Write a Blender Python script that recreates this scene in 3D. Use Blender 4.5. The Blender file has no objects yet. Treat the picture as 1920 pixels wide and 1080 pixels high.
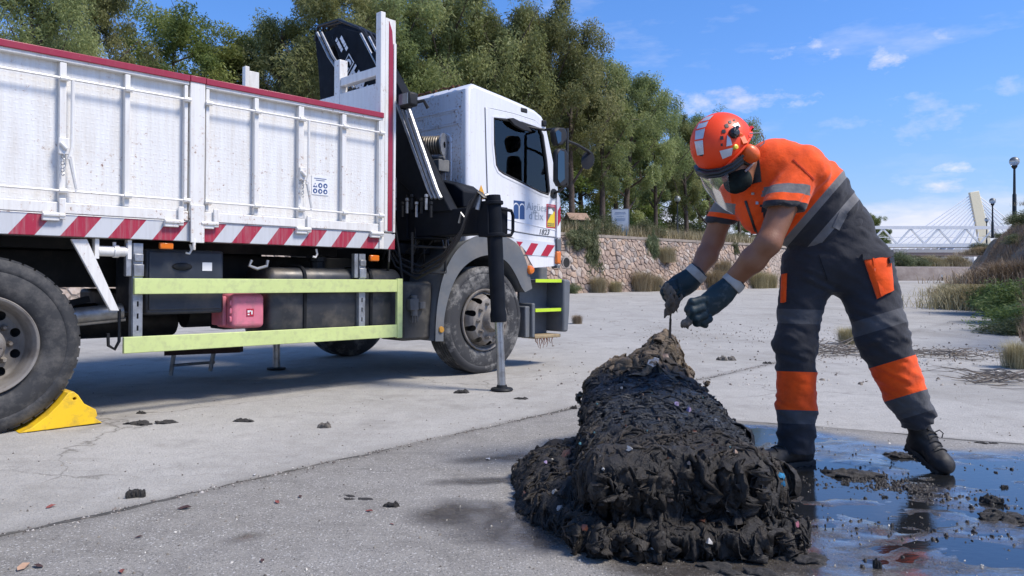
import bpy, bmesh, math, random
import numpy as np
from mathutils import Vector, Matrix
from mathutils.bvhtree import BVHTree
from mathutils.geometry import tessellate_polygon
random.seed(7); rng = np.random.default_rng(7)
R = math.radians
SC = bpy.context.scene
COL = SC.collection
# ------------------------------------------------------------------ camera, light, exposure
EYE, HOR, FPX = 0.94, 515.0, 1440.0
cam_d = bpy.data.cameras.new("camera"); cam = bpy.data.objects.new("camera", cam_d); COL.objects.link(cam)
cam.location = (0, 0, EYE); cam.rotation_euler = (R(90), 0, 0)
cam_d.sensor_width = 36; cam_d.lens = 27; cam_d.shift_y = -(540 - HOR) / 1920
cam_d.clip_start = 0.05; cam_d.clip_end = 9000
SC.camera = cam
SUN_AZ, SUN_EL = math.atan2(0.93, -0.32), R(54)          # azimuth measured from +Y towards +X
wd = bpy.data.worlds.new("World"); SC.world = wd; wd.use_nodes = True
sun_d = bpy.data.lights.new("sun", "SUN"); sun = bpy.data.objects.new("sun", sun_d); COL.objects.link(sun)
sdir = Vector((math.sin(SUN_AZ) * math.cos(SUN_EL), math.cos(SUN_AZ) * math.cos(SUN_EL), math.sin(SUN_EL)))
sun.location = sdir * 60
sun.rotation_euler = sdir.to_track_quat('Z', 'Y').to_euler()
sun_d.energy = 3.1; sun_d.angle = R(14); sun_d.color = (1.0, 0.93, 0.83)
SC.view_settings.view_transform = 'Standard'; SC.view_settings.look = 'None'
SC.view_settings.gamma = 1; SC.view_settings.use_curve_mapping = False
SC.view_settings.exposure = 0.62
SC.cycles.max_bounces = 8; SC.cycles.transparent_max_bounces = 12
SC.cycles.use_denoising = True

def build_world():
    nt = wd.node_tree; N = nt.nodes; L = nt.links; N.clear()
    out = N.new('ShaderNodeOutputWorld'); bg = N.new('ShaderNodeBackground'); bg.inputs[1].default_value = 0.125
    sky = N.new('ShaderNodeTexSky'); sky.sky_type = 'NISHITA'; sky.sun_disc = False
    sky.sun_elevation = SUN_EL; sky.sun_rotation = SUN_AZ
    sky.air_density = 1.0; sky.dust_density = 0.35; sky.ozone_density = 2.2; sky.altitude = 50
    hs = N.new('ShaderNodeHueSaturation'); hs.inputs['Saturation'].default_value = 1.28; hs.inputs['Value'].default_value = 1.0
    L.new(sky.outputs[0], hs.inputs['Color']); SKYMIX = N.new('ShaderNodeMix'); SKYMIX.data_type = 'RGBA'; SKYMIX.blend_type = 'MULTIPLY'; SKYMIX.inputs['Factor'].default_value = 1
    tc = N.new('ShaderNodeTexCoord')
    def math_(op, a, b=None, c=None, clamp=False):
        n = N.new('ShaderNodeMath'); n.operation = op; n.use_clamp = clamp
        for i, v in enumerate((a, b, c)):
            if v is None: continue
            if isinstance(v, (int, float)): n.inputs[i].default_value = v
            else: L.new(v, n.inputs[i])
        return n.outputs[0]
    sep = N.new('ShaderNodeSeparateXYZ'); L.new(tc.outputs['Generated'], sep.inputs[0])
    x, y, z = sep.outputs
    def noise(scale, detail=6, rough=.6, stretch=(1, 1, 1), off=(0, 0, 0)):
        mp = N.new('ShaderNodeMapping'); mp.inputs['Scale'].default_value = stretch; mp.inputs['Location'].default_value = off
        L.new(tc.outputs['Generated'], mp.inputs[0])
        n = N.new('ShaderNodeTexNoise'); n.inputs['Scale'].default_value = scale; n.inputs['Detail'].default_value = detail
        n.inputs['Roughness'].default_value = rough; L.new(mp.outputs[0], n.inputs['Vector']); return n.outputs[0]
    n_fine = noise(26, 7, .62, (1, 1, 2.0)); n_mid = noise(7, 6, .6, (1, 1, 3.4)); n_big = noise(3.2, 5, .55, (1, 1, 5.0), (3.1, 0, 0))
    # low cloud bank all round the horizon
    elev = math_('ARCSINE', z)
    rp = N.new('ShaderNodeValToRGB'); e = rp.color_ramp.elements; e[0].position = 0; e[0].color = (.47, .50, .70, 1); e[1].position = .62; e[1].color = (1.15, 1.06, 1.2, 1); m_ = e.new(.2); m_.color = (.78, .80, 1.02, 1)
    L.new(math_('ABSOLUTE', elev), rp.inputs[0]); L.new(hs.outputs[0], SKYMIX.inputs['A']); L.new(rp.outputs[0], SKYMIX.inputs['B'])
    top = math_('ADD', math_('MULTIPLY', n_mid, .09), math_('MULTIPLY', n_big, .055))
    bank = math_('MULTIPLY', math_('SUBTRACT', math_('ADD', top, .030), elev), 26, None, True)
    bank = math_('MULTIPLY', bank, math_('MULTIPLY_ADD', n_mid, 1.3, .12, True))
    # thin high streaks
    cir = math_('MULTIPLY', math_('SUBTRACT', math_('MULTIPLY', math_('ADD', n_mid, n_big), .5), .53), 4.6, None, True)
    cir = math_('MULTIPLY', cir, math_('MULTIPLY', math_('SUBTRACT', elev, .02), 5, None, True))
    cir = math_('MULTIPLY', cir, .5)
    dens = math_('MAXIMUM', bank, cir)
    # single small cumulus puffs: (azimuth, elevation, half width, half height, strength)
    puffs = []
    for px, py, hw, hh, s in ((1473, 98, 30, 12, .75), (1545, 92, 32, 26, .8), (1672, 112, 36, 24, .95), (1755, 65, 30, 16, .5), (1345, 190, 170, 22, .75),
                              (1890, 160, 30, 14, .4), (1790, 310, 34, 11, .9), (1765, 350, 36, 13, .85), (1700, 336, 30, 11, .35), (1600, 228, 60, 12, .3), (1730, 230, 80, 40, .4)):
        p, q = (px - 960) / FPX, (HOR - py) / FPX
        puffs.append((math.atan(p), math.atan(q * math.cos(math.atan(p))), hw / FPX, hh / FPX, s))
    az = math_('ARCTAN2', x, y)
    for a, e, hw, hh, s in puffs:
        da = math_('DIVIDE', math_('SUBTRACT', az, a), hw * 1.25); de = math_('DIVIDE', math_('SUBTRACT', elev, e), hh * 1.25)
        r2 = math_('ADD', math_('MULTIPLY', da, da), math_('MULTIPLY', de, de))
        m = math_('SUBTRACT', 1.0, r2)
        m = math_('ADD', m, math_('MULTIPLY', math_('SUBTRACT', n_fine, .62), 4.6))
        m = math_('MULTIPLY', m, s * .8, None, True)
        # keep the noise from reaching far outside the puff
        m = math_('MULTIPLY', m, math_('SUBTRACT', 2.2, r2, None, True))
        dens = math_('MAXIMUM', dens, m)
    mix = N.new('ShaderNodeMix'); mix.data_type = 'RGBA'
    L.new(dens, mix.inputs['Factor']); L.new(SKYMIX.outputs['Result'], mix.inputs['A'])
    ccol = N.new('ShaderNodeMix'); ccol.data_type = 'RGBA'
    L.new(n_mid, ccol.inputs['Factor']); ccol.inputs['A'].default_value = (2.9, 3.1, 4.2, 1); ccol.inputs['B'].default_value = (5.6, 5.7, 6.4, 1)
    L.new(ccol.outputs['Result'], mix.inputs['B'])
    L.new(mix.outputs['Result'], bg.inputs[0]); L.new(bg.outputs[0], out.inputs[0])
build_world()

# ------------------------------------------------------------------ picking points: pixel of the photograph -> metres
def W(px, py, d): return Vector(((px - 960) / FPX * d, d, EYE + (HOR - py) / FPX * d))
def G(px, py):
    d = FPX * EYE / (py - HOR); return Vector(((px - 960) / FPX * d, d, 0))
def ray(px, py): return Vector(((px - 960) / FPX, 1, (HOR - py) / FPX)).normalized()
CAMLOC = Vector((0, 0, EYE))

# ------------------------------------------------------------------ numpy noise
def _hash(ix, iy, iz, seed):
    h = (ix.astype(np.int64) * 374761393 + iy.astype(np.int64) * 668265263 + iz.astype(np.int64) * 2147483647 + seed * 974634777) & 0x7fffffff
    h = ((h ^ (h >> 13)) * 1274126177) & 0x7fffffff
    h = ((h ^ (h >> 16)) * 668265263) & 0x7fffffff
    return (h ^ (h >> 15)) / 0x7fffffff
def vnoise(p, seed=0):
    p = np.asarray(p, float); i = np.floor(p).astype(np.int64); f = p - i; f = f * f * (3 - 2 * f)
    r = 0
    for dx in (0, 1):
        wx = f[..., 0] if dx else 1 - f[..., 0]
        for dy in (0, 1):
            wy = f[..., 1] if dy else 1 - f[..., 1]
            for dz in (0, 1):
                wz = f[..., 2] if dz else 1 - f[..., 2]
                r = r + wx * wy * wz * _hash(i[..., 0] + dx, i[..., 1] + dy, i[..., 2] + dz, seed)
    return r * 2 - 1
def fbm(p, octv=4, seed=0, gain=.5):
    p = np.asarray(p, float); a = 1; s = 0
    for o in range(octv):
        s = s + a * vnoise(p * (2 ** o), seed + o * 17); a *= gain
    return s

# ------------------------------------------------------------------ materials
class NT:
    def __init__(s, name):
        s.m = bpy.data.materials.new(name); s.m.use_nodes = True; s.nt = s.m.node_tree; s.N = s.nt.nodes; s.L = s.nt.links
        s.b = s.N['Principled BSDF']; s.tc = s.N.new('ShaderNodeTexCoord'); s.co = s.tc.outputs['Object']
    def set(s, k, v): 
        if isinstance(v, bpy.types.NodeSocket): s.L.new(v, s.b.inputs[k])
        else: s.b.inputs[k].default_value = v
    def math(s, op, a, b=None, c=None, clamp=False):
        n = s.N.new('ShaderNodeMath'); n.operation = op; n.use_clamp = clamp
        for i, v in enumerate((a, b, c)):
            if v is None: continue
            if isinstance(v, (int, float)): n.inputs[i].default_value = v
            else: s.L.new(v, n.inputs[i])
        return n.outputs[0]
    def noise(s, scale, detail=4, rough=.55, stretch=None, vec=None):
        v = vec or s.co
        if stretch:
            mp = s.N.new('ShaderNodeMapping'); mp.inputs['Scale'].default_value = stretch; s.L.new(v, mp.inputs[0]); v = mp.outputs[0]
        n = s.N.new('ShaderNodeTexNoise'); n.inputs['Scale'].default_value = scale; n.inputs['Detail'].default_value = detail
        n.inputs['Roughness'].default_value = rough; s.L.new(v, n.inputs['Vector']); return n.outputs[0]
    def voro(s, scale, feature='F1', stretch=None, out=0):
        v = s.co
        if stretch:
            mp = s.N.new('ShaderNodeMapping'); mp.inputs['Scale'].default_value = stretch; s.L.new(v, mp.inputs[0]); v = mp.outputs[0]
        n = s.N.new('ShaderNodeTexVoronoi'); n.feature = feature; n.inputs['Scale'].default_value = scale; s.L.new(v, n.inputs['Vector']); return n.outputs[out]
    def ramp(s, f, *stops, interp='LINEAR'):
        n = s.N.new('ShaderNodeValToRGB'); n.color_ramp.interpolation = interp; e = n.color_ramp.elements
        while len(e) < len(stops): e.new(.5)
        for k, (p, c) in enumerate(stops):
            e[k].position = p; e[k].color = (c, c, c, 1) if isinstance(c, (int, float)) else (*c[:3], 1)
        s.L.new(f, n.inputs[0]); return n.outputs[0]
    def mix(s, f, a, b, blend='MIX'):
        n = s.N.new('ShaderNodeMix'); n.data_type = 'RGBA'; n.blend_type = blend
        for k, v in (('Factor', f), ('A', a), ('B', b)):
            if isinstance(v, bpy.types.NodeSocket): s.L.new(v, n.inputs[k])
            elif k == 'Factor': n.inputs[k].default_value = v
            else: n.inputs[k].default_value = (*v[:3], 1)
        return n.outputs['Result']
    def attr(s, name):
        n = s.N.new('ShaderNodeAttribute'); n.attribute_name = name; return n
    def sep(s, v=None):
        n = s.N.new('ShaderNodeSeparateXYZ'); s.L.new(v or s.co, n.inputs[0]); return n.outputs
    def bump(s, h, strength=.3, dist=.01, prev=None):
        n = s.N.new('ShaderNodeBump'); n.inputs['Strength'].default_value = strength; n.inputs['Distance'].default_value = dist
        s.L.new(h, n.inputs['Height']); 
        if prev is not None: s.L.new(prev, n.inputs['Normal'])
        s.L.new(n.outputs[0], s.b.inputs['Normal']); return n.outputs[0]

def mat(name, col, rough=.5, metal=0., var=.18, vs=6, bump=0., bs=60, bd=.004, spec=.5, dirt=None, ds=3., damt=.5, coat=0.):
    t = NT(name); n = t.noise(vs, 5, .6)
    c = t.mix(t.ramp(n, (.3, 0.), (.7, 1.)), tuple(x * (1 - var) for x in col), tuple(min(1, x * (1 + var)) for x in col))
    if dirt:
        d = t.ramp(t.noise(ds, 6, .65), (.48, 0.), (.66, damt)); c = t.mix(d, c, dirt)
    t.set('Base Color', c); t.set('Metallic', metal); t.set('Specular IOR Level', spec)
    t.set('Roughness', t.ramp(t.noise(vs * 2.3, 4), (.3, max(.02, rough - .08)), (.7, min(1, rough + .1))))
    if coat: t.set('Coat Weight', coat); t.set('Coat Roughness', .12)
    if bump: t.bump(t.noise(bs, 4, .6), bump, bd)
    return t.m

def painted(name, col, rough=.38, rust=.67, grime=(.34, .29, .23), gamt=.45, coat=.15, chip=(.12, .045, .02)):
    """old vehicle paint: streaky grime, and rust chips where two noises meet"""
    t = NT(name)
    a = t.noise(2.2, 6, .65); b = t.noise(38, 5, .7); st = t.noise(5, 6, .7, (6, 6, .5))
    c = t.mix(t.ramp(st, (.42, 0.), (.75, gamt)), col, tuple(x * .5 + y * .5 for x, y in zip(col, grime)))
    chips = t.math('MULTIPLY', t.ramp(b, (rust - .02, 0.), (rust + .02, 1.)), t.ramp(a, (.46, 0.), (.56, 1.)))
    halo = t.math('MULTIPLY', t.ramp(b, (rust - .12, 0.), (rust, .55)), t.ramp(a, (.46, 0.), (.56, 1.)))
    c = t.mix(halo, c, (.45, .27, .15)); c = t.mix(chips, c, chip)
    t.set('Base Color', c); t.set('Roughness', t.math('MULTIPLY_ADD', chips, .4, rough))
    t.set('Coat Weight', coat); t.set('Coat Roughness', .2)
    t.bump(t.math('MULTIPLY', chips, -1.0), .4, .002); return t

# ------------------------------------------------------------------ mesh builder
class MB:
    def __init__(s): s.v = []; s.f = []; s.mi = []; s.cur = 0
    def add(s, vs, fs):
        o = len(s.v); s.v += [tuple(p) for p in vs]; s.f += [tuple(i + o for i in f) for f in fs]; s.mi += [s.cur] * len(fs); return s
    def box(s, lo, hi, M=None):
        (a, b, c), (d, e, f) = lo, hi
        vs = [Vector(p) for p in ((a, b, c), (d, b, c), (d, e, c), (a, e, c), (a, b, f), (d, b, f), (d, e, f), (a, e, f))]
        if M: vs = [M @ p for p in vs]
        return s.add(vs, [(0, 3, 2, 1), (4, 5, 6, 7), (0, 1, 5, 4), (1, 2, 6, 5), (2, 3, 7, 6), (3, 0, 4, 7)])
    def bar(s, p, q, w, h, up=(0, 0, 1)):
        """rectangular bar from p to q"""
        p, q = Vector(p), Vector(q); d = (q - p).normalized(); u = Vector(up); x = d.cross(u)
        if x.length < 1e-4: x = d.cross(Vector((1, 0, 0)))
        x.normalize(); u = x.cross(d)
        x *= w / 2; u *= h / 2
        vs = [p - x - u, p + x - u, p + x + u, p - x + u, q - x - u, q + x - u, q + x + u, q - x + u]
        return s.add(vs, [(0, 1, 2, 3), (7, 6, 5, 4), (0, 4, 5, 1), (1, 5, 6, 2), (2, 6, 7, 3), (3, 7, 4, 0)])
    def tube(s, pts, r, n=10, cap=True, closed=False):
        pts = [Vector(p) for p in pts]; m = len(pts); rs = r if isinstance(r, (list, tuple)) else [r] * m
        vs = []; prev = None
        for i, p in enumerate(pts):
            if closed: d = pts[(i + 1) % m] - pts[i - 1]
            else: d = pts[min(i + 1, m - 1)] - pts[max(i - 1, 0)]
            d.normalize()
            if prev is None:
                u = d.orthogonal().normalized()
            else:
                u = prev - d * prev.dot(d)
                u = u.normalized() if u.length > 1e-6 else d.orthogonal().normalized()
            prev = u; w = d.cross(u)
            for k in range(n):
                a = 2 * math.pi * k / n; vs.append(p + (u * math.cos(a) + w * math.sin(a)) * rs[i])
        fs = []
        for i in range(m if closed else m - 1):
            j = (i + 1) % m
            for k in range(n): fs.append((i * n + k, i * n + (k + 1) % n, j * n + (k + 1) % n, j * n + k))
        if cap and not closed: fs += [tuple(range(n - 1, -1, -1)), tuple((m - 1) * n + k for k in range(n))]
        return s.add(vs, fs)
    def lathe(s, prof, n=32, M=None, ang=(0, 2 * math.pi)):
        """profile of (radius, height) turned about local z"""
        full = abs(ang[1] - ang[0] - 2 * math.pi) < 1e-6; k = n if full else n + 1; vs = []
        for r, h in prof:
            for i in range(k):
                a = ang[0] + (ang[1] - ang[0]) * i / n; p = Vector((r * math.cos(a), r * math.sin(a), h)); vs.append(M @ p if M else p)
        fs = []
        for j in range(len(prof) - 1):
            for i in range(n if full else n):
                i2 = (i + 1) % k if full else i + 1
                fs.append((j * k + i, j * k + i2, (j + 1) * k + i2, (j + 1) * k + i))
        return s.add(vs, fs)
    def prism(s, poly, fn, t0, t1, holes=()):
        """flat polygon (2D) with holes; fn(a, b, t) -> point; thickness from t0 to t1"""
        loops = [list(poly)] + [list(h) for h in holes]
        flat = [p for l in loops for p in l]
        tri = tessellate_polygon([[Vector((a, b, 0)) for a, b in l] for l in loops])
        n = len(flat); vs = [fn(a, b, t0) for a, b in flat] + [fn(a, b, t1) for a, b in flat]
        fs = [tuple(t) for t in tri] + [tuple(i + n for i in reversed(t)) for t in tri]
        o = 0
        for l in loops:
            k = len(l)
            for i in range(k): fs.append((o + i, o + (i + 1) % k, n + o + (i + 1) % k, n + o + i))
            o += k
        return s.add(vs, fs)
    def build(s, name, mats, parent=None, smooth=35, bevel=0, loc=None, seg=2):
        me = bpy.data.meshes.new(name); me.from_pydata(s.v, [], s.f)
        mats = mats if isinstance(mats, (list, tuple)) else [mats]
        for m in mats: me.materials.append(m)
        if len(mats) > 1: me.polygons.foreach_set('material_index', s.mi)
        bm = bmesh.new(); bm.from_mesh(me); bmesh.ops.recalc_face_normals(bm, faces=bm.faces); bm.to_mesh(me); bm.free()
        if smooth: me.shade_smooth(); me.set_sharp_from_angle(angle=R(smooth))
        o = link(name, me, parent)
        if loc is not None: o.location = loc
        if bevel:
            b = o.modifiers.new('bevel', 'BEVEL'); b.width = bevel; b.segments = seg; b.limit_method = 'ANGLE'; b.angle_limit = R(40)
        return o

def link(name, me, parent=None):
    o = bpy.data.objects.new(name, me); COL.objects.link(o)
    if parent is not None: o.parent = parent
    return o
def tag(o, label=None, cat=None, group=None, kind=None):
    for k, v in (('label', label), ('category', cat), ('group', group), ('kind', kind)):
        if v: o[k] = v
    return o
def thing(name, label, cat, loc=(0, 0, 0), rz=0, group=None):
    o = bpy.data.objects.new(name, None); COL.objects.link(o); o.location = loc; o.rotation_euler = (0, 0, rz); o.empty_display_size = .2
    return tag(o, label, cat, group)
def dup(o, parent=None):
    c = o.copy(); COL.objects.link(c)
    if parent is not None: c.parent = parent
    for ch in list(o.children): dup(ch, c)
    return c
def npmesh(name, v, f, mat_, parent=None, smooth=True, attrs=None):
    """fast mesh from numpy arrays; f is an (n,k) array"""
    me = bpy.data.meshes.new(name); v = np.asarray(v, np.float32); f = np.asarray(f, np.int32)
    me.vertices.add(len(v)); me.vertices.foreach_set('co', v.ravel())
    k = f.shape[1]; me.loops.add(f.size); me.loops.foreach_set('vertex_index', f.ravel())
    me.polygons.add(len(f)); me.polygons.foreach_set('loop_start', np.arange(0, f.size, k, dtype=np.int32)); 
    me.update(calc_edges=True)
    for m in (mat_ if isinstance(mat_, (list, tuple)) else [mat_]): me.materials.append(m)
    if attrs:
        for a, arr in attrs.items():
            arr = np.asarray(arr, np.float32)
            if arr.ndim == 1: at = me.attributes.new(a, 'FLOAT', 'POINT'); at.data.foreach_set('value', arr)
            else: at = me.attributes.new(a, 'FLOAT_VECTOR', 'POINT'); at.data.foreach_set('vector', arr[:, :3].ravel())
    if smooth: me.shade_smooth()
    me.validate()
    return link(name, me, parent)

# ------------------------------------------------------------------ distance-field modelling (bodies, bundle, rags)
def cone(a, b, ra, rb, wdir=None, flat=1.0):
    """rounded cone a->b; with wdir the radius across wdir is r and the other one r*flat"""
    a, b = np.array(a, float), np.array(b, float); ab = b - a; L2 = max(ab @ ab, 1e-9)
    ax = ab / math.sqrt(L2)
    if wdir is not None:
        w = np.array(wdir, float); w = w - ax * (w @ ax); w /= np.linalg.norm(w); dd = np.cross(ax, w)
    def fn(p):
        q = p - a; t = np.clip(q @ ab / L2, 0, 1); r = ra + (rb - ra) * t; o = q - t[..., None] * ab
        if wdir is None: return np.linalg.norm(o, axis=-1) - r
        x, y, z = o @ w, (o @ dd) / flat, (o @ ax)
        return (np.sqrt(x * x + y * y + z * z) - r) * min(1, flat)
    return fn
def ellip(c, rad, axes=None):
    c = np.array(c, float); rad = np.array(rad, float); A = np.eye(3) if axes is None else np.array(axes, float)
    def fn(p):
        q = (p - c) @ A.T; k = np.linalg.norm(q / rad, axis=-1); k2 = np.linalg.norm(q / rad ** 2, axis=-1) + 1e-9
        return k * (k - 1) / k2
    return fn
def smin(ds, k):
    d = ds[0]
    for e in ds[1:]:
        h = np.clip(.5 + .5 * (e - d) / k, 0, 1); d = e * (1 - h) + d * h - k * h * (1 - h)
    return d
def surface(fn, lo, hi, h):
    """naive surface nets of fn<0; returns vertices, quads"""
    lo = np.array(lo, float); n = np.ceil((np.array(hi) - lo) / h).astype(int) + 1
    g = np.stack(np.meshgrid(*[lo[i] + h * np.arange(n[i]) for i in range(3)], indexing='ij'), -1)
    D = np.concatenate([fn(g[i:i + 8].reshape(-1, 3)).reshape(g[i:i + 8].shape[:3]) for i in range(0, n[0], 8)], 0)
    I = D < 0
    cs = [(i, j, k) for i in (0, 1) for j in (0, 1) for k in (0, 1)]
    def corner(c): return D[c[0]:n[0] - 1 + c[0], c[1]:n[1] - 1 + c[1], c[2]:n[2] - 1 + c[2]]
    C = [corner(c) for c in cs]; S = [c < 0 for c in C]; cnt = sum(s.astype(int) for s in S); act = (cnt > 0) & (cnt < 8)
    idx = -np.ones(act.shape, int); ii = np.argwhere(act); idx[act] = np.arange(len(ii))
    acc = np.zeros((len(ii), 3)); num = np.zeros(len(ii)); V = np.stack([c[act] for c in C], -1)
    for a in range(8):
        for b in range(a + 1, 8):
            ca, cb = np.array(cs[a]), np.array(cs[b])
            if abs(ca - cb).sum() != 1: continue
            x = (V[:, a] < 0) != (V[:, b] < 0); t = np.where(x, V[:, a] / np.where(x, V[:, a] - V[:, b], 1), 0)
            acc += np.where(x[:, None], ca + t[:, None] * (cb - ca), 0); num += x
    v = lo + h * (ii + acc / num[:, None])
    quads = []
    for ax in range(3):
        o1, o2 = [(1, 2), (2, 0), (0, 1)][ax]
        sl0 = [slice(1, n[i] - 1) for i in range(3)]; sl0[ax] = slice(0, n[ax] - 1); sl1 = list(sl0); sl1[ax] = slice(1, n[ax])
        A, B = I[tuple(sl0)], I[tuple(sl1)]; e = np.argwhere(A != B)
        if not len(e): continue
        s = A[tuple(e.T)]; base = e.copy()
        for i in range(3):
            if i != ax: base[:, i] += 1
        def cell(d1, d2):
            c = base.copy(); c[:, o1] -= d1; c[:, o2] -= d2; return idx[tuple(c.T)]
        q = np.stack([cell(1, 1), cell(0, 1), cell(0, 0), cell(1, 0)], -1)
        q[~s] = q[~s][:, ::-1]; quads.append(q)
    return v, np.concatenate(quads)
def bvh_of(v, f): return BVHTree.FromPolygons([tuple(p) for p in v], [tuple(q) for q in f])
def px_of(v):
    v = np.asarray(v); return 960 + FPX * v[:, 0] / v[:, 1], HOR - FPX * (v[:, 2] - EYE) / v[:, 1]
def text_mesh(body, size, depth=.001, bold=0, align='LEFT', spacing=1.0, shear=0):
    cu = bpy.data.curves.new('text', 'FONT'); cu.body = body; cu.size = size; cu.extrude = depth; cu.offset = bold; cu.align_x = align
    cu.space_character = spacing; cu.shear = shear
    o = bpy.data.objects.new('text', cu); COL.objects.link(o); dg = bpy.context.evaluated_depsgraph_get(); dg.update()
    me = bpy.data.meshes.new_from_object(o.evaluated_get(dg)); bpy.data.objects.remove(o); bpy.data.curves.remove(cu); return me
def text_obj(name, body, size, m, parent, loc, rot=(R(90), 0, 0), **kw):
    me = text_mesh(body, size, **kw); me.materials.clear(); me.materials.append(m)
    o = link(name, me, parent); o.location = loc; o.rotation_euler = rot; return o
# ================================================================== GROUND
L1p, L1d = np.array((.43, 5.41)), np.array((.65, .76))          # long slab joint beside the truck
L2p, L2d = np.array((1.52, 4.90)), np.array((.896, -.444))      # cross joint behind the worker
def slab_sd(x, y):
    a = (x - L1p[0]) * .76 - (y - L1p[1]) * .65
    b = -((x - L2p[0]) * .444 + (y - L2p[1]) * .896)
    return np.minimum(a, b)
def blob(x, y, cx, cy, rx, ry, rot=0):
    c, s = math.cos(rot), math.sin(rot); u = ((x - cx) * c + (y - cy) * s) / rx; v = (-(x - cx) * s + (y - cy) * c) / ry
    return np.clip(1 - np.sqrt(u * u + v * v), 0, 1)
def wetness(x, y):
    p = np.stack([x * 2.1, y * 2.1, 0 * x], -1); n = fbm(p, 4, 5)
    r = 2.0 * blob(x, y, 2.0, 3.25, 1.95, 1.55) 
    r = np.maximum(r, 1.3 * blob(x, y, 1.5, 4.55, .6, .5))
    r = np.maximum(r, 1.7 * blob(x, y, .75, 2.9, .95, .75))
    r = np.maximum(r, 1.2 * blob(x, y, .15, 2.85, .55, .4))
    r = np.maximum(r, 1.0 * blob(x, y, -.22, 3.02, .36, .26, .5))
    r = np.maximum(r, .9 * blob(x, y, .0, 3.95, .5, .14, .2))
    r = np.maximum(r, .8 * blob(x, y, -.05, 3.5, .4, .1, .1))
    r = np.maximum(r, .75 * blob(x, y, -.95, 2.75, .16, .09, .7))
    r = np.where(r > 0, r + .30 * n, r)
    b = -((x - L2p[0]) * .444 + (y - L2p[1]) * .896)
    return np.clip(r, 0, 1) * np.clip((b + .10 * n - .02) / .34, 0, 1) ** .8
def ground_h(x, y):
    p = np.stack([x, y, 0 * x], -1)
    basin = np.clip(1.7 * blob(x, y, 2.05, 3.2, 1.6, 1.1), 0, 1)
    basin = np.maximum(basin, np.clip(2.2 * blob(x, y, 1.5, 4.5, .55, .35), 0, 1))
    near = np.clip((9 - np.abs(y)) / 3, 0, 1)
    rough = (.0022 * fbm(p * 5, 3, 3) + .0012 * vnoise(p * 23, 9)) * near
    rough = rough + basin * (.0072 * fbm(p * np.array((3.8, 7.5, 1)), 4, 31, .55) + .0034 * fbm(p * np.array((14, 24, 1)), 2, 19))
    b = -((x - L2p[0]) * .444 + (y - L2p[1]) * .896)
    return rough - .0095 * basin * np.clip((b - .02) / .3, 0, 1)
WATER_Z = -.0066
def axis(fine0, fine1, step, grow, lo, hi):
    a = [fine1]; s = step
    while a[-1] < hi: s *= grow; a.append(a[-1] + s)
    b = [fine0]; s = step
    while b[-1] > lo: s *= grow; b.append(b[-1] - s)
    return np.array(sorted(b[1:]) + list(np.arange(fine0, fine1, step)) + a)
gx = axis(-2.2, 3.4, .026, 1.05, -3500, 3500); gy = axis(2.15, 4.9, .022, 1.028, -60, 6000)
GX, GY = np.meshgrid(gx, gy, indexing='ij'); fx, fy = GX.ravel(), GY.ravel()
gz = ground_h(fx, fy); ni, nj = GX.shape
ii = (np.arange(ni - 1)[:, None] * nj + np.arange(nj - 1)[None]).ravel()
gf = np.stack([ii, ii + nj, ii + nj + 1, ii + 1], -1)

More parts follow.
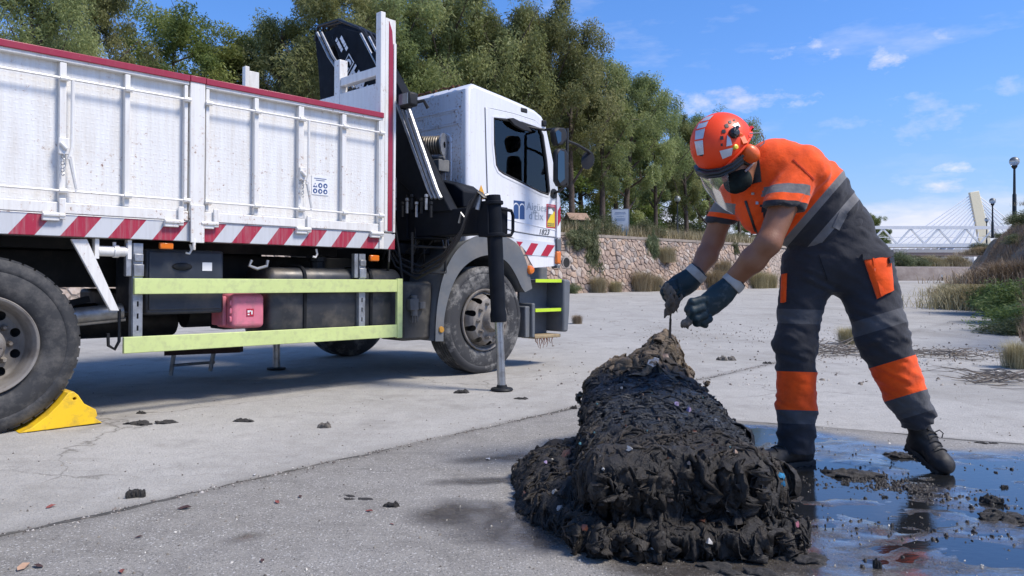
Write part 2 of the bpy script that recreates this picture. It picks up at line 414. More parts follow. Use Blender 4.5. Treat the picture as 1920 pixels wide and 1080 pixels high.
def ground_mat():
    t = NT('riverbed_concrete')
    x, y, z = t.sep()
    slab = t.attr('slab').outputs['Fac']; wet = t.attr('wet').outputs['Fac']
    n1 = t.noise(.55, 6, .6); n2 = t.noise(7, 6, .65); n3 = t.noise(90, 3, .6); st = t.noise(.5, 6, .65, (2.5, .35, 1))
    light = t.mix(t.ramp(n1, (.3, 0.), (.7, 1.)), (.31, .293, .258), (.445, .423, .378))
    light = t.mix(t.ramp(st, (.5, 0.), (.72, .55)), light, (.25, .232, .205))
    light = t.mix(t.ramp(n2, (.35, .0), (.75, .45)), light, (.54, .515, .465))
    light = t.mix(t.ramp(n3, (.3, .5), (.55, 0.)), light, (.17, .165, .16))
    # coarse worn slab: pale chips of aggregate standing in a darker paste
    wv = t.N.new('ShaderNodeVectorMath'); wv.operation = 'MULTIPLY_ADD'; wn_ = t.N.new('ShaderNodeTexNoise'); wn_.inputs['Scale'].default_value = 70; t.L.new(t.co, wn_.inputs['Vector'])
    t.L.new(wn_.outputs['Color'], wv.inputs[0]); wv.inputs[1].default_value = (.016, .016, .016); t.L.new(t.co, wv.inputs[2])
    def chips(sc, lo, hi, ch, keep):
        v = t.N.new('ShaderNodeTexVoronoi'); v.inputs['Scale'].default_value = sc; t.L.new(wv.outputs[0], v.inputs['Vector'])
        q = t.sep(v.outputs['Color']); return t.math('MULTIPLY', t.ramp(v.outputs['Distance'], (lo, 1.), (hi, 0.)), t.ramp(q[ch], (keep, 0.), (keep + .2, 1.))), q[2]
    chip, cv = chips(85, .30, .48, 0, .52); chip2, cv2 = chips(190, .28, .5, 1, .40); pit, _p = chips(120, .25, .42, 1, .66)
    paste = t.mix(t.ramp(n2, (.3, 0.), (.72, 1.)), (.168, .155, .133), (.27, .252, .217))
    paste = t.mix(t.ramp(n1, (.4, 0.), (.62, .65)), paste, (.30, .285, .26))
    dark = t.mix(t.math('MULTIPLY', chip2, .75), paste, t.mix(cv2, (.22, .20, .18), (.60, .57, .52))); dark = t.mix(t.math('MULTIPLY', chip, .8), dark, t.mix(cv, (.24, .22, .19), (.52, .50, .46)))
    dark = t.mix(t.math('MULTIPLY', pit, .8), dark, (.06, .056, .05)); dark = t.mix(t.ramp(n3, (.3, .5), (.5, 0.)), dark, (.09, .086, .08))
    light = t.mix(t.math('MULTIPLY', chip2, .5), light, t.mix(cv2, (.25, .24, .22), (.62, .60, .56))); light = t.mix(t.math('MULTIPLY', pit, .5), light, (.17, .16, .145))
    sb = t.ramp(t.noise(1.7, 7, .7), (.54, 0.), (.68, .65)); light = t.mix(t.ramp(t.noise(.33, 7, .72, (1.6, .8, 1)), (.50, 0.), (.66, .6)), light, (.255, .236, .20)); light = t.mix(sb, light, (.235, .22, .195)); dark = t.mix(t.ramp(t.noise(2.6, 7, .7), (.58, 0.), (.70, .5)), dark, (.10, .093, .08))
    ck = t.N.new('ShaderNodeTexVoronoi'); ck.feature = 'DISTANCE_TO_EDGE'; ck.inputs['Scale'].default_value = .42; cw = t.N.new('ShaderNodeVectorMath'); cw.operation = 'MULTIPLY_ADD'; cn = t.N.new('ShaderNodeTexNoise'); cn.inputs['Scale'].default_value = 1.6; cn.inputs['Detail'].default_value = 6; t.L.new(t.co, cn.inputs['Vector']); t.L.new(cn.outputs['Color'], cw.inputs[0]); cw.inputs[1].default_value = (.9, .9, .9); t.L.new(t.co, cw.inputs[2]); t.L.new(cw.outputs[0], ck.inputs['Vector'])
    crk = t.math('MULTIPLY', t.ramp(ck.outputs['Distance'], (.001, 1.), (.0045, 0.)), t.ramp(n1, (.46, 0.), (.55, .8))); light = t.mix(crk, light, (.13, .12, .10)); dark = t.mix(crk, dark, (.06, .055, .048))
    dm = t.ramp(t.noise(3, 6, .7, (.35, 2.6, 1)), (.56, 0.), (.74, .45)); light = t.mix(dm, light, (.22, .205, .175)); dark = t.mix(dm, dark, (.10, .094, .082))
    jd = t.attr('joint').outputs['Fac']; jn = t.math('MULTIPLY', jd, t.ramp(n2, (.3, .25), (.65, 1.))); light = t.mix(jn, light, (.16, .148, .125)); dark = t.mix(t.math('MULTIPLY', jn, .7), dark, (.12, .11, .092))
    sm = t.ramp(t.math('ADD', slab, t.math('MULTIPLY', t.math('SUBTRACT', n2, .5), .5)), (.42, 0.), (.58, 1.))
    c = t.mix(sm, light, dark)
    wm = t.ramp(t.math('ADD', wet, t.math('MULTIPLY', t.math('SUBTRACT', n2, .5), .45)), (.18, 0.), (.62, 1.))
    c = t.mix(wm, c, t.mix(1.0, c, (.33, .31, .30), 'MULTIPLY'))
    mud = t.math('MULTIPLY', t.ramp(t.noise(13, 6, .7), (.5, 0.), (.62, .9)), t.ramp(wet, (.5, 0.), (.85, 1.)))
    c = t.mix(mud, c, (.022, .018, .014))
    t.set('Base Color', c)
    t.set('Roughness', t.math('SUBTRACT', .88, t.math('MULTIPLY', wm, .74)))
    t.set('Specular IOR Level', .5); t.set('Coat Weight', t.math('MULTIPLY', wm, t.ramp(t.noise(4.5, 7, .72, (1, 2.2, 1)), (.40, .08), (.56, 1.)))); t.set('Coat Roughness', .16); t.set('Coat IOR', 1.9)
    h = t.math('ADD', t.math('MULTIPLY', n3, .5), t.math('MULTIPLY', t.math('MAXIMUM', chip, chip2), .45)); h = t.math('ADD', h, t.math('MULTIPLY', n2, 1.4))
    t.bump(h, .75, .006)
    return t.m
sl = np.clip(slab_sd(fx, fy) / .06 + .5, 0, 1)
j1 = np.abs((fx - L1p[0]) * .76 - (fy - L1p[1]) * .65); j2 = np.where(fx > .6, np.abs((fx - L2p[0]) * .444 + (fy - L2p[1]) * .896), 9); jdist = np.clip(1 - np.minimum(j1, j2 * 1.4) / .11, 0, 1) ** 1.5
ground = npmesh('riverbed_floor', np.stack([fx, fy, gz], -1), gf, ground_mat(), attrs={'slab': sl, 'wet': wetness(fx, fy), 'joint': jdist})
tag(ground, kind='structure')

# water standing in the hollows of the slab
def water_mat():
    t = NT('puddle_water'); t.set('Base Color', (.012, .013, .014, 1)); t.set('Roughness', .025); t.set('IOR', 2.0)
    t.bump(t.noise(26, 5, .6, (1, 2.2, 1)), .10, .006); return t.m
wm_ = water_mat()
def puddle(label, cx, cy, rx, ry):
    m = MB(); n = 40
    m.add([(cx + rx * math.cos(2 * math.pi * k / n), cy + ry * math.sin(2 * math.pi * k / n), WATER_Z) for k in range(n)], [tuple(range(n))])
    o = m.build('puddle', wm_); tag(o, kind='structure')
puddle('', 2.05, 3.2, 1.55, 1.05); puddle('', 1.42, 4.53, .5, .3)

# joints between the slabs, packed with dirt
def joint(p, q, wid, seed):
    p, q = np.array(p, float), np.array(q, float); n = int(np.linalg.norm(q - p) / .03); t = np.linspace(0, 1, n)
    c = p + (q - p) * t[:, None]; d = (q - p) / np.linalg.norm(q - p); nn = np.array((-d[1], d[0]))
    dist = np.maximum(1, c[:, 1] / 3)
    off = fbm(np.stack([t * 14, 0 * t, 0 * t], -1), 4, seed) * .022
    ln_ = np.linalg.norm(q - p); wa = wid * np.clip(.25 + 1.5 * fbm(np.stack([t * ln_ * 3, 0 * t + 3, 0 * t], -1), 5, seed + 5, .7), .02, 2.2); wb = wid * np.clip(.25 + 1.5 * fbm(np.stack([t * ln_ * 3, 0 * t + 9, 0 * t], -1), 5, seed + 8, .7), .02, 2.2)
    a = c + nn * (off + wa)[:, None]; b = c + nn * (off - wb)[:, None]; m_ = c + nn * off[:, None]
    v = []
    for P, lift in ((a, .0015), (m_, .0028), (b, .0015)): v.append(np.stack([P[:, 0], P[:, 1], ground_h(P[:, 0], P[:, 1]) + lift], -1))
    v = np.concatenate(v); k = np.arange(n - 1)
    f = np.concatenate([np.stack([k, k + n, k + n + 1, k + 1], -1), np.stack([k + n, k + 2 * n, k + 2 * n + 1, k + n + 1], -1)])
    o = npmesh('slab_joint', v, f, JM); tag(o, kind='structure')
JM = mat('joint_dirt', (.075, .07, .06), .9, bump=.6, bs=120, dirt=(.2, .18, .15), ds=30)
joint(L1p - L1d * 5.2, L1p + L1d * .35, .013, 1); joint(L1p + L1d * .35, L1p + L1d * 9, .009, 2)
joint(L2p - L2d * .75, L2p + L2d * 6, .007, 3)
joint((-9, 9.5), (-.5, 17), .02, 4); joint(L1p + L1d * 5 , L1p + L1d * 5 + L2d * 9, .012, 6)

# ================================================================== BANKS, WALL
def M_noise(n, c0, c1, s, rough=.9, bump=.5, bs=3, bd=.05, c2=None, s2=.5):
    t = NT(n); c = t.mix(t.ramp(t.noise(s, 7, .65), (.35, 0.), (.65, 1.)), c0, c1)
    if c2: c = t.mix(t.ramp(t.noise(s2, 6, .65), (.45, 0.), (.62, 1.)), c, c2)
    t.set('Base Color', c); t.set('Roughness', rough); t.set('Specular IOR Level', .2); t.bump(t.noise(bs, 6, .65), bump, bd); return t.m
WALL = [np.array(p, float) for p in ((-60, -24.3), (2.0, 37.7), (18.4, 54.1), (29, 67.5), (41, 86), (57, 118))]
WH, BAT = 2.95, .30
def wall_at(i, t): return WALL[i] * (1 - t) + WALL[i + 1] * t
dirs = []
for i in range(len(WALL)):
    d = WALL[min(i + 1, len(WALL) - 1)] - WALL[max(i - 1, 0)]; d /= np.linalg.norm(d); dirs.append(np.array((-d[1], d[0])))
def strip(name, rows, m, kind=None, smooth=True):
    rows = [np.array(r, float) for r in rows]; n = len(rows[0]); v = np.concatenate(rows); f = []
    for k in range(len(rows) - 1):
        i = np.arange(n - 1); f.append(np.stack([k * n + i, k * n + i + 1, (k + 1) * n + i + 1, (k + 1) * n + i], -1))
    return npmesh(name, v, np.concatenate(f), m, smooth=smooth)
def bank_h(u): return WH + .28 + .035 * u + .5 * math.sin(u * .11) * (u > 4)
base = [(*p, -.1) for p in WALL]; topw = [(*(p + n * WH * BAT), WH) for p, n in zip(WALL, dirs)]
earth = M_noise('bank_earth', (.16, .13, .085), (.26, .22, .15), .8, c2=(.10, .11, .05))
rows = []
for u in (1.25, 2.5, 5, 9, 14, 20, 30, 60, 140, 600):
    rows.append([(*(p + n * u * (1 if u < 100 else .8)), WH + .12 if u == 1.25 else bank_h(min(u, 60))) for p, n in zip(WALL, dirs)])
tag(strip('left_bank', rows, earth), kind='structure')

wall = thing('stone_wall', 'long battered rubble stone retaining wall with concrete coping along the channel', 'wall', (0, 0, 0))
def wall_mat():
    t = NT('rubble_masonry'); v = t.N.new('ShaderNodeTexVoronoi'); v.inputs['Scale'].default_value = 2.6; t.L.new(t.co, v.inputs['Vector'])
    e = t.N.new('ShaderNodeTexVoronoi'); e.feature = 'DISTANCE_TO_EDGE'; e.inputs['Scale'].default_value = 2.6; t.L.new(t.co, e.inputs['Vector'])
    s = t.sep(v.outputs['Color'])
    c = t.mix(s[0], (.25, .185, .145), (.39, .31, .245)); c = t.mix(t.ramp(t.noise(9, 5), (.4, 0.), (.7, .4)), c, (.6, .55, .5))
    c = t.mix(t.ramp(e.outputs['Distance'], (.02, 1.), (.07, 0.)), c, (.25, .205, .165)); t.set('Base Color', c); t.set('Roughness', .9)
    t.bump(t.ramp(e.outputs['Distance'], (.0, 0.), (.12, 1.)), .8, .08); return t.m
core = strip('wall_core', [base, topw], wall_mat()); core.name = 'masonry'; core.parent = wall
# stones picked out one by one on the stretch in view
P0, P1 = np.array((1.2, 36.9)), WALL[2]; SL = np.linalg.norm(P1 - P0); sd = (P1 - P0) / SL; sn = np.array((-sd[1], sd[0]))
FH = WH * math.sqrt(1 + BAT * BAT)
def wpt(u, v, out=0.):        # u along, v up the slope, out towards the channel
    z = v / FH * WH; p = P0 + sd * u + sn * (v / FH * WH * BAT); nrm = np.array((*(-sn), BAT)); nrm /= np.linalg.norm(nrm)
    return np.array((p[0], p[1], z)) + nrm * out
sites = []
r_ = 0; vv = .1
while vv < FH:
    uu = .2 * (r_ % 2)
    while uu < SL:
        sites.append((uu + rng.uniform(-.18, .18), vv + rng.uniform(-.13, .13))) if rng.random() > .14 else None; uu += .31
    vv += .265; r_ += 1
sites = np.array(sites)
def clip(poly, a, b):
    m = (a + b) / 2; d = b - a; out = []
    for i in range(len(poly)):
        p, q = poly[i], poly[(i + 1) % len(poly)]; sp, sq = (p - m) @ d, (q - m) @ d
        if sp <= 0: out.append(p)
        if (sp < 0) != (sq < 0) and sp != sq: out.append(p + (q - p) * sp / (sp - sq))
    return out
stone_m = []
for k, c in enumerate(((.34, .25, .195), (.41, .31, .24), (.29, .215, .17), (.45, .38, .32), (.26, .215, .185), (.38, .27, .195))):
    stone_m.append(mat('stone_%d' % k, c, .88, var=.3, vs=5, bump=.8, bs=14, bd=.03, dirt=(.24, .19, .15), ds=4))
stones = []
for i, s in enumerate(sites):
    near = np.argsort(((sites - s) ** 2).sum(1))[1:15]; poly = [s + np.array(q) for q in ((-.5, -.5), (.5, -.5), (.5, .5), (-.5, .5))]
    for j in near: poly = clip(poly, s, sites[j])
    poly = [np.array((p[0], min(max(p[1], -.05), FH - .02))) for p in poly]
    if len(poly) < 3: continue
    c = np.mean(poly, 0); g = rng.uniform(.88, .97); h = rng.uniform(.02, .08)
    if abs(c[0] - 2.62) < .42 and abs(c[1] - 1.62) < .42: continue            # the drain opening
    n = len(poly); vs = [wpt(*(c + (p - c) * g), -.02) for p in poly] + [wpt(*(c + (p - c) * g * rng.uniform(.78, .9)), h * rng.uniform(.7, 1)) for p in poly] + [wpt(*c, h * 1.15)]
    fs = [(a, (a + 1) % n, n + (a + 1) % n, n + a) for a in range(n)] + [(n + a, n + (a + 1) % n, 2 * n) for a in range(n)]
    stones.append((np.linalg.norm(wpt(*c)), vs, fs, int(rng.integers(0, 6))))
stones.sort(key=lambda s: s[0]); cov = sum(1 for s in stones)
rest = MB()
for k, (d, vs, fs, mi) in enumerate(stones):
    if k < 290: m = MB(); m.add(vs, fs); m.build('stone', stone_m[mi], wall, smooth=50)
    else: rest.cur = mi; rest.add(vs, fs)
o = rest.build('stonework', stone_m, wall, smooth=50); o['kind'] = 'stuff'
cop = mat('coping_concrete', (.30, .25, .205), .85, var=.2, vs=3, bump=.5, bs=20, bd=.01, dirt=(.2, .17, .13), ds=2)
u = -6.0
while u < SL - .2:
    l = min(2.4, SL - u); m = MB(); h0 = rng.uniform(-.01, .01)
    A, B = wpt(u + .012, FH, .06), wpt(u + l - .012, FH, .06); back = np.array((*sn, 0)) * .55
    vs = [A, B, B + back, A + back]; vs = [p + np.array((0, 0, h0)) for p in vs]; m.add(vs + [p + np.array((0, 0, .15)) for p in vs], [(0, 1, 2, 3), (7, 6, 5, 4), (0, 4, 5, 1), (1, 5, 6, 2), (2, 6, 7, 3), (3, 7, 4, 0)])
    m.build('coping_block', cop, wall, smooth=0); u += 2.4
rows = [[(*(p + n * (WH * BAT + a)), WH + b) for p, n in zip(WALL[2:], dirs[2:])] for a, b in ((-.1, 0), (-.1, .15), (.5, .15))]
o = strip('coping', rows, cop, smooth=False); o.parent = wall
pm = mat('drain_concrete', (.30, .265, .235), .9, bump=.4, bs=20)
c0 = wpt(2.62, 1.62); m = MB(); ax = Vector((*(-sn), 0)); q = ax.to_track_quat('Z', 'Y').to_matrix().to_4x4(); q.translation = Vector(c0)
m.lathe([(.31, -.45), (.31, .06), (.25, .07), (.25, -.05)], 28, q); dp = m.build('drain_pipe', pm, wall); m = MB(); m.lathe([(.252, .0), (.16, -.005), (0, -.01)], 28, q @ Matrix.Translation((0, 0, .06))); m.build('drain_shade_disc', mat('drain_shade', (.02, .019, .018), .9), dp)  # closed black disc in the ring, painted as the shade of a hollow pipe

# right bank: steep grassy cut, level top
ys = np.concatenate([np.arange(-6, 40, .5), np.arange(40, 112, 1.2)])
def rb(y, t):
    """t 0..1 on the slope, >1 on top"""
    k = min(max((y - 5) / 19, 0), 1); k = k * k * (3 - 2 * k)
    x0 = .58 * y + 1.0 + max(0, 13 - y) * .45; hmax = .5 + 3.5 * k
    if t <= 1:
        s = t; x = x0 + 2.55 * s; z = hmax * (s ** .92)
    else: x = x0 + 2.55 + (t - 1); z = hmax + .04 * min(t - 1, 10)
    return x, z
rows = []
for t in list(np.linspace(-.02, 1, 22)) + [1.15, 1.6, 2.5, 5, 12, 40, 200, 900]:
    r = []
    for y in ys:
        x, z = rb(y, max(t, 0)); n = fbm(np.array([[y * .5, t * 3, 0]]), 4, 40)[0] * (.22 if 0 < t <= 1.2 else .05) + fbm(np.array([[y * .13, t, 3]]), 2, 44)[0] * .3 * (t > .3)
        if t < 0: z = -.1
        r.append((x - n * .6, y + n * .1, z + n * .35 * (t > .02)))
    rows.append(r)
rbm = M_noise('cut_bank', (.20, .15, .115), (.33, .265, .205), 1.6, c2=(.19, .16, .10), s2=.4, bump=1.0, bs=5, bd=.12)
tag(strip('right_bank', rows, rbm), kind='structure')
# far bank closing the bend
far0 = [(40, 119, -.1), (57, 118.5, -.1), (66, 121, -.1), (78, 125, -.1), (110, 140, -.1)]
fb = M_noise('far_bank', (.17, .14, .125), (.24, .21, .19), .7, bump=.6, bs=1.5, bd=.2)
rows = [far0, [(x, y + .7, 2.0) for x, y, z in far0], [(x, y + 6, 2.3) for x, y, z in far0], [(x, y + 60, 2.6) for x, y, z in far0], [(x * 6, y + 900, 3.0) for x, y, z in far0]]
tag(strip('far_bank', rows, fb), kind='structure')

# ================================================================== TREES AND PLANTS
def leaf_mat(name, c0, c1, c2, tr=.28):
    t = NT(name); a = t.attr('tint').outputs['Fac']
    c = t.ramp(a, (0., c0), (.55, c1), (1., c2)); oi = t.N.new('ShaderNodeObjectInfo'); hv = t.N.new('ShaderNodeHueSaturation'); t.L.new(t.math('MULTIPLY_ADD', oi.outputs['Random'], .04, .48), hv.inputs['Hue']); t.L.new(t.math('MULTIPLY_ADD', oi.outputs['Random'], .42, .95), hv.inputs['Value']); t.L.new(c, hv.inputs['Color']); c = hv.outputs[0]; t.set('Base Color', c); t.set('Roughness', .55); t.set('Specular IOR Level', .3)
    tl = t.N.new('ShaderNodeBsdfTranslucent'); t.L.new(c, tl.inputs[0]); mx = t.N.new('ShaderNodeMixShader'); mx.inputs[0].default_value = tr
    t.L.new(t.b.outputs[0], mx.inputs[1]); t.L.new(tl.outputs[0], mx.inputs[2]); t.L.new(mx.outputs[0], t.N['Material Output'].inputs[0]); return t.m
EUC = leaf_mat('eucalyptus_leaf', (.095, .118, .044), (.215, .24, .092), (.37, .375, .165), .5)
PIN = leaf_mat('pine_needle', (.07, .105, .030), (.16, .205, .055), (.26, .28, .08), .45)
BUS = leaf_mat('bush_leaf', (.055, .072, .032), (.13, .15, .072), (.25, .24, .13), .35)
GRN = leaf_mat('fresh_leaf', (.06, .095, .025), (.145, .205, .060), (.27, .32, .12), .4)
DRY = leaf_mat('dry_grass', (.16, .125, .07), (.30, .24, .14), (.45, .38, .25), .2)
RED = leaf_mat('dry_leaf', (.11, .075, .05), (.19, .135, .09), (.28, .22, .15), .2)
bark = mat('bark', (.085, .062, .048), .9, var=.35, vs=3, bump=.8, bs=10, bd=.05, dirt=(.17, .13, .10), ds=2)
def leaves(cent, n, spread, ln, wd_, droop, seed, zst=1.0, jit=.5, hang=0., tint0=None):
    """n elongated leaf quads round clump centres (k,3) -> verts, quads, tint"""
    g = np.random.default_rng(seed); k = len(cent); ci = g.integers(0, k, n); sp = spread if np.ndim(spread) else np.full(k, spread)
    d = g.normal(size=(n, 3)); d /= np.linalg.norm(d, axis=1)[:, None]; rr = g.random(n) ** .45
    p = cent[ci] + d * (rr * sp[ci])[:, None] * np.array((1, 1, zst)); p[:, 2] -= hang * g.random(n) ** 2 * sp[ci]
    ax = g.normal(size=(n, 3)); ax /= np.linalg.norm(ax, axis=1)[:, None]; ax[:, 2] = ax[:, 2] * (1 - droop) - droop * 1.4 * (.4 + g.random(n)); ax /= np.linalg.norm(ax, axis=1)[:, None]
    sd_ = np.cross(ax, g.normal(size=(n, 3))); sd_ /= np.linalg.norm(sd_, axis=1)[:, None] + 1e-9
    L_ = (ln * (1 + jit * g.uniform(-1, 1, n)))[:, None]; w = (wd_ * (1 + jit * g.uniform(-1, 1, n)))[:, None] / 2
    v = np.stack([p - sd_ * w * .35, p + ax * L_ * .45 - sd_ * w, p + ax * L_, p + ax * L_ * .45 + sd_ * w], 1).reshape(-1, 3)
    f = np.arange(4 * n).reshape(n, 4); ct = g.random(k) if tint0 is None else tint0
    ti = np.clip(.62 * ct[ci] + .38 * g.random(n), 0, 1)
    return v, f, np.repeat(ti, 4)
def tree_variant(seed, H, Wd, base, nl, kind):
    """returns meshes (trunk, crown) of one tree of height H"""
    g = np.random.default_rng(seed); m = MB(); cents = []; sp = []
    nlimb = 15 if kind == 'euc' else 17
    lean = g.uniform(-.06, .06, 2) * H
    tp = [Vector((lean[0] * t + .15 * math.sin(5 * t + seed), lean[1] * t + .15 * math.cos(4 * t), H * t * .93 - .3)) for t in np.linspace(0, 1, 9)]
    r0 = H * .019; m.tube(tp, [r0 * (1.25 if i == 0 else 1) * (1 - .9 * i / 8) + .02 for i in range(9)], 8)
    for b in range(nlimb):
        t = base + (1 - base) * (b + g.random()) / nlimb * .97; k = t * 8; i = min(int(k), 7); s = tp[i].lerp(tp[i + 1], k - i)
        a = b * 2.4 + g.uniform(-.5, .5); reach = Wd * .5 * (math.sin(min(1, (1 - t) * 1.35 + .22) * 1.5) if kind == 'euc' else (.35 + .9 * (1 - t) ** .8)) * g.uniform(.65, 1.12)
        up = reach * (g.uniform(.45, 1.35) if kind == 'euc' else g.uniform(.05, .45))
        e = s + Vector((math.cos(a) * reach, math.sin(a) * reach, up)); mid = s.lerp(e, .5) + Vector((0, 0, -.06 * reach if kind == 'euc' else .05 * reach))
        m.tube([s, mid, e], [r0 * .45 * (1 - .7 * t) + .015, r0 * .28 * (1 - .6 * t) + .012, .012], 5)
        for q in np.linspace(.32, 1.0, 5):
            c = (s.lerp(mid, q * 2) if q < .5 else mid.lerp(e, q * 2 - 1)) + Vector(g.normal(size=3)) * reach * .17
            cents.append(c); sp.append(g.uniform(.42, .85) * (Wd / 7) * (.65 + .6 * q))
            tw = c + Vector(g.normal(size=3)) * .3; m.tube([s.lerp(e, q * .9), tw], [.02, .008], 3, cap=False)
    for _ in range(8): cents.append(tp[8] + Vector(g.normal(size=3) * np.array((.12 * Wd, .12 * Wd, .35)))); sp.append(.7 * Wd / 7)
    cents = np.array([list(c) for c in cents]); sp = np.array(sp)
    if kind == 'euc': v, f, ti = leaves(cents, int(nl * 1.75), sp * 1.02, .20, .055, .5, seed, 1.0, .6, .75)
    else: v, f, ti = leaves(cents, int(nl * 1.6), sp * 1.12, .16, .055, .25, seed, .7, .5, .2)
    tr = m.build('trunk', bark, None, smooth=60); cr = npmesh('crown', v, f, EUC if kind == 'euc' else PIN, smooth=False, attrs={'tint': ti})
    me = (tr.data, cr.data); bpy.data.objects.remove(tr); bpy.data.objects.remove(cr); return me
TV = {'e0': (tree_variant(11, 12, 7.0, .22, 26000, 'euc'), 12), 'e1': (tree_variant(23, 12, 6.2, .26, 24000, 'euc'), 12), 'e2': (tree_variant(37, 12, 8.0, .30, 28000, 'euc'), 12),
      'e3': (tree_variant(41, 12, 5.4, .18, 22000, 'euc'), 12), 'p0': (tree_variant(53, 9, 6.5, .15, 26000, 'pin'), 9), 'p1': (tree_variant(67, 9, 5.6, .12, 24000, 'pin'), 9)}
def tree(name, label, px, d, topy, var, rz, group, wid=1.0, z0=3.4):
    (tm, cm), H = TV[var]; top = EYE + (HOR - topy) * d / FPX; s = (top - z0) / H
    b = W(px, HOR, d); t = thing(name, label, 'tree', (b.x, b.y, z0 - .1), rz, group); t.scale = (s * wid, s * wid, s)
    link('trunk', tm, t); link('crown', cm, t); return t
GE, GP = 'eucalyptus trees on the left bank', 'pine trees on the left bank'
for a in (('eucalyptus_tree', 'dark drooping eucalyptus at the top left corner of the view, above the tipper side', 50, 26, -95, 'e2', .4, GE, .95),
          ('eucalyptus_tree', 'thin drooping eucalyptus left of the patch of open sky above the tipper side', 178, 29, -75, 'e3', 2.1, GE, .8),
          ('pine_tree', 'bright green pine just right of the patch of open sky, its top touching the frame', 340, 34, 6, 'p0', .9, GP, .9),
          ('pine_tree', 'shorter bright green pine between the tallest pine and the grey green eucalyptus', 432, 36, 42, 'p1', 3.0, GP, 1.),
          ('eucalyptus_tree', 'slim eucalyptus rising just left of the black crane boom', 520, 37, 22, 'e3', 5.0, GE, .9),
          ('eucalyptus_tree', 'wide eucalyptus filling the view directly behind the black crane boom', 625, 36, -50, 'e0', 1.2, GE, 1.),
          ('eucalyptus_tree', 'eucalyptus right of the tall white and red headboard post', 745, 40, -30, 'e1', 2.6, GE, 1.),
          ('eucalyptus_tree', 'tall eucalyptus above the rear of the white cab', 838, 42, -40, 'e0', 4.2, GE, .95),
          ('eucalyptus_tree', 'tall open eucalyptus above the middle of the cab roof', 925, 44, 2, 'e2', .2, GE, .8),
          ('eucalyptus_tree', 'eucalyptus with a rounded top over the cab windscreen edge', 1000, 45, -5, 'e1', 5.7, GE, .9),
          ('eucalyptus_tree', 'eucalyptus with thick dark trunk behind the cab mirrors', 1066, 44, 55, 'e0', 3.4, GE, .9),
          ('eucalyptus_tree', 'leaning eucalyptus between the cab mirrors and the blue and white board', 1132, 46, 96, 'e1', 1.9, GE, .95),
          ('eucalyptus_tree', 'eucalyptus standing behind the blue and white information board', 1178, 50, 118, 'e3', .7, GE, 1.),
          ('eucalyptus_tree', 'eucalyptus left of the globe lamp on the left bank', 1226, 53, 180, 'e0', 2.9, GE, .85),
          ('eucalyptus_tree', 'eucalyptus behind the globe lamp on the left bank', 1284, 57, 218, 'e1', 4.4, GE, .95),
          ('eucalyptus_tree', 'eucalyptus seen just left of the orange helmet', 1332, 62, 207, 'e3', 1.5, GE, 1.),
          ('eucalyptus_tree', 'eucalyptus whose top shows just behind the orange helmet', 1385, 66, 225, 'e2', 3.8, GE, .75),
          ('eucalyptus_tree', 'eucalyptus low behind the worker chest', 1440, 76, 275, 'e0', 5.2, GE, .9),
          ('round_tree', 'small far dark tree beside the worker back pocket, taller of the two', 1637, 128, 400, 'p0', 2.2, 'far trees by the footbridge', .75),
          ('round_tree', 'small far dark tree above the left end of the footbridge, lower of the two', 1660, 135, 424, 'p1', 1.1, 'far trees by the footbridge', .75)):
    tree(*a)
SECOND = ('behind the drooping eucalyptus at the far left', 'under the open patch of sky left of the pines', 'behind the shorter pine', 'left of the crane boom, low behind the slim eucalyptus', 'showing between the crane boom and the tall white post', 'just right of the tall white post', 'behind the rear corner of the cab roof', 'behind the middle of the cab roof', 'behind the cab windscreen edge', 'behind the cab mirrors', 'above the blue and white information board', 'right of the information board', 'left of the globe lamp', 'right of the globe lamp', 'just left of the helmet', 'low behind the worker forearms')
# a second row closing the gaps below the crowns
for k, (px, d, ty, v) in enumerate(((120, 40, 60, 'e0'), (265, 44, 92, 'e1'), (390, 47, 110, 'p0'), (560, 48, 95, 'e2'), (690, 50, 60, 'e1'), (790, 52, 80, 'e3'), (880, 54, 70, 'e0'), (960, 56, 75, 'p1'),
                                    (1030, 58, 120, 'e1'), (1095, 60, 170, 'e2'), (1150, 62, 205, 'p0'), (1205, 66, 235, 'e0'), (1260, 70, 265, 'p1'), (1312, 76, 280, 'e1'), (1362, 84, 300, 'e0'), (1415, 92, 330, 'p0'))):
    tree('woodland_tree', 'second row tree ' + SECOND[k], px, d, ty, v, k * 1.7, 'second row of trees on the left bank', 1.05)

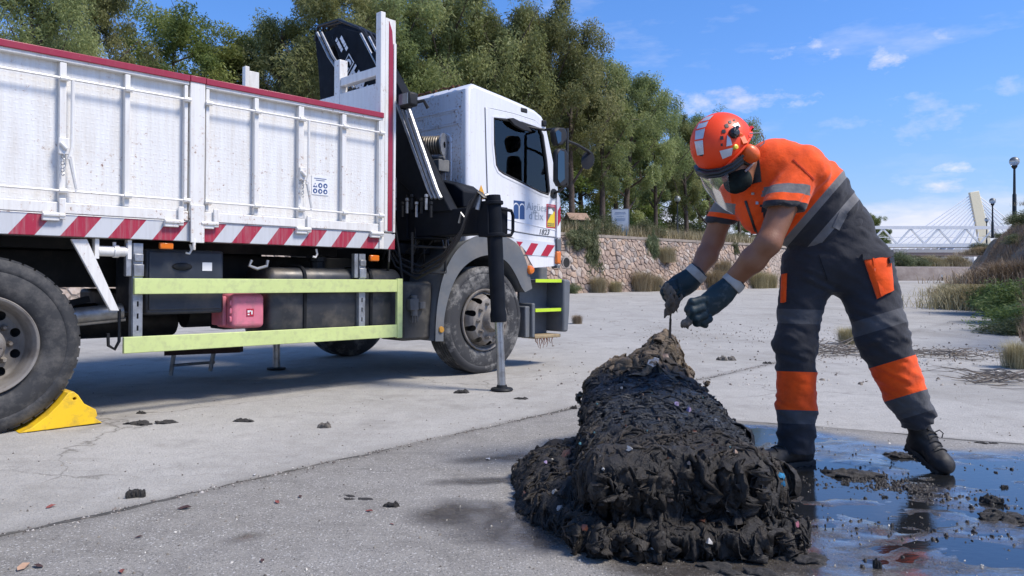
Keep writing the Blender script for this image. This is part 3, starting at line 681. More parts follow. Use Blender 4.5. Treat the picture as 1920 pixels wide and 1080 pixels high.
def bush_variant(seed, kind):
    g = np.random.default_rng(seed)
    if kind in ('bush', 'fresh'):
        n = 46; c = g.normal(size=(n, 3)); c /= np.linalg.norm(c, axis=1)[:, None]; c *= (g.random(n) ** .5)[:, None] * np.array((.5, .5, .42)); c[:, 2] = np.abs(c[:, 2]) * 1.3 + .05
        return leaves(c, 9000, .17, .055, .013, .15, seed, 1., .5, .3), (BUS if kind == 'bush' else GRN)
    if kind == 'hang':
        n = 60; t = g.random(n); c = np.stack([g.normal(0, .26, n), -.12 - .3 * t + g.normal(0, .07, n), -1.0 * t + .22 + g.normal(0, .1, n)], -1)
        return leaves(c, 6000, .15, .13, .022, .75, seed, 1.2, .5, .8), BUS
    if kind == 'straw':        # reeds and tall dry grass
        n = 4200; b = g.normal(0, .26, (n, 2)); a = g.uniform(0, 6.28, n); l = g.uniform(.35, 1.05, n) * (1 - .5 * np.clip(np.linalg.norm(b, axis=1) / .6, 0, 1)); out = g.uniform(.08, .75, n)
    else:                      # tuft
        n = 2300; b = g.normal(0, .16, (n, 2)); a = np.arctan2(b[:, 1], b[:, 0]) + g.normal(0, .7, n); l = g.uniform(.35, 1., n); out = g.uniform(.1, .75, n)
    v = []; w = .0038 if kind == 'straw' else .004
    p0 = np.stack([b[:, 0], b[:, 1], 0 * a], -1); d = np.stack([np.cos(a), np.sin(a), 0 * a], -1); s = np.stack([-np.sin(a), np.cos(a), 0 * a], -1) * w
    mid = p0 + d * (l * out * .35)[:, None] + np.array((0, 0, 1)) * (l * .62)[:, None]; tip = p0 + d * (l * out)[:, None] + np.array((0, 0, 1)) * (l * (1 - .35 * out))[:, None]
    v = np.stack([p0 - s, p0 + s, mid + s * .8, mid - s * .8, tip], 1).reshape(-1, 3); k = np.arange(n) * 5
    f = np.concatenate([np.stack([k, k + 1, k + 2, k + 3], -1), np.stack([k + 3, k + 2, k + 4, k + 4], -1)])
    return (v, f, np.repeat(g.random(n), 5)), DRY
BV = {}
for k, (nm, kd) in enumerate((('bush0', 'bush'), ('bush1', 'bush'), ('fresh0', 'fresh'), ('fresh1', 'fresh'), ('hang0', 'hang'), ('hang1', 'hang'), ('straw0', 'straw'), ('straw1', 'straw'), ('tuft0', 'tuft'), ('tuft1', 'tuft'))):
    (v, f, ti), m = bush_variant(100 + k, kd)
    if kd in ('straw', 'tuft'):
        quads = f[:len(f) // 2]; tris = f[len(f) // 2:][:, :3]; me = bpy.data.meshes.new(nm); me.from_pydata(v.tolist(), [], quads.tolist() + tris.tolist()); me.materials.append(m)
        at = me.attributes.new('tint', 'FLOAT', 'POINT'); at.data.foreach_set('value', ti.astype(np.float32)); BV[nm] = me
    else: o = npmesh(nm, v, f, m, smooth=False, attrs={'tint': ti}); BV[nm] = o.data; bpy.data.objects.remove(o)
def plant(name, label, cat, var, loc, sc, rz, group=None, m=None):
    o = link(name, BV[var]); o.location = loc; o.scale = sc if isinstance(sc, tuple) else (sc,) * 3; o.rotation_euler = (0, 0, rz); tag(o, label, cat, group); return o
face = math.atan2(sd[1], sd[0])
def on_wall(px, py):
    """where the ray through a pixel meets the wall slope"""
    r = ray(px, py); n = Vector((*sn, -BAT)); p0 = Vector((*P0, 0)); t = (p0 - CAMLOC).dot(n) / r.dot(n); return CAMLOC + r * t
for px, py, v, s, lab in ((1100, 440, 'hang0', (1.3, 1.3, 2.2), 'big dark bush hanging over the wall beside the round drain'), (1218, 448, 'hang1', (.9, .9, 1.3), 'dark green bush hanging over the wall coping below the blue and white board'),
                          (1078, 436, 'hang1', (1.5, 1.3, .9), 'grey green bush spilling over the coping next to the cab'), (1376, 460, 'hang0', (.6, .6, .6), 'small green bush on the coping between the worker forearms')):
    p = on_wall(px, py); plant('hanging_bush', lab, 'bush', v, (p.x, p.y, p.z), s, face, 'bushes hanging over the wall')
for k, (px, py, s, lab) in enumerate(((1244, 478, 1.3, 'tan dry tuft growing high on the wall face below the lamp'), (1198, 543, 1.5, 'dry tuft at the wall foot, straight below the information board'), (1117, 548, 1.1, 'dry tuft at the wall foot under the big hanging bush'),
                                     (1222, 540, 1.2, 'dry tuft at the wall foot, between the board and the dark glove'), (1335, 535, 1.7, 'pale dry tuft at the wall foot between the two forearms'), (1350, 505, 1.5, 'pale dry tuft half way up the wall between the forearms'),
                                     (1415, 532, 1.6, 'dry tuft at the wall foot under the worker elbow'), (1437, 530, 1.4, 'dry tuft at the wall foot left of the orange thigh pocket'), (1150, 546, .8, 'small dry tuft at the wall foot between two larger ones'), (1305, 500, 1.0, 'small dry tuft on the wall just behind the wrist'))):
    p = on_wall(px, py); o = plant('dry_tuft', lab, 'grass tuft', 'tuft%d' % (k % 2), (p.x + .1, p.y - .15, max(p.z - .35 * s, 0)), s, k * 1.3, 'dry tufts on the wall')
p = on_wall(1072, 548); plant('green_tuft', 'small grey green weed at the wall foot beside the cab step', 'weed', 'bush0', (p.x, p.y - .3, 0), (1.1, 1.1, .8), 0)
for k, (px, d, z, v, s, lab) in enumerate(((1075, 43, 3.2, 'bush0', 2.2, 'grey green shrub in front of the little wooden shelter'), (1120, 44, 3.2, 'bush1', 2.6, 'shrub between the wooden shelter and the information board'), (1205, 47, 3.3, 'bush1', 2.4, 'dark shrub right of the information board'),
                                         (1140, 54, 3.4, 'fresh0', 5, 'tall green shrub under the trees behind the information board'), (1082, 56, 3.4, 'fresh1', 6, 'tall green shrub under the trees behind the wooden shelter'), (1240, 62, 3.4, 'bush0', 5, 'shrub under the trees left of the globe lamp'), (1325, 66, 3.4, 'bush1', 5, 'shrub under the trees right of the globe lamp'), (1375, 58, 3.2, 'bush0', 2, 'green shrub on top of the wall between the forearms'), (1190, 60, 3.4, 'fresh0', 5, 'tall green shrub beneath the trees right of the board'),(1290, 70, 3.4, 'fresh1', 5, 'tall green shrub far behind the pink seated figure'))):
    b = W(px, HOR, d); plant('shrub', lab, 'shrub', v, (b.x, b.y, z), (s, s, s * .7), k * 1.1, 'shrubs on the left bank')
# dry grass along the top of the wall
def blades(name, n, fn, l0, l1, w, m, seed, kind='stuff'):
    g = np.random.default_rng(seed); p0 = fn(g, n); a = g.uniform(0, 6.28, n); l = g.uniform(l0, l1, n); out = g.uniform(.1, .6, n)
    d = np.stack([np.cos(a), np.sin(a), 0 * a], -1); s = np.stack([-np.sin(a), np.cos(a), 0 * a], -1) * w
    tip = p0 + d * (l * out)[:, None] + np.array((0, 0, 1)) * l[:, None]
    v = np.stack([p0 - s, p0 + s, tip], 1).reshape(-1, 3); f = np.arange(3 * n).reshape(n, 3)
    return tag(npmesh(name, v, f, m, smooth=False, attrs={'tint': np.repeat(g.random(n), 3)}), kind=kind)
def top_grass(g, n):
    t = g.random(n); u = g.random(n) ** 1.5 * 7 + 1.3; p = WALL[1] + (WALL[3] - WALL[1]) * t[:, None]; p = np.where((t < .62)[:, None], WALL[1] + (WALL[2] - WALL[1]) * (t / .62)[:, None], WALL[2] + (WALL[3] - WALL[2]) * ((t - .62) / .38)[:, None])
    p = p + sn * u[:, None]; return np.stack([p[:, 0], p[:, 1], WH + .12 + .05 * u], -1)
tag(blades('bank_grass', 16000, top_grass, .25, .85, .02, DRY, 5), 'dry straw coloured grass along the top of the stone wall', 'grass')
# right bank plants
g_ = np.random.default_rng(8)
def bank_grass(g, n):
    y = 9 + 95 * g.random(n) ** 1.8; t = g.random(n) * 1.25; x = .58 * y + 1.0 + 2.55 * t; z = 4.0 * np.clip(t, 0, 1) ** .92; return np.stack([x - .1, y, z - .05], -1)
tag(blades('slope_grass', 30000, bank_grass, .10, .32, .006, RED, 6), 'thin dry grass covering the slope of the right bank', 'grass')
def at_rb(y, t, dx=0): x, z = rb(y, t); return (x + dx, y, z)
for k, (y, t, dx, v, s, nm, lab) in enumerate((
        (12.6, .0, .15, 'fresh0', (1.7, 2.0, .98), 'green_bush', 'bright green feathery bush at the foot of the right bank, nearest to the camera'), (14.8, .05, .2, 'fresh1', (1.7, 2.2, 1.15), 'green_bush', 'bright green bush at the foot of the right bank, second in the line'),
        (17.5, .03, .1, 'fresh0', (1.5, 2.2, .95), 'green_bush', 'green bush at the foot of the right bank where dry reeds begin'), (12.0, .0, -.35, 'bush1', (1.2, 1.1, .5), 'dark_bush', 'low dark leafy plant in front of the bright green bush on the right'),
        (20.5, .0, -.1, 'straw0', (1.7, 2.6, 1.15), 'reed_clump', 'grey dry reed clump just beyond the green bushes'), (24, .02, -.1, 'straw1', (1.8, 2.8, 1.25), 'reed_clump', 'grey dry reed clump in the middle of the bank foot'),
        (27, .02, -.3, 'bush0', (1.6, 2.2, 1.1), 'dark_bush', 'olive bush between the reed clumps at the bank foot'), (29, .0, -.2, 'straw0', (1.9, 3, 1.2), 'reed_clump', 'grey dry reed clump, farther of the two past the olive bush'), (33, .0, -.2, 'straw1', (2.0, 3, 1.2), 'reed_clump', 'grey dry reed clump at the far end of the row along the bank'),
        (37, .0, -.1, 'bush1', (1.8, 2.6, 1.0), 'dark_bush', 'olive bush at the far end of the plants along the bank foot'), (24, .62, 0, 'bush1', (1.8, 1.8, .7), 'slope_bush', 'dark green bush half way up the right bank'), (18, .2, 0, 'straw1', (2.2, 2.2, .8), 'reed_clump', 'dry reed clump on the slope above the green bush'),
        (29, .5, .1, 'bush0', (1.2, 1.2, .6), 'slope_bush', 'smaller dark green bush on the slope, beyond the larger one'), (33.5, 1.0, .2, 'straw0', (1.2, 1.2, .5), 'reed_clump', 'dry reed clump on the crest at the right edge of the view'), (46, 1.0, .2, 'tuft0', (1.2, 1.2, .7), 'crest_tuft', 'dry tuft on the crest between the two nearest bank lamps'),
        (62, .98, .1, 'bush1', (2.4, 2.4, .7), 'crest_bush', 'olive bush on the crest below the middle bank lamp'), (84, .9, -.5, 'bush0', (3.5, 3.5, 1.3), 'crest_bush', 'olive bush on the far crest where the footbridge lands'), (75, .7, -.3, 'straw1', (3, 3, 1.1), 'reed_clump', 'dry reed clump on the far slope below the footbridge'))):
    plant(nm, lab, 'bush' if 'bush' in nm else 'reeds' if 'reed' in nm else 'grass tuft', v, at_rb(y, t, dx), s, k * 1.7)
for k, (px, d, s, v, lab) in enumerate(((1682, 130, 7, 'bush0', 'pale green bush behind the far bank, beside the worker hip'), (1716, 132, 5, 'bush1', 'pale green bush behind the far bank below the middle of the footbridge'), (1745, 134, 5, 'straw0', 'dry reeds behind the far bank below the road bridge'), (1790, 134, 5, 'straw1', 'dry reeds behind the far bank near the right slope'), (1655, 128, 5, 'bush1', 'pale green bush behind the far bank, half hidden by the worker'))):
    b = W(px, HOR, d); plant('far_bush', lab, 'bush', v, (b.x, b.y, 2.2), (s, s, s * .6), k)

# ================================================================== LAMPS, SIGNS, SHELTER, PEOPLE, BRIDGES
iron = mat('lamp_iron', (.035, .04, .042), .5, .6, var=.2); globe_m = NT('lamp_globe'); globe_m.set('Base Color', (.62, .66, .66, 1)); globe_m.set('Roughness', .12); globe_m.set('Transmission Weight', .55); globe_m = globe_m.m
cap_m = mat('lamp_cap', (.16, .17, .17), .4, .5)
def lamp(label, px, gy, d, z0, dia=.46):
    top = EYE + (HOR - gy) * d / FPX; b = W(px, HOR, d); t = thing('street_lamp', label, 'street lamp', (b.x, b.y, z0), 0, 'globe street lamps'); h = top - z0
    m = MB(); m.tube([(0, 0, -.3), (0, 0, .9), (0, 0, .95), (0, 0, h - dia * .75)], [.10, .09, .065, .05], 12); m.build('post', iron, t)
    m = MB(); m.lathe([(.055, h - dia * .8), (.12, h - dia * .62), (.14, h - dia * .45), (.1, h - dia * .4)], 16); m.build('collar', iron, t)
    m = MB(); r = dia / 2; m.lathe([(max(.001, r * math.sin(a)), h - r * math.cos(a)) for a in np.linspace(.35, math.pi * .62, 12)], 20); m.build('globe', globe_m, t)
    m = MB(); m.lathe([(max(.001, r * 1.02 * math.sin(a)), h - r * 1.02 * math.cos(a)) for a in np.linspace(math.pi * .6, math.pi - .01, 8)], 20); m.build('hood', cap_m, t)
lamp('tallest globe lamp, on the crest of the right bank at the right edge', 1902, 303, 38, 4.0)
lamp('middle globe lamp on the right bank crest, just right of the leaning bridge tower', 1861, 377, 58, 4.0)
lamp('smallest globe lamp, in front of the leaning bridge tower', 1850, 412, 88, 4.0)
lamp('globe lamp among the trees on the left bank, right of the information board', 1270, 373, 55, 3.2)
# information board
bp = W(1163, 416, 45); t = thing('information_board', 'tall white and blue information board standing on the left bank', 'sign', (bp.x, bp.y, 3.1), R(-14)); 
wht = mat('board_white', (.72, .74, .75), .4, var=.06); blu = mat('board_blue', (.12, .38, .62), .4, var=.1); gre = mat('frame_grey', (.32, .33, .34), .4, .6); ink = mat('board_ink', (.06, .14, .30), .5)
z0 = EYE + (HOR - 441) * 45 / FPX - 3.1; z1 = EYE + (HOR - 393) * 45 / FPX - 3.1
m = MB(); m.box((-.48, -.02, z0), (.48, .02, z1)); m.build('panel', wht, t)
m = MB(); m.prism([(-.475, z0 + .01), (.475, z0 + .01), (.475, z0 + .34)] + [(x, z0 + .36 + .04 * math.sin(x * 9)) for x in np.linspace(.4, -.4, 9)] + [(-.475, z0 + .36)], lambda a, b, c: (a, c, b), -.026, -.022); m.build('water_print', blu, t)
for s in (-1, 1): m = MB(); m.bar((s * .5, 0, -.3), (s * .5, 0, z1 + .03), .05, .05); m.build('post', gre, t)
for z in (z0 - .02, z1 + .02): m = MB(); m.bar((-.475, 0, z), (.475, 0, z), .045, .04); m.build('frame_rail', gre, t)
for k, (w_, zz) in enumerate(((.3, .16), (.34, .24), (.22, .40), (.3, .52), (.3, .58), (.26, .64))): m = MB(); m.box((-w_, -.025, z1 - zz - (.025 if k < 2 else .014)), (w_, -.0215, z1 - zz)); m.build('text_line', ink, t)
m = MB()
for k in range(4): m.tube([(-.4 + .2 * k, -.03, z0 + .16), (-.33 + .2 * k, -.03, z0 + .25), (-.28 + .2 * k, -.03, z0 + .14), (-.22 + .2 * k, -.03, z0 + .2)], .009, 4)
m.build('wave_drawing', ink, t)
# little wooden shelter
wood = mat('shelter_wood', (.20, .13, .085), .8, var=.3, bump=.3); rf = mat('shelter_roof', (.30, .20, .14), .85, var=.25, bump=.5, bs=12, bd=.03); pl = mat('shelter_panel', (.42, .44, .44), .6)
bp = W(1081, 430, 43); t = thing('wooden_shelter', 'small wooden notice shelter with pitched tile roof behind the bank shrubs', 'shelter', (bp.x, bp.y, 3.0), R(20))
zt = EYE + (HOR - 415) * 43 / FPX - 3.0
for x in (-.33, .33): m = MB(); m.bar((x, 0, -.2), (x, 0, zt), .09, .09); m.build('post', wood, t)
m = MB(); m.box((-.28, -.03, zt - .75), (.28, .03, zt - .08)); m.build('notice_panel', pl, t)
for s in (-1, 1):
    m = MB(); m.add([(-.62, 0, zt + .42), (.62, 0, zt + .42), (.62, s * .5, zt + .02), (-.62, s * .5, zt + .02), (-.62, 0, zt + .47), (.62, 0, zt + .47), (.62, s * .52, zt + .06), (-.62, s * .52, zt + .06)], [(0, 1, 2, 3), (7, 6, 5, 4), (0, 4, 5, 1), (1, 5, 6, 2), (2, 6, 7, 3), (3, 7, 4, 0)]); m.build('roof_slope', rf, t)
m = MB(); m.prism([(-.45, zt + .05), (.45, zt + .05), (0, zt + .4)], lambda a, b, c: (c, a, b), -.55, -.5); m.prism([(-.45, zt + .05), (.45, zt + .05), (0, zt + .4)], lambda a, b, c: (c, a, b), .5, .55); m.build('gable', wood, t)
# white notice at the wall top, people
bp = W(1420, 452, 62); t = thing('notice_board', 'plain white notice board above the wall, partly behind the worker arm', 'sign', (bp.x, bp.y, 3.1), R(-20))
zz = EYE + (HOR - 446) * 62 / FPX - 3.1; m = MB(); m.box((-.4, -.02, zz - .55), (.4, .02, zz + .05)); m.build('panel', wht, t); 
for x in (-.3, .3): m = MB(); m.bar((x, .045, -.2), (x, .045, zz), .05, .05); m.build('post', gre, t)
skin_far = mat('far_skin', (.40, .24, .17), .6)
def small_person(label, px, fy, d, top, legs, z0, sit=False, rz=0):
    b = W(px, HOR, d); h = EYE + (HOR - fy) * d / FPX - z0
    t = thing('person', label, 'person', (b.x, b.y, z0), rz); h = max(h, .9)
    k = h / (1.25 if sit else 1.72)
    hip = .45 if sit else .9
    tors = [cone((0, 0, hip), (0, 0, hip + .48), .15, .16, (1, 0, 0), .7), cone((-.17, 0, hip + .45), (-.24, -.02, hip + .05), .055, .045), cone((.17, 0, hip + .45), (.24, -.02, hip + .05), .055, .045)]
    lg = []
    for s in (-1, 1): lg += [cone((s * .09, 0, hip), (s * .11, -.4, hip), .085, .07), cone((s * .11, -.4, hip), (s * .11, -.42, .05), .07, .05)] if sit else [cone((s * .09, 0, hip), (s * .1, -.02, .05), .09, .055)]
    hd = [cone((0, 0, hip + .5), (0, 0, hip + .62), .05, .05), ellip((0, -.01, hip + .72), (.085, .1, .115))]
    for nm, ds, m_ in (('body', hd, skin_far), ('shirt', tors, top), ('trousers', lg, legs)):
        v, f = surface(lambda p: smin([g(p) for g in ds], .03), (-.4, -.6, -.05), (.4, .3, 1.85), .035); npmesh(nm, v * k, f, m_, t)
cl = lambda n, c: mat('cloth_' + n, c, .85)
small_person('person in pink top sitting in the grass under the trees', 1284, 436, 56, cl('pink', (.55, .25, .22)), cl('tan', (.40, .26, .2)), 3.15, True)
small_person('person in red top walking on the bank beyond the wall', 1402, 449, 68, cl('red', (.45, .05, .07)), cl('navy', (.05, .05, .1)), 3.2)
small_person('person in dark top walking left of the one in red', 1392, 450, 70, cl('dark', (.10, .08, .09)), cl('grey', (.2, .2, .2)), 3.2)
small_person('tiny person in white top and dark trousers walking far along the channel', 1767, 513, 112, cl('white', (.7, .7, .68)), cl('black', (.03, .03, .035)), 0)
# footbridge
steel = mat('bridge_white', (.82, .82, .80), .45, var=.08); conc = mat('bridge_concrete', (.42, .40, .37), .8, var=.12)
fbz, fbt = 4.15, 1.95; A, B = Vector((33.0, 84, 0)), Vector((57.5, 84.5, 0))
t = thing('footbridge', 'white steel truss footbridge crossing the channel in the distance', 'footbridge', (A.x, A.y, fbz)); ln = (B - A).length; t.rotation_euler = (0, 0, math.atan2(B.y - A.y, B.x - A.x))
for y in (0, 2.2):
    for z, h in ((0, .38), (fbt, .34)) if y == 0 else ((0, .38), (1.0, .08)): m = MB(); m.bar((0, y, z), (ln, y, z), .22 if h > .1 else .06, h); m.build('chord' if h > .1 else 'handrail', steel, t)
    n = 8
    for k in range(n if y == 0 else 0):
        x0, x1 = ln * k / n, ln * (k + 1) / n; xm = (x0 + x1) / 2
        for p, q in (((x0, .17), (xm, fbt - .13)), ((xm, fbt - .13), (x1, .17))): m = MB(); m.bar((p[0], y, p[1]), (q[0], y, q[1]), .16, .16); m.build('diagonal', steel, t)
m = MB(); m.box((0, .12, -.1), (ln, 2.08, .05)); m.build('deck', conc, t)
for x in (.6, ln - 1.0): m = MB(); m.box((x, .4, -fbz + 1), (x + .5, 1.8, -.18)); m.build('support', conc, t)
# cable-stayed road bridge
d = 230; dz = EYE + (HOR - 474) * d / FPX; P = lambda px, py: W(px, py, d)
t = thing('cable_stayed_bridge', 'cable stayed road bridge with pale leaning tower far behind the footbridge', 'bridge', (P(1848, 474).x, d, 0)); ox = t.location.x
cream = mat('tower_concrete', (.86, .76, .52), .7, var=.06); cab_m = mat('cable_sheath', (.82, .82, .82), .5)
m = MB(); m.prism([(P(px, py).x - ox, P(px, py).z) for px, py in ((1840, 480), (1862, 480), (1852, 432), (1834, 358), (1817, 361))], lambda a, b, c: (a, c, b), -.5, .5); m.build('tower', cream, t, bevel=.1)
m = MB(); m.box((-75, -6, dz - 1.0), (70, 6, dz - .1)); m.build('deck', mat('deck_brown', (.30, .22, .18), .8), t)
m = MB(); m.box((-75, -6.2, dz - .1), (70, -5.9, dz + .8)); m.build('parapet', conc, t)
for px in (1700, 1735, 1790, 1880): m = MB(); x = P(px, 500).x - ox; m.box((x - .5, -3, 0), (x + .5, 3, dz - 1.02)); m.build('pier', conc, t)
for k in range(12):
    s = k / 11; top = (P(1820 + 24 * s * .75, 366 + 62 * s * .75).x - ox, 0, P(0, 366 + 62 * s * .75).z)
    m = MB(); m.tube([top, (P(1660 + 165 * s, 476).x - ox, -1.0, dz)], .16, 5); m.build('cable', cab_m, t)
    if k % 2 == 0: m = MB(); m.tube([(top[0] + 2.2, top[1], top[2]), (P(1960 - 85 * s, 476).x - ox, -1.0, dz)], .16, 5); m.build('cable', cab_m, t)
# far buildings beyond the bridge
def far_block(label, px0, px1, ty, d, c):
    a, b = W(px0, HOR, d), W(px1, HOR, d); h = EYE + (HOR - ty) * d / FPX; w_ = b.x - a.x
    t = thing('apartment_block', label, 'building', (a.x, d, 0), 0, 'far pale buildings'); m = MB(); m.box((0, 0, 0), (w_, 14, h)); m.build('walls', mat('render_far', c, .8), t)
    m = MB(); m.box((-.3, -.3, h), (w_ + .3, 14.3, h + .6)); m.build('roof', conc, t); wn = mat('far_window', (.12, .13, .15), .3)
    for z in np.arange(h - 2.4, 6, -3.2):
        for x in np.arange(1.5, w_ - 2, 3.6): m = MB(); m.box((x, -.05, z - 1.3), (x + 1.5, .3, z)); m.build('window', wn, t, smooth=0)
far_block('pale far building just right of the bridge tower', 1868, 1890, 464, 330, (.62, .60, .56)); far_block('pale far building below the tower, between the cables', 1788, 1826, 459, 340, (.66, .64, .60)); far_block('pinkish far low building under the bridge deck by the worker', 1672, 1712, 469, 345, (.55, .42, .36))
far_block('low wide pale far building under the middle of the bridge deck', 1722, 1782, 468, 350, (.58, .52, .47))
# ================================================================== CRANE TRUCK  (local x forward, y away from the camera side, z up)
TA, TH = (-3.07, 4.44), R(45.6); tc_, ts_ = math.cos(TH), math.sin(TH)
truck = thing('crane_truck', 'white tipper truck with red striped bed side and folded black loader crane', 'truck', (*TA, 0), TH)
LIFT = .036                                   # the rear stands a little higher on its springs
truck.location.z = LIFT; truck.rotation_euler = (0, math.asin(LIFT / 4.02), TH)
def S(px, py, v=0.):
    """pixel -> (s, z) on the plane y = v of the truck"""
    t = (px - 960) / FPX; ox, oy = TA[0] - ts_ * v, TA[1] + tc_ * v
    s = (t * oy - ox) / (tc_ - t * ts_); d = oy + ts_ * s
    return s, EYE + (HOR - py) / FPX * d - LIFT * (1 - s / 4.02)
def sx(px, v=0.): return S(px, 500, v)[0]
white = painted('bed_white', (.75, .735, .70)).m
frame_w = painted('bed_frame_white', (.76, .745, .70), rust=.66, gamt=.65).m
cabw = painted('cab_white', (.76, .76, .765), rough=.3, rust=.70, gamt=.38, coat=.3).m
cabback = painted('cab_back_white', (.70, .72, .76), rough=.4, rust=.61, gamt=.4).m
redp = painted('trim_red', (.30, .012, .035), rust=.72, gamt=.12, chip=(.62, .6, .58)).m
black = mat('chassis_black', (.011, .012, .0135), .6, var=.3, vs=4, dirt=(.05, .045, .04), ds=5, damt=.4, spec=.3)
crane_b = mat('crane_black', (.009, .011, .015), .62, var=.3, vs=5, dirt=(.03, .028, .026), ds=7, damt=.15, spec=.09)
plast = mat('grey_plastic', (.115, .125, .135), .6, var=.15, vs=4, dirt=(.22, .20, .17), ds=3, damt=.45, bump=.15, bs=300, bd=.001)
navy = mat('toolbox_navy', (.028, .035, .048), .5, var=.2, dirt=(.10, .09, .08), ds=5, damt=.5)
lime = mat('lime_rail', (.56, .64, .25), .5, var=.08, vs=3, dirt=(.34, .35, .20), ds=16, damt=.4)
galv = mat('galvanised', (.36, .37, .38), .45, .7, var=.2, vs=20, dirt=(.15, .13, .1), ds=8)
chrome = mat('chrome_rod', (.42, .43, .44), .32, .9, var=.1, dirt=(.12, .11, .10), ds=12)
hose = mat('hose_rubber', (.012, .012, .013), .45, var=.2)
rubber = mat('seal_rubber', (.01, .01, .011), .6)
orange_l = NT('amber_lens'); orange_l.set('Base Color', (.72, .17, .015, 1)); orange_l.set('Roughness', .15); orange_l.set('Coat Weight', .6); orange_l = orange_l.m
pinkred = mat('faded_red_box', (.62, .17, .23), .5, var=.1, vs=3, dirt=(.26, .15, .15), ds=9, damt=.55)
deepred = mat('sticker_red', (.42, .015, .04), .4); stw = mat('sticker_white', (.75, .75, .75), .4, var=.04); blue = mat('logo_blue', (.025, .07, .20), .4, var=.06)
lgrey = mat('lettering_grey', (.38, .41, .44), .45, var=.05); dgrey = mat('outline_grey', (.12, .125, .13), .5); yel = mat('sticker_yellow', (.75, .55, .03), .4, var=.06); oryel = mat('warning_yellow', (.72, .36, .04), .4, var=.06)
tyre_m = NT('tyre_rubber'); _n = tyre_m.noise(3, 6, .7); _m = tyre_m.ramp(tyre_m.noise(7, 6, .72), (.46, 0.), (.66, .5))
tyre_m.set('Base Color', tyre_m.mix(_m, tyre_m.mix(_n, (.016, .017, .019), (.035, .036, .038)), (.15, .14, .125))); tyre_m.set('Roughness', .72); tyre_m.bump(tyre_m.noise(60, 4), .25, .003); tyre_m = tyre_m.m
muddy = NT('muddy_tyre'); _m = muddy.ramp(muddy.noise(4.2, 7, .72), (.50, 0.), (.62, .8)); muddy.set('Base Color', muddy.mix(_m, muddy.mix(muddy.noise(3, 5), (.02, .021, .023), (.05, .05, .052)), (.26, .25, .23))); muddy.set('Roughness', .78); muddy.bump(muddy.noise(50, 4), .3, .003); muddy = muddy.m
rim_m = mat('rim_steel', (.235, .215, .19), .65, .2, var=.22, vs=7, dirt=(.10, .075, .055), ds=6, damt=.7)

def stripes(name, per, wid, lean, phase, base=(.55, .56, .57), red=(.36, .018, .045)):
    t = NT(name); x, y, z = t.sep(); u = t.math('FRACT', t.math('DIVIDE', t.math('SUBTRACT', t.math('SUBTRACT', x, phase), t.math('MULTIPLY', z, lean)), per))
    f = t.math('LESS_THAN', u, wid / per); g = t.noise(6, 6, .65); c = t.mix(f, base, red); ge = t.ramp(t.noise(5, 6, .7, (8, 8, .6)), (.45, 0.), (.75, .4)); c = t.mix(ge, c, (.36, .35, .33))
    ch = t.ramp(t.noise(45, 5, .7), (.69, 0.), (.71, .9)); c = t.mix(ch, c, (.66, .64, .60)); t.set('Base Color', c); t.set('Roughness', .4); return t.m
tape = stripes('hazard_tape', .275, .137, .77, 1.497 - 1.145 * .77)
def tread_plate():
    t = NT('tread_plate_white'); x, y, z = t.sep(); c = .030
    def cell(a): 
        k = t.math('DIVIDE', a, c); return t.math('FLOOR', k), t.math('SUBTRACT', t.math('FRACT', k), .5)
    i, fu = cell(x); j, fv = cell(z); par = t.math('FLOORED_MODULO', t.math('ADD', i, j), 2)
    au, av = t.math('ABSOLUTE', fu), t.math('ABSOLUTE', fv)
    def dash(a, b): return t.math('MULTIPLY', t.math('SUBTRACT', 1.0, t.math('DIVIDE', a, .47), None, True), t.math('SUBTRACT', 1.0, t.math('DIVIDE', b, .15), None, True))
    h = t.math('ADD', t.math('MULTIPLY', dash(au, av), par), t.math('MULTIPLY', dash(av, au), t.math('SUBTRACT', 1.0, par)))
    h = t.math('POWER', h, .45)
    a = t.noise(1.6, 6, .65); b = t.noise(30, 5, .7); st = t.noise(4, 6, .7, (6, 6, .5))
    col = t.mix(t.ramp(st, (.40, 0.), (.75, .6)), (.75, .745, .72), (.55, .50, .41))
    run = t.math('MULTIPLY', t.ramp(t.noise(9, 5, .7, (2.4, 2.4, .22)), (.56, 0.), (.72, .4)), t.ramp(z, (.0, 1.), (1., .35))); col = t.mix(run, col, (.47, .37, .26))
    ch = t.math('MULTIPLY', t.ramp(b, (.63, 0.), (.655, 1.)), t.ramp(a, (.50, 0.), (.60, 1.))); halo = t.math('MULTIPLY', t.ramp(b, (.55, 0.), (.66, .5)), t.ramp(a, (.50, 0.), (.60, 1.)))
    col = t.mix(halo, col, (.50, .33, .2)); col = t.mix(ch, col, (.16, .06, .03)); t.set('Base Color', col); t.set('Roughness', .36); t.set('Coat Weight', .15)
    t.bump(t.math('ADD', h, t.math('MULTIPLY', t.noise(3, 3), .8)), .22, .005); return t.m
plate_m = tread_plate()

# ---- chassis
m = MB()
for y in (.78, 1.62): m.box((-1.7, y, .82), (5.15, y + .08, 1.08))
for x in (-1.2, .7, 1.9, 3.0, 4.6): m.box((x, .862, .86), (x + .1, 1.618, 1.04))
m.build('chassis_frame', black, truck, bevel=.006)
m = MB(); m.tube([(0, .35, .49), (0, 2.1, .49)], .075, 14); m.lathe([(.05, -.22), (.2, -.12), (.23, 0), (.2, .12), (.05, .22)], 18, Matrix.Translation((0, 1.22, .51))); m.build('rear_axle', black, truck)
m = MB(); m.tube([(4.02, .35, .47), (4.02, 2.1, .47)], .055, 12); m.build('front_axle', black, truck)
for y in (.62, 1.84):
    m = MB()
    for k in range(5): m.tube([(-.75 + .09 * k, y, .74 - .022 * k), (0, y, .56 - .02 * k), (.75 - .09 * k, y, .74 - .022 * k)], .03, 4)
    m.build('leaf_spring', black, truck)
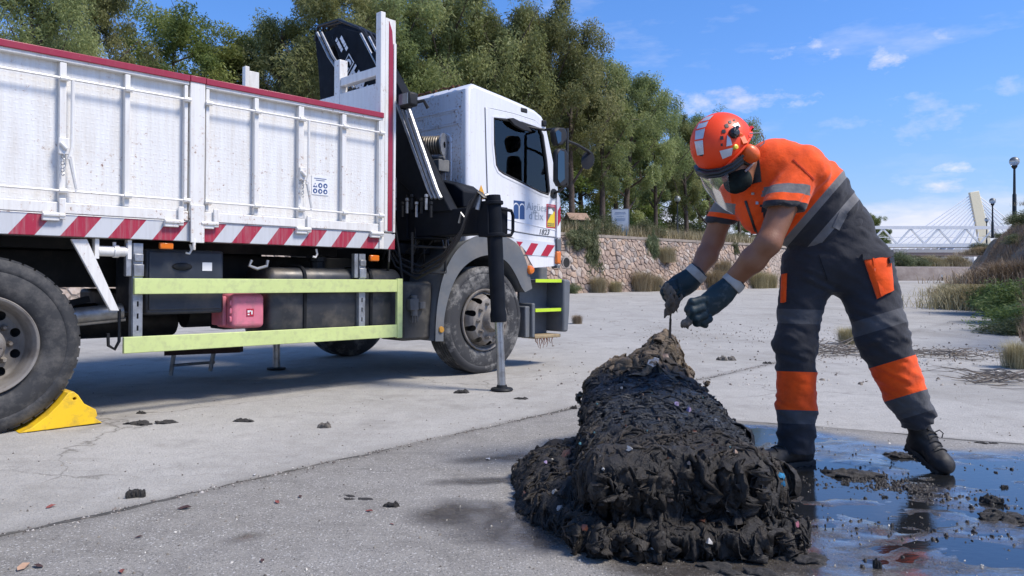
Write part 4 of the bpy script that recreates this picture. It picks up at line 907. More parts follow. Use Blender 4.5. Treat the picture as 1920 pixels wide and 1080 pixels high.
# ---- load bed
bz0, bz1, bzt = 1.145, 1.278, 2.275; XR, XF = -1.75, 2.95
m = MB(); m.box((XR, .04, 1.16), (2.78, 2.42, 1.27)); m.build('bed_floor', white, truck)
m = MB(); m.box((XR + .2, .5, 1.085), (2.7, .62, 1.158)); m.box((XR + .2, 1.86, 1.085), (2.7, 1.98, 1.158)); m.build('sub_frame', black, truck)
for y0, y1 in ((0, .035), (2.425, 2.46)): m = MB(); m.box((XR, y0, bz0), (XF, y1, bz1)); m.build('striped_rail', tape, truck, bevel=.004)
m = MB(); m.box((XR - .06, .02, bz0), (XR - .002, 2.44, bz1)); m.build('striped_rail', tape, truck, bevel=.004)
p350, p378 = sx(350), sx(378)
def drop_side(x0, x1, ribs, levers, hinges, y=0., sg=1, detail=True):
    """one hinged side: plate, frame, ribs, rods, red cap"""
    Y = lambda a: y + sg * a
    def bx(m, x_0, x_1, a, b, z_0, z_1): m.box((x_0, min(Y(a), Y(b)), z_0), (x_1, max(Y(a), Y(b)), z_1)); return m
    ds = bx(MB(), x0, x1, .032, .045, bz1 + .008, bzt - .02).build('drop_side', plate_m, truck)
    bx(MB(), x0, x1, -.012, .03, bz1 + .008, bz1 + .075).build('bottom_rail', frame_w, ds, bevel=.004)
    bx(MB(), x0, x1, -.014, .044, bzt - .055, bzt - .002).build('top_rail', frame_w, ds, bevel=.004)
    bx(MB(), x0 - .002, x1 + .002, -.026, .05, bzt - .032, bzt + .012).build('red_cap', redp, ds, bevel=.004)
    for a, b in ribs: bx(MB(), a, b, -.010, .031, bz1 + .077, bzt - .057).build('rib', frame_w, ds, bevel=.004)
    if not detail: return ds
    for z in (bzt - .16, bz1 + .145):
        m = MB(); m.tube([(x0 + .02, Y(-.028), z), (x1 - .02, Y(-.028), z)], .0085 if z > 2 else .0075, 8); m.build('rod', frame_w, ds)
        for a, b in ribs:
            c = (a + b) / 2; m = MB(); m.tube([(c - .022, Y(-.027), z), (c + .022, Y(-.027), z)], .0165, 8); m.build('rod_guide', frame_w, ds)
    for x in levers:
        m = MB(); m.tube([(x + .05, Y(-.026), bzt - .16), (x + .05, Y(-.027), bz1 + .42), (x + .03, Y(-.033), bz1 + .34)], .011, 8); m.tube([(x + .04, Y(-.03), bz1 + .36), (x + .075, Y(-.035), bz1 + .16)], [.017, .011], 8); m.build('lever', frame_w, ds)
        m = MB(); m.box((x - .025, Y(-.034), bz1 + .37), (x + .03, Y(-.012), bz1 + .47)); m.tube([(x - .02, Y(-.04), bz1 + .44), (x + .015, Y(-.045), bz1 + .4)], .013, 7); m.build('latch', frame_w, ds, bevel=.004)
        m = MB()
        for k in range(6): m.tube([(x - .005 + .009 * math.cos(a), Y(-.036) + .006 * math.sin(a * (k % 2)), bz1 + .36 - .022 * k + .014 * math.sin(a)) for a in np.linspace(0, 6.28, 8)], .0028, 4, cap=False)
        m.build('chain', galv, ds)
    for x in hinges:
        m = MB(); m.box((x - .055, Y(-.03), bz1 - .042), (x + .04, Y(-.004), bz1 + .002)); m.tube([(x - .055, Y(-.026), bz1 - .005), (x + .07, Y(-.026), bz1 - .005)], .016, 9)
        m.box((x + .035, Y(-.034), bz1 - .03), (x + .072, Y(-.0135), bz1 + .10)); m.build('hinge', frame_w, ds, bevel=.005)
    return ds
def rib(a, b): return sx(a), sx(b)
drop_side(XR + .02, p350 - .006, [(XR + .03, XR + .1), (-.95, -.89), (-.42, -.36), rib(105, 118), rib(228, 238), (sx(340), p350 - .012)], [sx(111)], [-1.2, sx(92), sx(318)])
fd = drop_side(p378 + .006, sx(713), [(p378 + .01, sx(387)), rib(472, 480), rib(555, 565), rib(637, 645), rib(706, 712.5)], [sx(561)], [sx(385), sx(562), sx(700)])
drop_side(XR + .02, 2.77, [(XR + .1 + .6 * k, XR + .17 + .6 * k) for k in range(8)], [], [], 2.46, -1, False)
m = MB(); m.box((XR - .035, .05, bz1 + .01), (XR - .005, 2.41, bzt)); tg = m.build('tailgate', plate_m, truck)
# centre post
m = MB(); m.box((p350, -.02, bz1 + .004), (p378, .06, bzt + .008)); m.build('centre_post', frame_w, truck, bevel=.006)
m = MB(); m.box((p350 + .004, -.034, bz0 - .01), (p378 - .004, -.0215, bz1 + .12)); m.tube([(p350 + .03, -.025, bz0 - .06), (p350 + .03, -.025, bz0 + .02)], .012, 7); m.build('post_socket', frame_w, truck, bevel=.004)
m = MB(); m.box((p350 - .002, -.027, bzt - .03), (p378 + .002, .062, bzt + .014)); m.build('red_cap', redp, truck, bevel=.004)
# pictogram sticker on the front drop side
sx0, sz0 = S(601, 347); m = MB(); m.box((sx0 - .075, .0275, sz0 - .075), (sx0 + .075, .0315, sz0 + .075)); stk = m.build('pictogram_sticker', stw, fd)
for j in range(2):
    for i in range(3):
        c = Vector((sx0 - .046 + .046 * i, .0265, sz0 + .0 - .046 * j)); m = MB()
        if (i, j) == (0, 0): m.add([c + Vector((-.02, 0, -.017)), c + Vector((.02, 0, -.017)), c + Vector((0, 0, .019))], [(0, 1, 2)])
        else: m.add([c + Vector((.0195 * math.cos(a), 0, .0195 * math.sin(a))) for a in np.linspace(0, 6.28, 17)[:-1]], [tuple(range(16))])
        m.build('pictogram', blue, stk, smooth=0)
        m = MB(); q = c + Vector((0, -.001, -.002)); m.add([q + Vector((.008 * math.cos(a) * (1 + .3 * math.sin(3 * a + i)), 0, .010 * math.sin(a))) for a in np.linspace(0, 6.28, 9)[:-1]], [tuple(range(8))]); m.build('pictogram_mark', stw, stk, smooth=0)
for k, w_ in enumerate((.055, .04)): m = MB(); m.box((sx0 - w_, .0255, sz0 + .052 - .014 * k), (sx0 + w_, .0272, sz0 + .056 - .014 * k)); m.build('print_line', blue, stk, smooth=0)
# ---- headboard
hx0, hx1 = sx(708), XF; ztp = 3.14
def post(y0, y1, name='headboard_post'):
    m = MB(); m.box((hx0, y0, bz0 + .0), (sx(716.5), y1, ztp)); p = m.build(name, frame_w, truck, bevel=.004)
    m = MB(); m.box((sx(717.5), y0 + .012, bz1 + .01), (sx(737.5), y1, ztp - .04)); 
    m.build('post_channel', frame_w, p, bevel=.004); return p
p_ = post(-.012, .06)
a0, a1, a2 = sx(724.5), sx(732.5), sx(737.5)
m = MB(); m.prism([(a0, bz1 + .02), (a1, bz1 + .02), (a1, 2.85), (a1 - .012, 3.0), (a0, 3.08)], lambda a, b, c: (a, c, b), -.004, .0115); m.build('red_strip', redp, p_)
m = MB(); m.box((a1 + .004, -.012, bz1 + .01), (a2, .0115, 2.9)); m.build('post_edge', frame_w, p_, bevel=.003)
m = MB(); m.box((sx(717.5), -.006, bz1 + .02), (a0 - .006, .0115, 3.1)); m.build('post_edge', frame_w, p_, bevel=.003)
post(2.40, 2.47)
m = MB(); m.box((2.80, .065, 1.28), (2.84, 2.395, 2.30)); m.build('headboard_panel', white, truck)
m = MB(); m.box((2.79, .065, 2.31), (2.85, 1.35, 2.55)); m.box((2.79, 1.352, 2.31), (2.85, 2.395, 2.42)); m.build('headboard_board', white, truck, bevel=.008)
for y in (.66, ): m = MB(); m.box((2.785, y - .045, 2.30), (2.87, y + .045, 2.86)); m.build('rack_upright', frame_w, truck, bevel=.006)
m = MB(); m.box((2.79, .065, 2.615), (2.86, .61, 2.69)); m.build('rack_rail', frame_w, truck, bevel=.006)

# ---- wheels
def wheel(x, y, sg, front, dual=False, name='wheel'):
    """sg -1: outer face towards -y"""
    Rt = .51 if front else .525; M0 = Matrix.Translation((x, y, Rt - LIFT * (1 - x / 4.02))) @ Matrix.Rotation(R(90) * (1 if sg < 0 else -1), 4, 'X')       # lathe axis -> outwards
    w = .29
    w_ = MB()
    prof = [(.295, -w + .02), (.33, -w), (.43, -w - .0), (Rt - .025, -w + .025), (Rt - .004, -w + .05)]
    if front:
        for k in range(5):
            c = -w + .06 + k * .04; prof += [(Rt, c), (Rt, c + .028), (Rt - .012, c + .030), (Rt - .012, c + .038)]
        prof += [(Rt, -.03), (.506, -.022)]
    else: prof += [(Rt - .012, -w + .06), (Rt - .012, -.05)]
    prof += [(Rt - .010, -.018), (Rt - .023, -.004), (.46, .004), (.445, .001), (.442, -.002), (.41, .006), (.36, .004), (.325, -.006), (.305, -.02), (.288, -.032)]
    w_.lathe(prof, 72, M0)
    if not front:
        for k in range(46):
            a = 2 * math.pi * k / 46
            for side, off in ((-.070, 0), (-.165, .5), (-.262, 0)):
                b = a + off * 2 * math.pi / 46
                T = M0 @ Matrix.Rotation(b, 4, 'Z'); w_.box((Rt - .03, -.0285, side - .040), (Rt + .001, .0285, side + .044), T)
    wo = w_.build(name, muddy if front else tyre_m, truck, smooth=40)
    # raised ring and lettering stub on the sidewall
    if front: prof = [(.287, -.03), (.296, -.004), (.290, .006), (.276, .002), (.262, -.035), (.250, -.03), (.235, .035), (.212, .066), (.15, .075), (.11, .078)]
    else: prof = [(.287, -.03), (.297, -.004), (.291, .008), (.279, .004), (.262, -.03), (.252, -.09), (.246, -.13), (.225, -.15), (.165, -.135), (.12, -.13)]
    n = 200; fine = []
    for i in range(len(prof) - 1):
        for t in np.linspace(0, 1, 4, endpoint=False): fine.append((prof[i][0] + (prof[i + 1][0] - prof[i][0]) * t, prof[i][1] + (prof[i + 1][1] - prof[i][1]) * t))
    fine.append(prof[-1]); hr = .207 if not front else .224; hs = .028; nh = 10
    vs = []; fs = []
    for r, h in fine:
        for k in range(n): a = 2 * math.pi * k / n; vs.append(Vector((r * math.cos(a), r * math.sin(a), h)))
    hc = [(hr * math.cos(2 * math.pi * (q + .5) / nh), hr * math.sin(2 * math.pi * (q + .5) / nh)) for q in range(nh)]
    gone = set()
    def inh(p): return any((p.x - a) ** 2 + (p.y - b) ** 2 < hs * hs for a, b in hc)
    for j in range(len(fine) - 1):
        for k in range(n):
            q = (j * n + k, j * n + (k + 1) % n, (j + 1) * n + (k + 1) % n, (j + 1) * n + k)
            if fine[j][0] < .262 and inh(sum((vs[i] for i in q), Vector()) / 4): gone.update(q); continue
            fs.append(q)
    for i in gone & {i for q in fs for i in q}:      # round off the edge of each hand hole
        a, b = min(hc, key=lambda c: (vs[i].x - c[0]) ** 2 + (vs[i].y - c[1]) ** 2); e = Vector((vs[i].x - a, vs[i].y - b)).normalized() * hs; vs[i].x, vs[i].y = a + e.x, b + e.y
    m = MB(); m.add([M0 @ p for p in vs], fs); m.build('rim', rim_m, wo, smooth=50)
    m = MB(); m.lathe([(.262, -.036), (.25, -.16), (.2, -.2), (.0, -.2)], 40, M0); m.build('brake_drum', black, wo)
    m = MB()
    if front: m.lathe([(.115, .06), (.11, .085), (.10, .13), (.085, .145), (0, .148)], 32, M0)
    else: m.lathe([(.125, -.14), (.12, -.05), (.115, .02), (.10, .04), (.06, .05), (0, .052)], 32, M0)
    for k in range(8): m.lathe([(.012, 0), (.012, .014), (0, .014)], 6, M0 @ Matrix.Rotation(2 * math.pi * k / 8, 4, 'Z') @ Matrix.Translation((.085, 0, .125 if front else .035)))
    m.build('hub', rim_m, wo)
    for k in range(10):
        m = MB(); m.lathe([(.021, 0), (.019, .022), (.012, .03), (.011, .045), (0, .045)], 6, M0 @ Matrix.Rotation(2 * math.pi * k / 10, 4, 'Z') @ Matrix.Translation((.166, 0, .07 if front else -.137))); m.build('lug_nut', rim_m, wo)
    if dual:
        m = MB(); m.lathe([(.29, -.62), (.33, -.625), (.485, -.6), (.508, -.56), (.508, -.38), (.485, -.35), (.33, -.335), (.29, -.34)], 56, M0); m.build('inner_tyre', tyre_m, wo)
    else:
        m = MB(); m.lathe([(.288, -.03), (.25, -.15), (.26, -.27), (.29, -.28)], 40, M0); m.build('rim_barrel', rim_m, wo)
    return wo
wheel(0, .0, -1, False, True); wheel(4.02, .0, -1, True); wheel(4.02, 2.46, 1, True); wheel(0, 2.46, 1, False, True)

# ---- under the bed
def prism_s(pix, v0, v1, name, m_, parent=None, bevel=.004, v=None):
    pts = [S(a, b, v0 if v is None else v) for a, b in pix]; return MB().prism(pts, lambda a, b, c: (a, c, b), v0, v1).build(name, m_, parent or truck, bevel=bevel, smooth=30)
prism_s([(130, 448), (160, 448), (222, 583), (205, 583)], .03, .06, 'gusset_bracket', frame_w)
a, z = S(186, 470); b, _ = S(240, 474); m = MB(); m.tube([(a, .06, z), (b, .06, z)], .034, 14); m.tube([(b - .08, .06, z), (b - .05, .06, z)], .042, 14); m.tube([(a + .1, .06, z + .02), (a + .1, .06, z + .06)], .011, 8)
for x in (a - .012, b + .012): m.box((x - .012, .03, z - .05), (x + .012, .09, 1.14))
m.build('tarp_roller_tube', frame_w, truck)
# side guard
g0, g1 = sx(250), sx(754); gw = .03
def rail(z0, z1, x0, x1): m = MB(); m.box((x0, 0, z0), (x1, gw, z1)); return m
guard = rail(.783, .888, g0, g1 - .058).build('side_guard', lime, truck, bevel=.004)
rail(.396, .503, sx(231), g1 - .058).build('lower_rail', lime, guard, bevel=.004)
m = MB(); m.box((g1 - .056, -.001, .388), (g1, gw, .896)); m.build('guard_end', lime, guard, bevel=.004)
for px, zt in ((260, 1.12), (682, 1.10)):
    x = sx(px); m = MB(); m.prism([(x - .03, .50), (x + .03, .50), (x + .03, zt), (x - .03, zt)], lambda a, b, c: (a, c, b), .033, .045, [[(x - .006, z), (x + .006, z), (x + .006, z + .035), (x - .006, z + .035)] for z in (.54, .62, .70)])
    m.box((x - .034, .046, .50), (x - .03, .10, zt)); m.build('guard_bracket', galv, guard)
    m = MB(); m.box((x - .04, .034, .90), (x - .075, .08, zt)); m.box((x - .026, .02, 1.0), (x + .03, .032, 1.05)); m.box((x - .03, .02, .90), (x + .034, .032, .98)); m.build('bracket_clamp', galv, guard, bevel=.004)
x0, x1 = sx(272, .1), sx(420, .1); m = MB(); m.box((x0, .12, .64), (x1, .7, 1.09)); tb = m.build('tool_box', navy, truck, bevel=.02)
m = MB(); m.box((x0 + .02, .108, .67), (x1 - .02, .119, 1.07)); m.build('tool_box_door', navy, tb, bevel=.008)
a, z = S(340, 500, .1); m = MB(); m.lathe([(.06, 0), (.05, .012), (.02, .016), (0, .016)], 20, Matrix.Translation((a, .1075, z)) @ Matrix.Rotation(R(90), 4, 'X') @ Matrix.Diagonal((1.2, .45, 1, 1))); m.build('handle', black, tb)
a, z = S(387, 500, .1); m = MB(); m.box((a - .035, .1055, z - .03), (a + .035, .1075, z + .03)); m.build('paper_label', stw, tb)
def lamp_s(px, py, hw, hh): a, z = S(px, py, .02); m = MB(); m.box((a - hw, .015, z - hh), (a + hw, .05, z + hh)); m.build('marker_lamp', orange_l, truck, bevel=.008)
lamp_s(310, 461, .045, .022); lamp_s(701, 484, .045, .025)
for px, py in ((592, 474), (355, 466)): 
    a, z = S(px, py, .04); m = MB(); m.tube([(a, .05, z + .03), (a + .01, .05, z - .01), (a - .005, .05, z - .035), (a - .03, .05, z - .03)], .008, 7); m.build('tie_hook', frame_w, truck)
# fuel tank
x0, x1 = sx(500, .1), sx(748, .12); zc, hh = .70, .285
prof = []
for cx, cy, a0 in ((.42, .19, 0), (.16, .19, 90), (.16, -.19, 180), (.42, -.19, 270)):
    for q in range(7): a = R(a0 + q * 15); prof.append((cx + .09 * math.cos(a), zc + cy + .09 * math.sin(a)))
m = MB(); n = len(prof); rings = []
for x, k in ((x0, .75), (x0 + .015, .93), (x0 + .05, 1), (x1 - .05, 1), (x1 - .015, .93), (x1, .75)): rings += [(x, .29 + (p - .29) * k, zc + (q - zc) * k) for p, q in prof]
m.add(rings, [(r * n + i, r * n + (i + 1) % n, (r + 1) * n + (i + 1) % n, (r + 1) * n + i) for r in range(5) for i in range(n)] + [tuple(range(n)), tuple(5 * n + i for i in range(n))])
tank = m.build('fuel_tank', mat('tank_metal', (.042, .044, .048), .42, .3, var=.3, vs=4, dirt=(.15, .13, .105), ds=3.5, damt=.7), truck, smooth=50)
for px in (566, 690):
    x = sx(px, .1); m = MB(); ring = [(x, .29 + (p - .29) * 1.03, zc + (q - zc) * 1.03) for p, q in prof]; m.tube(ring, .014, 6, closed=True); m.build('strap', black, tank)
a, z = S(598, 512, .25); m = MB(); m.lathe([(.06, -.05), (.06, .03), (.075, .035), (.07, .07), (.03, .085), (0, .085)], 9, Matrix.Translation((a, .29, zc + .30))); m.build('filler_cap', black, tank)
for px, py in ((565, 612), (705, 606), (625, 603)): a, z = S(px, py, .1); m = MB(); m.lathe([(0, 0), (.03, .01), (.024, .05), (0, .055)], 10, Matrix.Translation((a, .1, z - .02))); m.build('tank_fitting', galv, tank)
# fire extinguisher box
x0, z1 = S(432, 551, .08); x1, z0 = S(493, 614, .08); m = MB(); m.box((x0, .06, z0), (x1, .36, z1)); eb = m.build('extinguisher_box', pinkred, truck, bevel=.035, seg=4)
m = MB(); m.box((x0 - .03, .15, z0 + .02), (x0 - .002, .34, z1 - .02)); 
for k in range(3): m.box((x0 - .012, .075, z0 + .05 + .06 * k), (x0 + .004, .10, z0 + .09 + .06 * k))
m.build('box_hinge_side', pinkred, eb, bevel=.006)
a, z = S(467, 586, .06); m = MB(); m.box((a - .026, .0565, z - .028), (a + .03, .0585, z + .028)); m.build('extinguisher_sticker', deepred, eb, smooth=0)
for dx, dz, w_, h_ in ((-.012, .008, .008, .012), (-.012, -.014, .007, .007), (.014, .0, .005, .02), (.002, .012, .004, .008)): m = MB(); m.box((a + dx - w_, .0545, z + dz - h_ * .7), (a + dx + w_, .0558, z + dz + h_ * .7)); m.build('sticker_print', stw, eb, smooth=0)
m = MB(); m.box((sx(425, .3), .37, .5), (sx(500, .3), .6, .66)); m.box((sx(300, .4), .72, .62), (sx(430, .4), .78, .8)); m.build('mounting_plate', black, truck, bevel=.01)
m = MB(); m.tube([(1.55, .95, .62), (2.6, .95, .62)], .13, 18); m.tube([(.75, 1.3, .55), (1.6, 1.3, .55)], .14, 18); m.build('air_tank', black, truck)
m = MB(); m.box((1.0, .8, .60), (3.2, 1.7, .80)); m.build('gearbox', black, truck, bevel=.03)
m = MB(); m.box((3.35, .7, .45), (5.1, 1.75, 1.15)); m.build('engine', black, truck, bevel=.06)
m = MB(); m.tube([(a, .07, z) for a, z in (S(470, 488, .07), S(465, 498, .07), S(480, 504, .07), S(498, 499, .07), S(500, 488, .07))], .012, 8); m.build('grab_loop', galv, truck)
m = MB(); m.tube([(a, .2, z) for a, z in (S(222, 580, .2), S(222, 640, .2), S(214, 655, .2), S(202, 648, .2), S(201, 625, .2))], .011, 8); m.build('brake_hose', hose, truck)
m = MB(); m.tube([(.5, .45, .62), (.9, .4, .66)], .055, 12); m.tube([(.3, .5, .55), (.95, .5, .6)], .02, 8); m.build('brake_chamber', galv, truck)
# folding step below the guard and the far outrigger leg
def WL(px, py, d):
    p = W(px, py, d); dx, dy = p.x - TA[0], p.y - TA[1]; sx_ = dx * tc_ + dy * ts_; return Vector((sx_, -dx * ts_ + dy * tc_, p.z - LIFT * (1 - sx_ / 4.02)))
d = 7.1; m = MB(); m.bar(WL(312, 661, d), WL(452, 655, d), .1, .05); st = m.build('folding_step', mat('step_brown', (.06, .03, .025), .7), truck)
for px, py in ((326, 704), (400, 696)): m = MB(); m.bar(WL(px, 662, d), WL(px - 6, py, d), .03, .03); m.build('leg', galv, st)
m = MB(); m.tube([WL(324, 685, d), WL(402, 679, d)], .014, 8); m.build('rung', galv, st)

# ---- loader crane between bed and cab
crane = MB(); crane.box((3.12, .75, 1.0), (3.62, 1.75, 1.55)); crane.lathe([(.26, 1.55), (.24, 1.75), (.2, 1.8), (.2, 2.35), (.24, 2.4), (.24, 2.6), (0, 2.62)], 24, Matrix.Translation((3.36, 1.9, 0)))
crane.box((3.2, .25, 1.12), (3.55, 2.2, 1.22)); crane = crane.build('loader_crane', crane_b, truck, bevel=.015)
XC = 3.30
def cr(px, py, s=XC):
    """pixel -> (y, z) on the plane x = s of the truck"""
    t = (px - 960) / FPX; ox, oy = TA[0] + tc_ * s, TA[1] + ts_ * s; v = (ox - t * oy) / (ts_ + t * tc_); d = oy + tc_ * v
    return v, EYE + (HOR - py) / FPX * d - LIFT * (1 - s / 4.02)
def cr_prism(pix, s0, s1, name, m_=crane_b, bevel=.012): return MB().prism([cr(a, b, s0) for a, b in pix], lambda a, b, c: (c, a, b), s0, s1).build(name, m_, crane, bevel=bevel)
cr_prism([(616, 66), (640, 50), (668, 58), (690, 100), (742, 205), (842, 395), (802, 398), (736, 330), (662, 180), (634, 118)], 3.22, 3.31, 'inner_boom')
cr_prism([(584, 62), (600, 56), (622, 62), (620, 110), (630, 215), (598, 215), (592, 130)], 3.28, 3.5, 'outer_boom')
cr_prism([(604, 60), (632, 44), (668, 52), (694, 82), (684, 90), (650, 68), (612, 90)], 3.235, 3.48, 'knuckle_link')
cr_prism([(690, 98), (706, 92), (760, 190), (748, 205)], 3.10, 3.20, 'boom_extension')
m = MB()
for o in (0, 8): m.tube([(3.13, *cr(590 + o, 60, 3.13)), (3.13, *cr(612 + o, 105, 3.13)), (3.12, *cr(652 + o, 165, 3.12))], .014, 7)
m.build('hydraulic_pipe', galv, crane)
m = MB()
for o in (0, 9, 18): m.tube([(3.11 + o * .004, *cr(672 + o, 62 + o * .5, 3.11)), (3.11 + o * .004, *cr(705 + o, 125 + o * .6, 3.11)), (3.11 + o * .004, *cr(738 + o, 185 + o * .6, 3.11))], .013, 7)
m.build('hydraulic_pipe', chrome, crane)
m = MB()
for k in range(5): m.tube([(3.25 + .04 * k, *cr(586 + 3 * k, 75, 3.25)), (3.25 + .04 * k, *cr(592 + 4 * k, 48 - k, 3.25)), (3.25 + .04 * k, *cr(630 + 4 * k, 36 + 2 * k, 3.25)), (3.25 + .04 * k, *cr(668 + 4 * k, 52 + 3 * k, 3.25)), (3.25 + .04 * k, *cr(690 + 4 * k, 92, 3.25))], .016, 7)
m.build('boom_hoses', hose, crane)
# boom seen below the headboard, between post and cab: dark beam with pipes on its upper side
m = MB()
for o in (0, 9, 20): m.tube([(3.16, *cr(741 + o, 196 + o * .2, 3.16)), (3.16, *cr(800 + o * .8, 355, 3.16)), (3.16, *cr(808 + o * .8, 372, 3.16))], .013 if o < 20 else .02, 7)
m.build('boom_cylinder', galv, crane)
cr_prism([(740, 400), (830, 398), (800, 340), (740, 215)], 3.30, 3.50, 'crane_column_side', crane_b)
for k in range(7):
    a, z = cr(752 + 9 * k, 385 - (k % 3) * 7, 3.10); m = MB(); m.tube([(3.10, a, z - .1), (3.10, a, z)], .012, 6); m.lathe([(0, 0), (.016, .01), (.016, .03), (0, .035)], 8, Matrix.Translation((3.10, a, z))); m.build('control_lever', galv if k % 2 else black, crane)
# lettering on the boom
y0, z0 = cr(652, 122, 3.22); y1, z1 = cr(716, 232, 3.22); ang = math.atan2(z1 - z0, -(y1 - y0))
def on_boom(px, py): a, b = cr(px, py, 3.22); return Vector((3.212, a, b))
EX = Vector((0, -math.cos(ang), math.sin(ang))); EYv = Vector((0, math.sin(ang), math.cos(ang)))      # along the boom / across it (upwards)
RM = Matrix((EX, EYv, EX.cross(EYv))).transposed()
me = text_mesh('HIAB', .19, .002, .007); me.materials.clear(); me.materials.append(stw); o = link('boom_lettering', me, crane); o.location = on_boom(652, 139) + Vector((-.003, 0, 0)); o.rotation_euler = RM.to_euler()
def boom_quad(px, py, w_, h_, m_, name, off=0): 
    c = on_boom(px, py) + Vector((-off, 0, 0)); return MB().add([c + EX * a * w_ + EYv * b * h_ for a, b in ((-1, -1), (1, -1), (1, 1), (-1, 1))] , [(0, 1, 2, 3)]).build(name, m_, crane, smooth=0)
boom_quad(650, 119, .070, .075, stw, 'boom_logo_frame', .001); boom_quad(650, 119, .058, .063, crane_b, 'boom_logo_field', .003)
me = text_mesh('C', .13, .002, .006); me.materials.clear(); me.materials.append(stw); o = link('boom_logo', me, crane); o.location = on_boom(650, 119) + Vector((-.005, 0, 0)) - EX * .045 - EYv * .045; o.rotation_euler = RM.to_euler()
for r in range(2):
    for k in range(4): boom_quad(628 + 9 * r + k * 3.2, 74 + 6.2 * k - r * 3, .017 + .005 * ((k * 7 + r) % 3), .020, stw, 'boom_decal', .002)
# near outrigger: beam, leg, rod, pad
LX, LY = 3.36, -.90
m = MB(); m.box((LX - .11, LY + .06, 1.27), (LX + .11, .62, 1.49)); m.box((LX - .13, -.12, 1.25), (LX + .13, 2.4, 1.265)); ob = m.build('outrigger', crane_b, truck, bevel=.012)
m = MB(); m.box((LX - .13, .2, 1.24), (LX + .135, 2.44, 1.52)); m.build('beam_housing', crane_b, ob, bevel=.012)
LT, LB = WL(922.5, 378, 6.23), WL(941, 731, 6.21); LX, LY = LB.x, LB.y
def leg_pt(z): return LB.lerp(LT, (z - LB.z) / (LT.z - LB.z))
def leg_M(z): M = (LT - LB).normalized().to_track_quat('Z', 'Y').to_matrix().to_4x4(); M.translation = leg_pt(z); return M
m = MB(); m.lathe([(.036, 0), (.058, .0), (.066, .005), (.068, .06), (.060, .10), (.062, .5), (.064, 1.0), (.06, 1.03), (0, 1.035)], 24, leg_M(.55)); m.build('leg_cylinder', crane_b, ob)
m = MB(); m.tube([leg_pt(.025), leg_pt(.57)], .034, 20); m.build('leg_rod', chrome, ob)
m = MB(); m.lathe([(0, 0), (.085, .002), (.092, .012), (.085, .024), (.045, .03), (.04, .05), (0, .05)], 28, Matrix.Translation((LX, LY, -LIFT * (1 - LX / 4.02)))); m.build('foot_pad', black, ob)
LX, LY = leg_pt(1.4).x, leg_pt(1.4).y
m = MB(); m.box((LX - .08, LY - .01, 1.24), (LX + .06, LY + .10, 1.53))
for z in (1.24, 1.50): m.lathe([(.062, 0), (.082, 0), (.082, .03), (.062, .03)], 24, leg_M(z))
m.build('leg_clamp', crane_b, ob, bevel=.006)
m = MB(); m.tube([(LX + .05, LY - .03, 1.47), (LX + .15, LY - .05, 1.46), (LX + .17, LY - .05, 1.42), (LX + .17, LY - .05, 1.29), (LX + .15, LY - .05, 1.26), (LX + .05, LY - .03, 1.25)], .014, 8); m.build('handle', crane_b, ob)
m = MB()
for q in range(3): m.tube([(LX - .06 - .015 * q, LY + .02, 1.55), (LX - .10 - .012 * q, LY + .06, 1.60), (LX - .14, LY + .14, 1.52 - .03 * q), (LX - .145 - .02 * q, LY + .22, 1.30 - .04 * q), (LX - .15 - .02 * q, LY + .45, 1.10 - .05 * q), (LX - .15 - .02 * q, LY + .75, 1.0 - .05 * q), (LX - .15 - .02 * q, LY + 1.05, 1.08 - .04 * q), (LX - .1 - .02 * q, .5, 1.3)], .013, 8)
m.build('outrigger_hoses', hose, ob)
m = MB(); m.tube([(LX - .02, LY + .06, 1.58), (LX - .09, LY + .07, 1.56), (LX - .1, LY + .09, 1.46)], .02, 8); m.tube([(LX - .12, LY + .2, 1.38), (LX - .14, LY + .24, 1.44), (LX - .13, LY + .28, 1.36)], .01, 6); m.build('hose_fitting', galv, ob)
fx_, fy_ = WL(518, 693, 7.6).x, WL(518, 693, 7.6).y; m = MB(); fz_ = -LIFT * (1 - fx_ / 4.02); m.tube([(fx_, fy_, fz_ + .02), (fx_, fy_, .6)], .035, 16); fl = m.build('far_outrigger', chrome, truck); m = MB(); m.lathe([(0, 0), (.09, .002), (.09, .02), (0, .03)], 24, Matrix.Translation((fx_, fy_, fz_))); m.build('foot_pad', black, fl)
# winch, valve box and black tank behind the cab
def wp(px, py, s): a, z = cr(px, py, s); return Vector((s, a, z))
c = wp(806, 272, 3.60); m = MB(); m.lathe([(.03, -.13), (.11, -.13), (.11, -.115), (.065, -.11), (.065, .11), (.11, .115), (.11, .13), (.03, .13)], 24, Matrix.Translation(c) @ Matrix.Rotation(R(90), 4, 'Y') @ Matrix.Rotation(R(60), 4, 'X')); wn = m.build('winch', galv, truck)
m = MB()
for k in range(9): m.tube([Matrix.Translation(c) @ Matrix.Rotation(R(90), 4, 'Y') @ Matrix.Rotation(R(60), 4, 'X') @ Vector((.078 * math.cos(a), .078 * math.sin(a), -.1 + .024 * k)) for a in np.linspace(0, 6.28, 22)], .0115, 6, cap=False)
m.build('winch_cable', mat('wire_rope', (.16, .14, .11), .5, .5), wn)
q0 = wp(783, 285, 3.6); m = MB(); m.prism([(-.09, -.16), (.07, -.2), (.11, .1), (.02, .17), (-.06, .14)], lambda a, b, t: (q0.x + t, q0.y + a, q0.z + b), -.03, .03); m.build('winch_plate', galv, wn, bevel=.006)
q0 = wp(815, 312, 3.6); m = MB(); m.box((q0.x - .06, q0.y - .11, q0.z - .055), (q0.x + .07, q0.y + .11, q0.z + .055)); m.tube([(q0.x, q0.y - .12, q0.z + .07), (q0.x, q0.y + .12, q0.z + .09)], .016, 8); m.build('winch_motor', mat('dusty_grey', (.13, .13, .125), .7, dirt=(.28, .26, .22)), wn, bevel=.02)
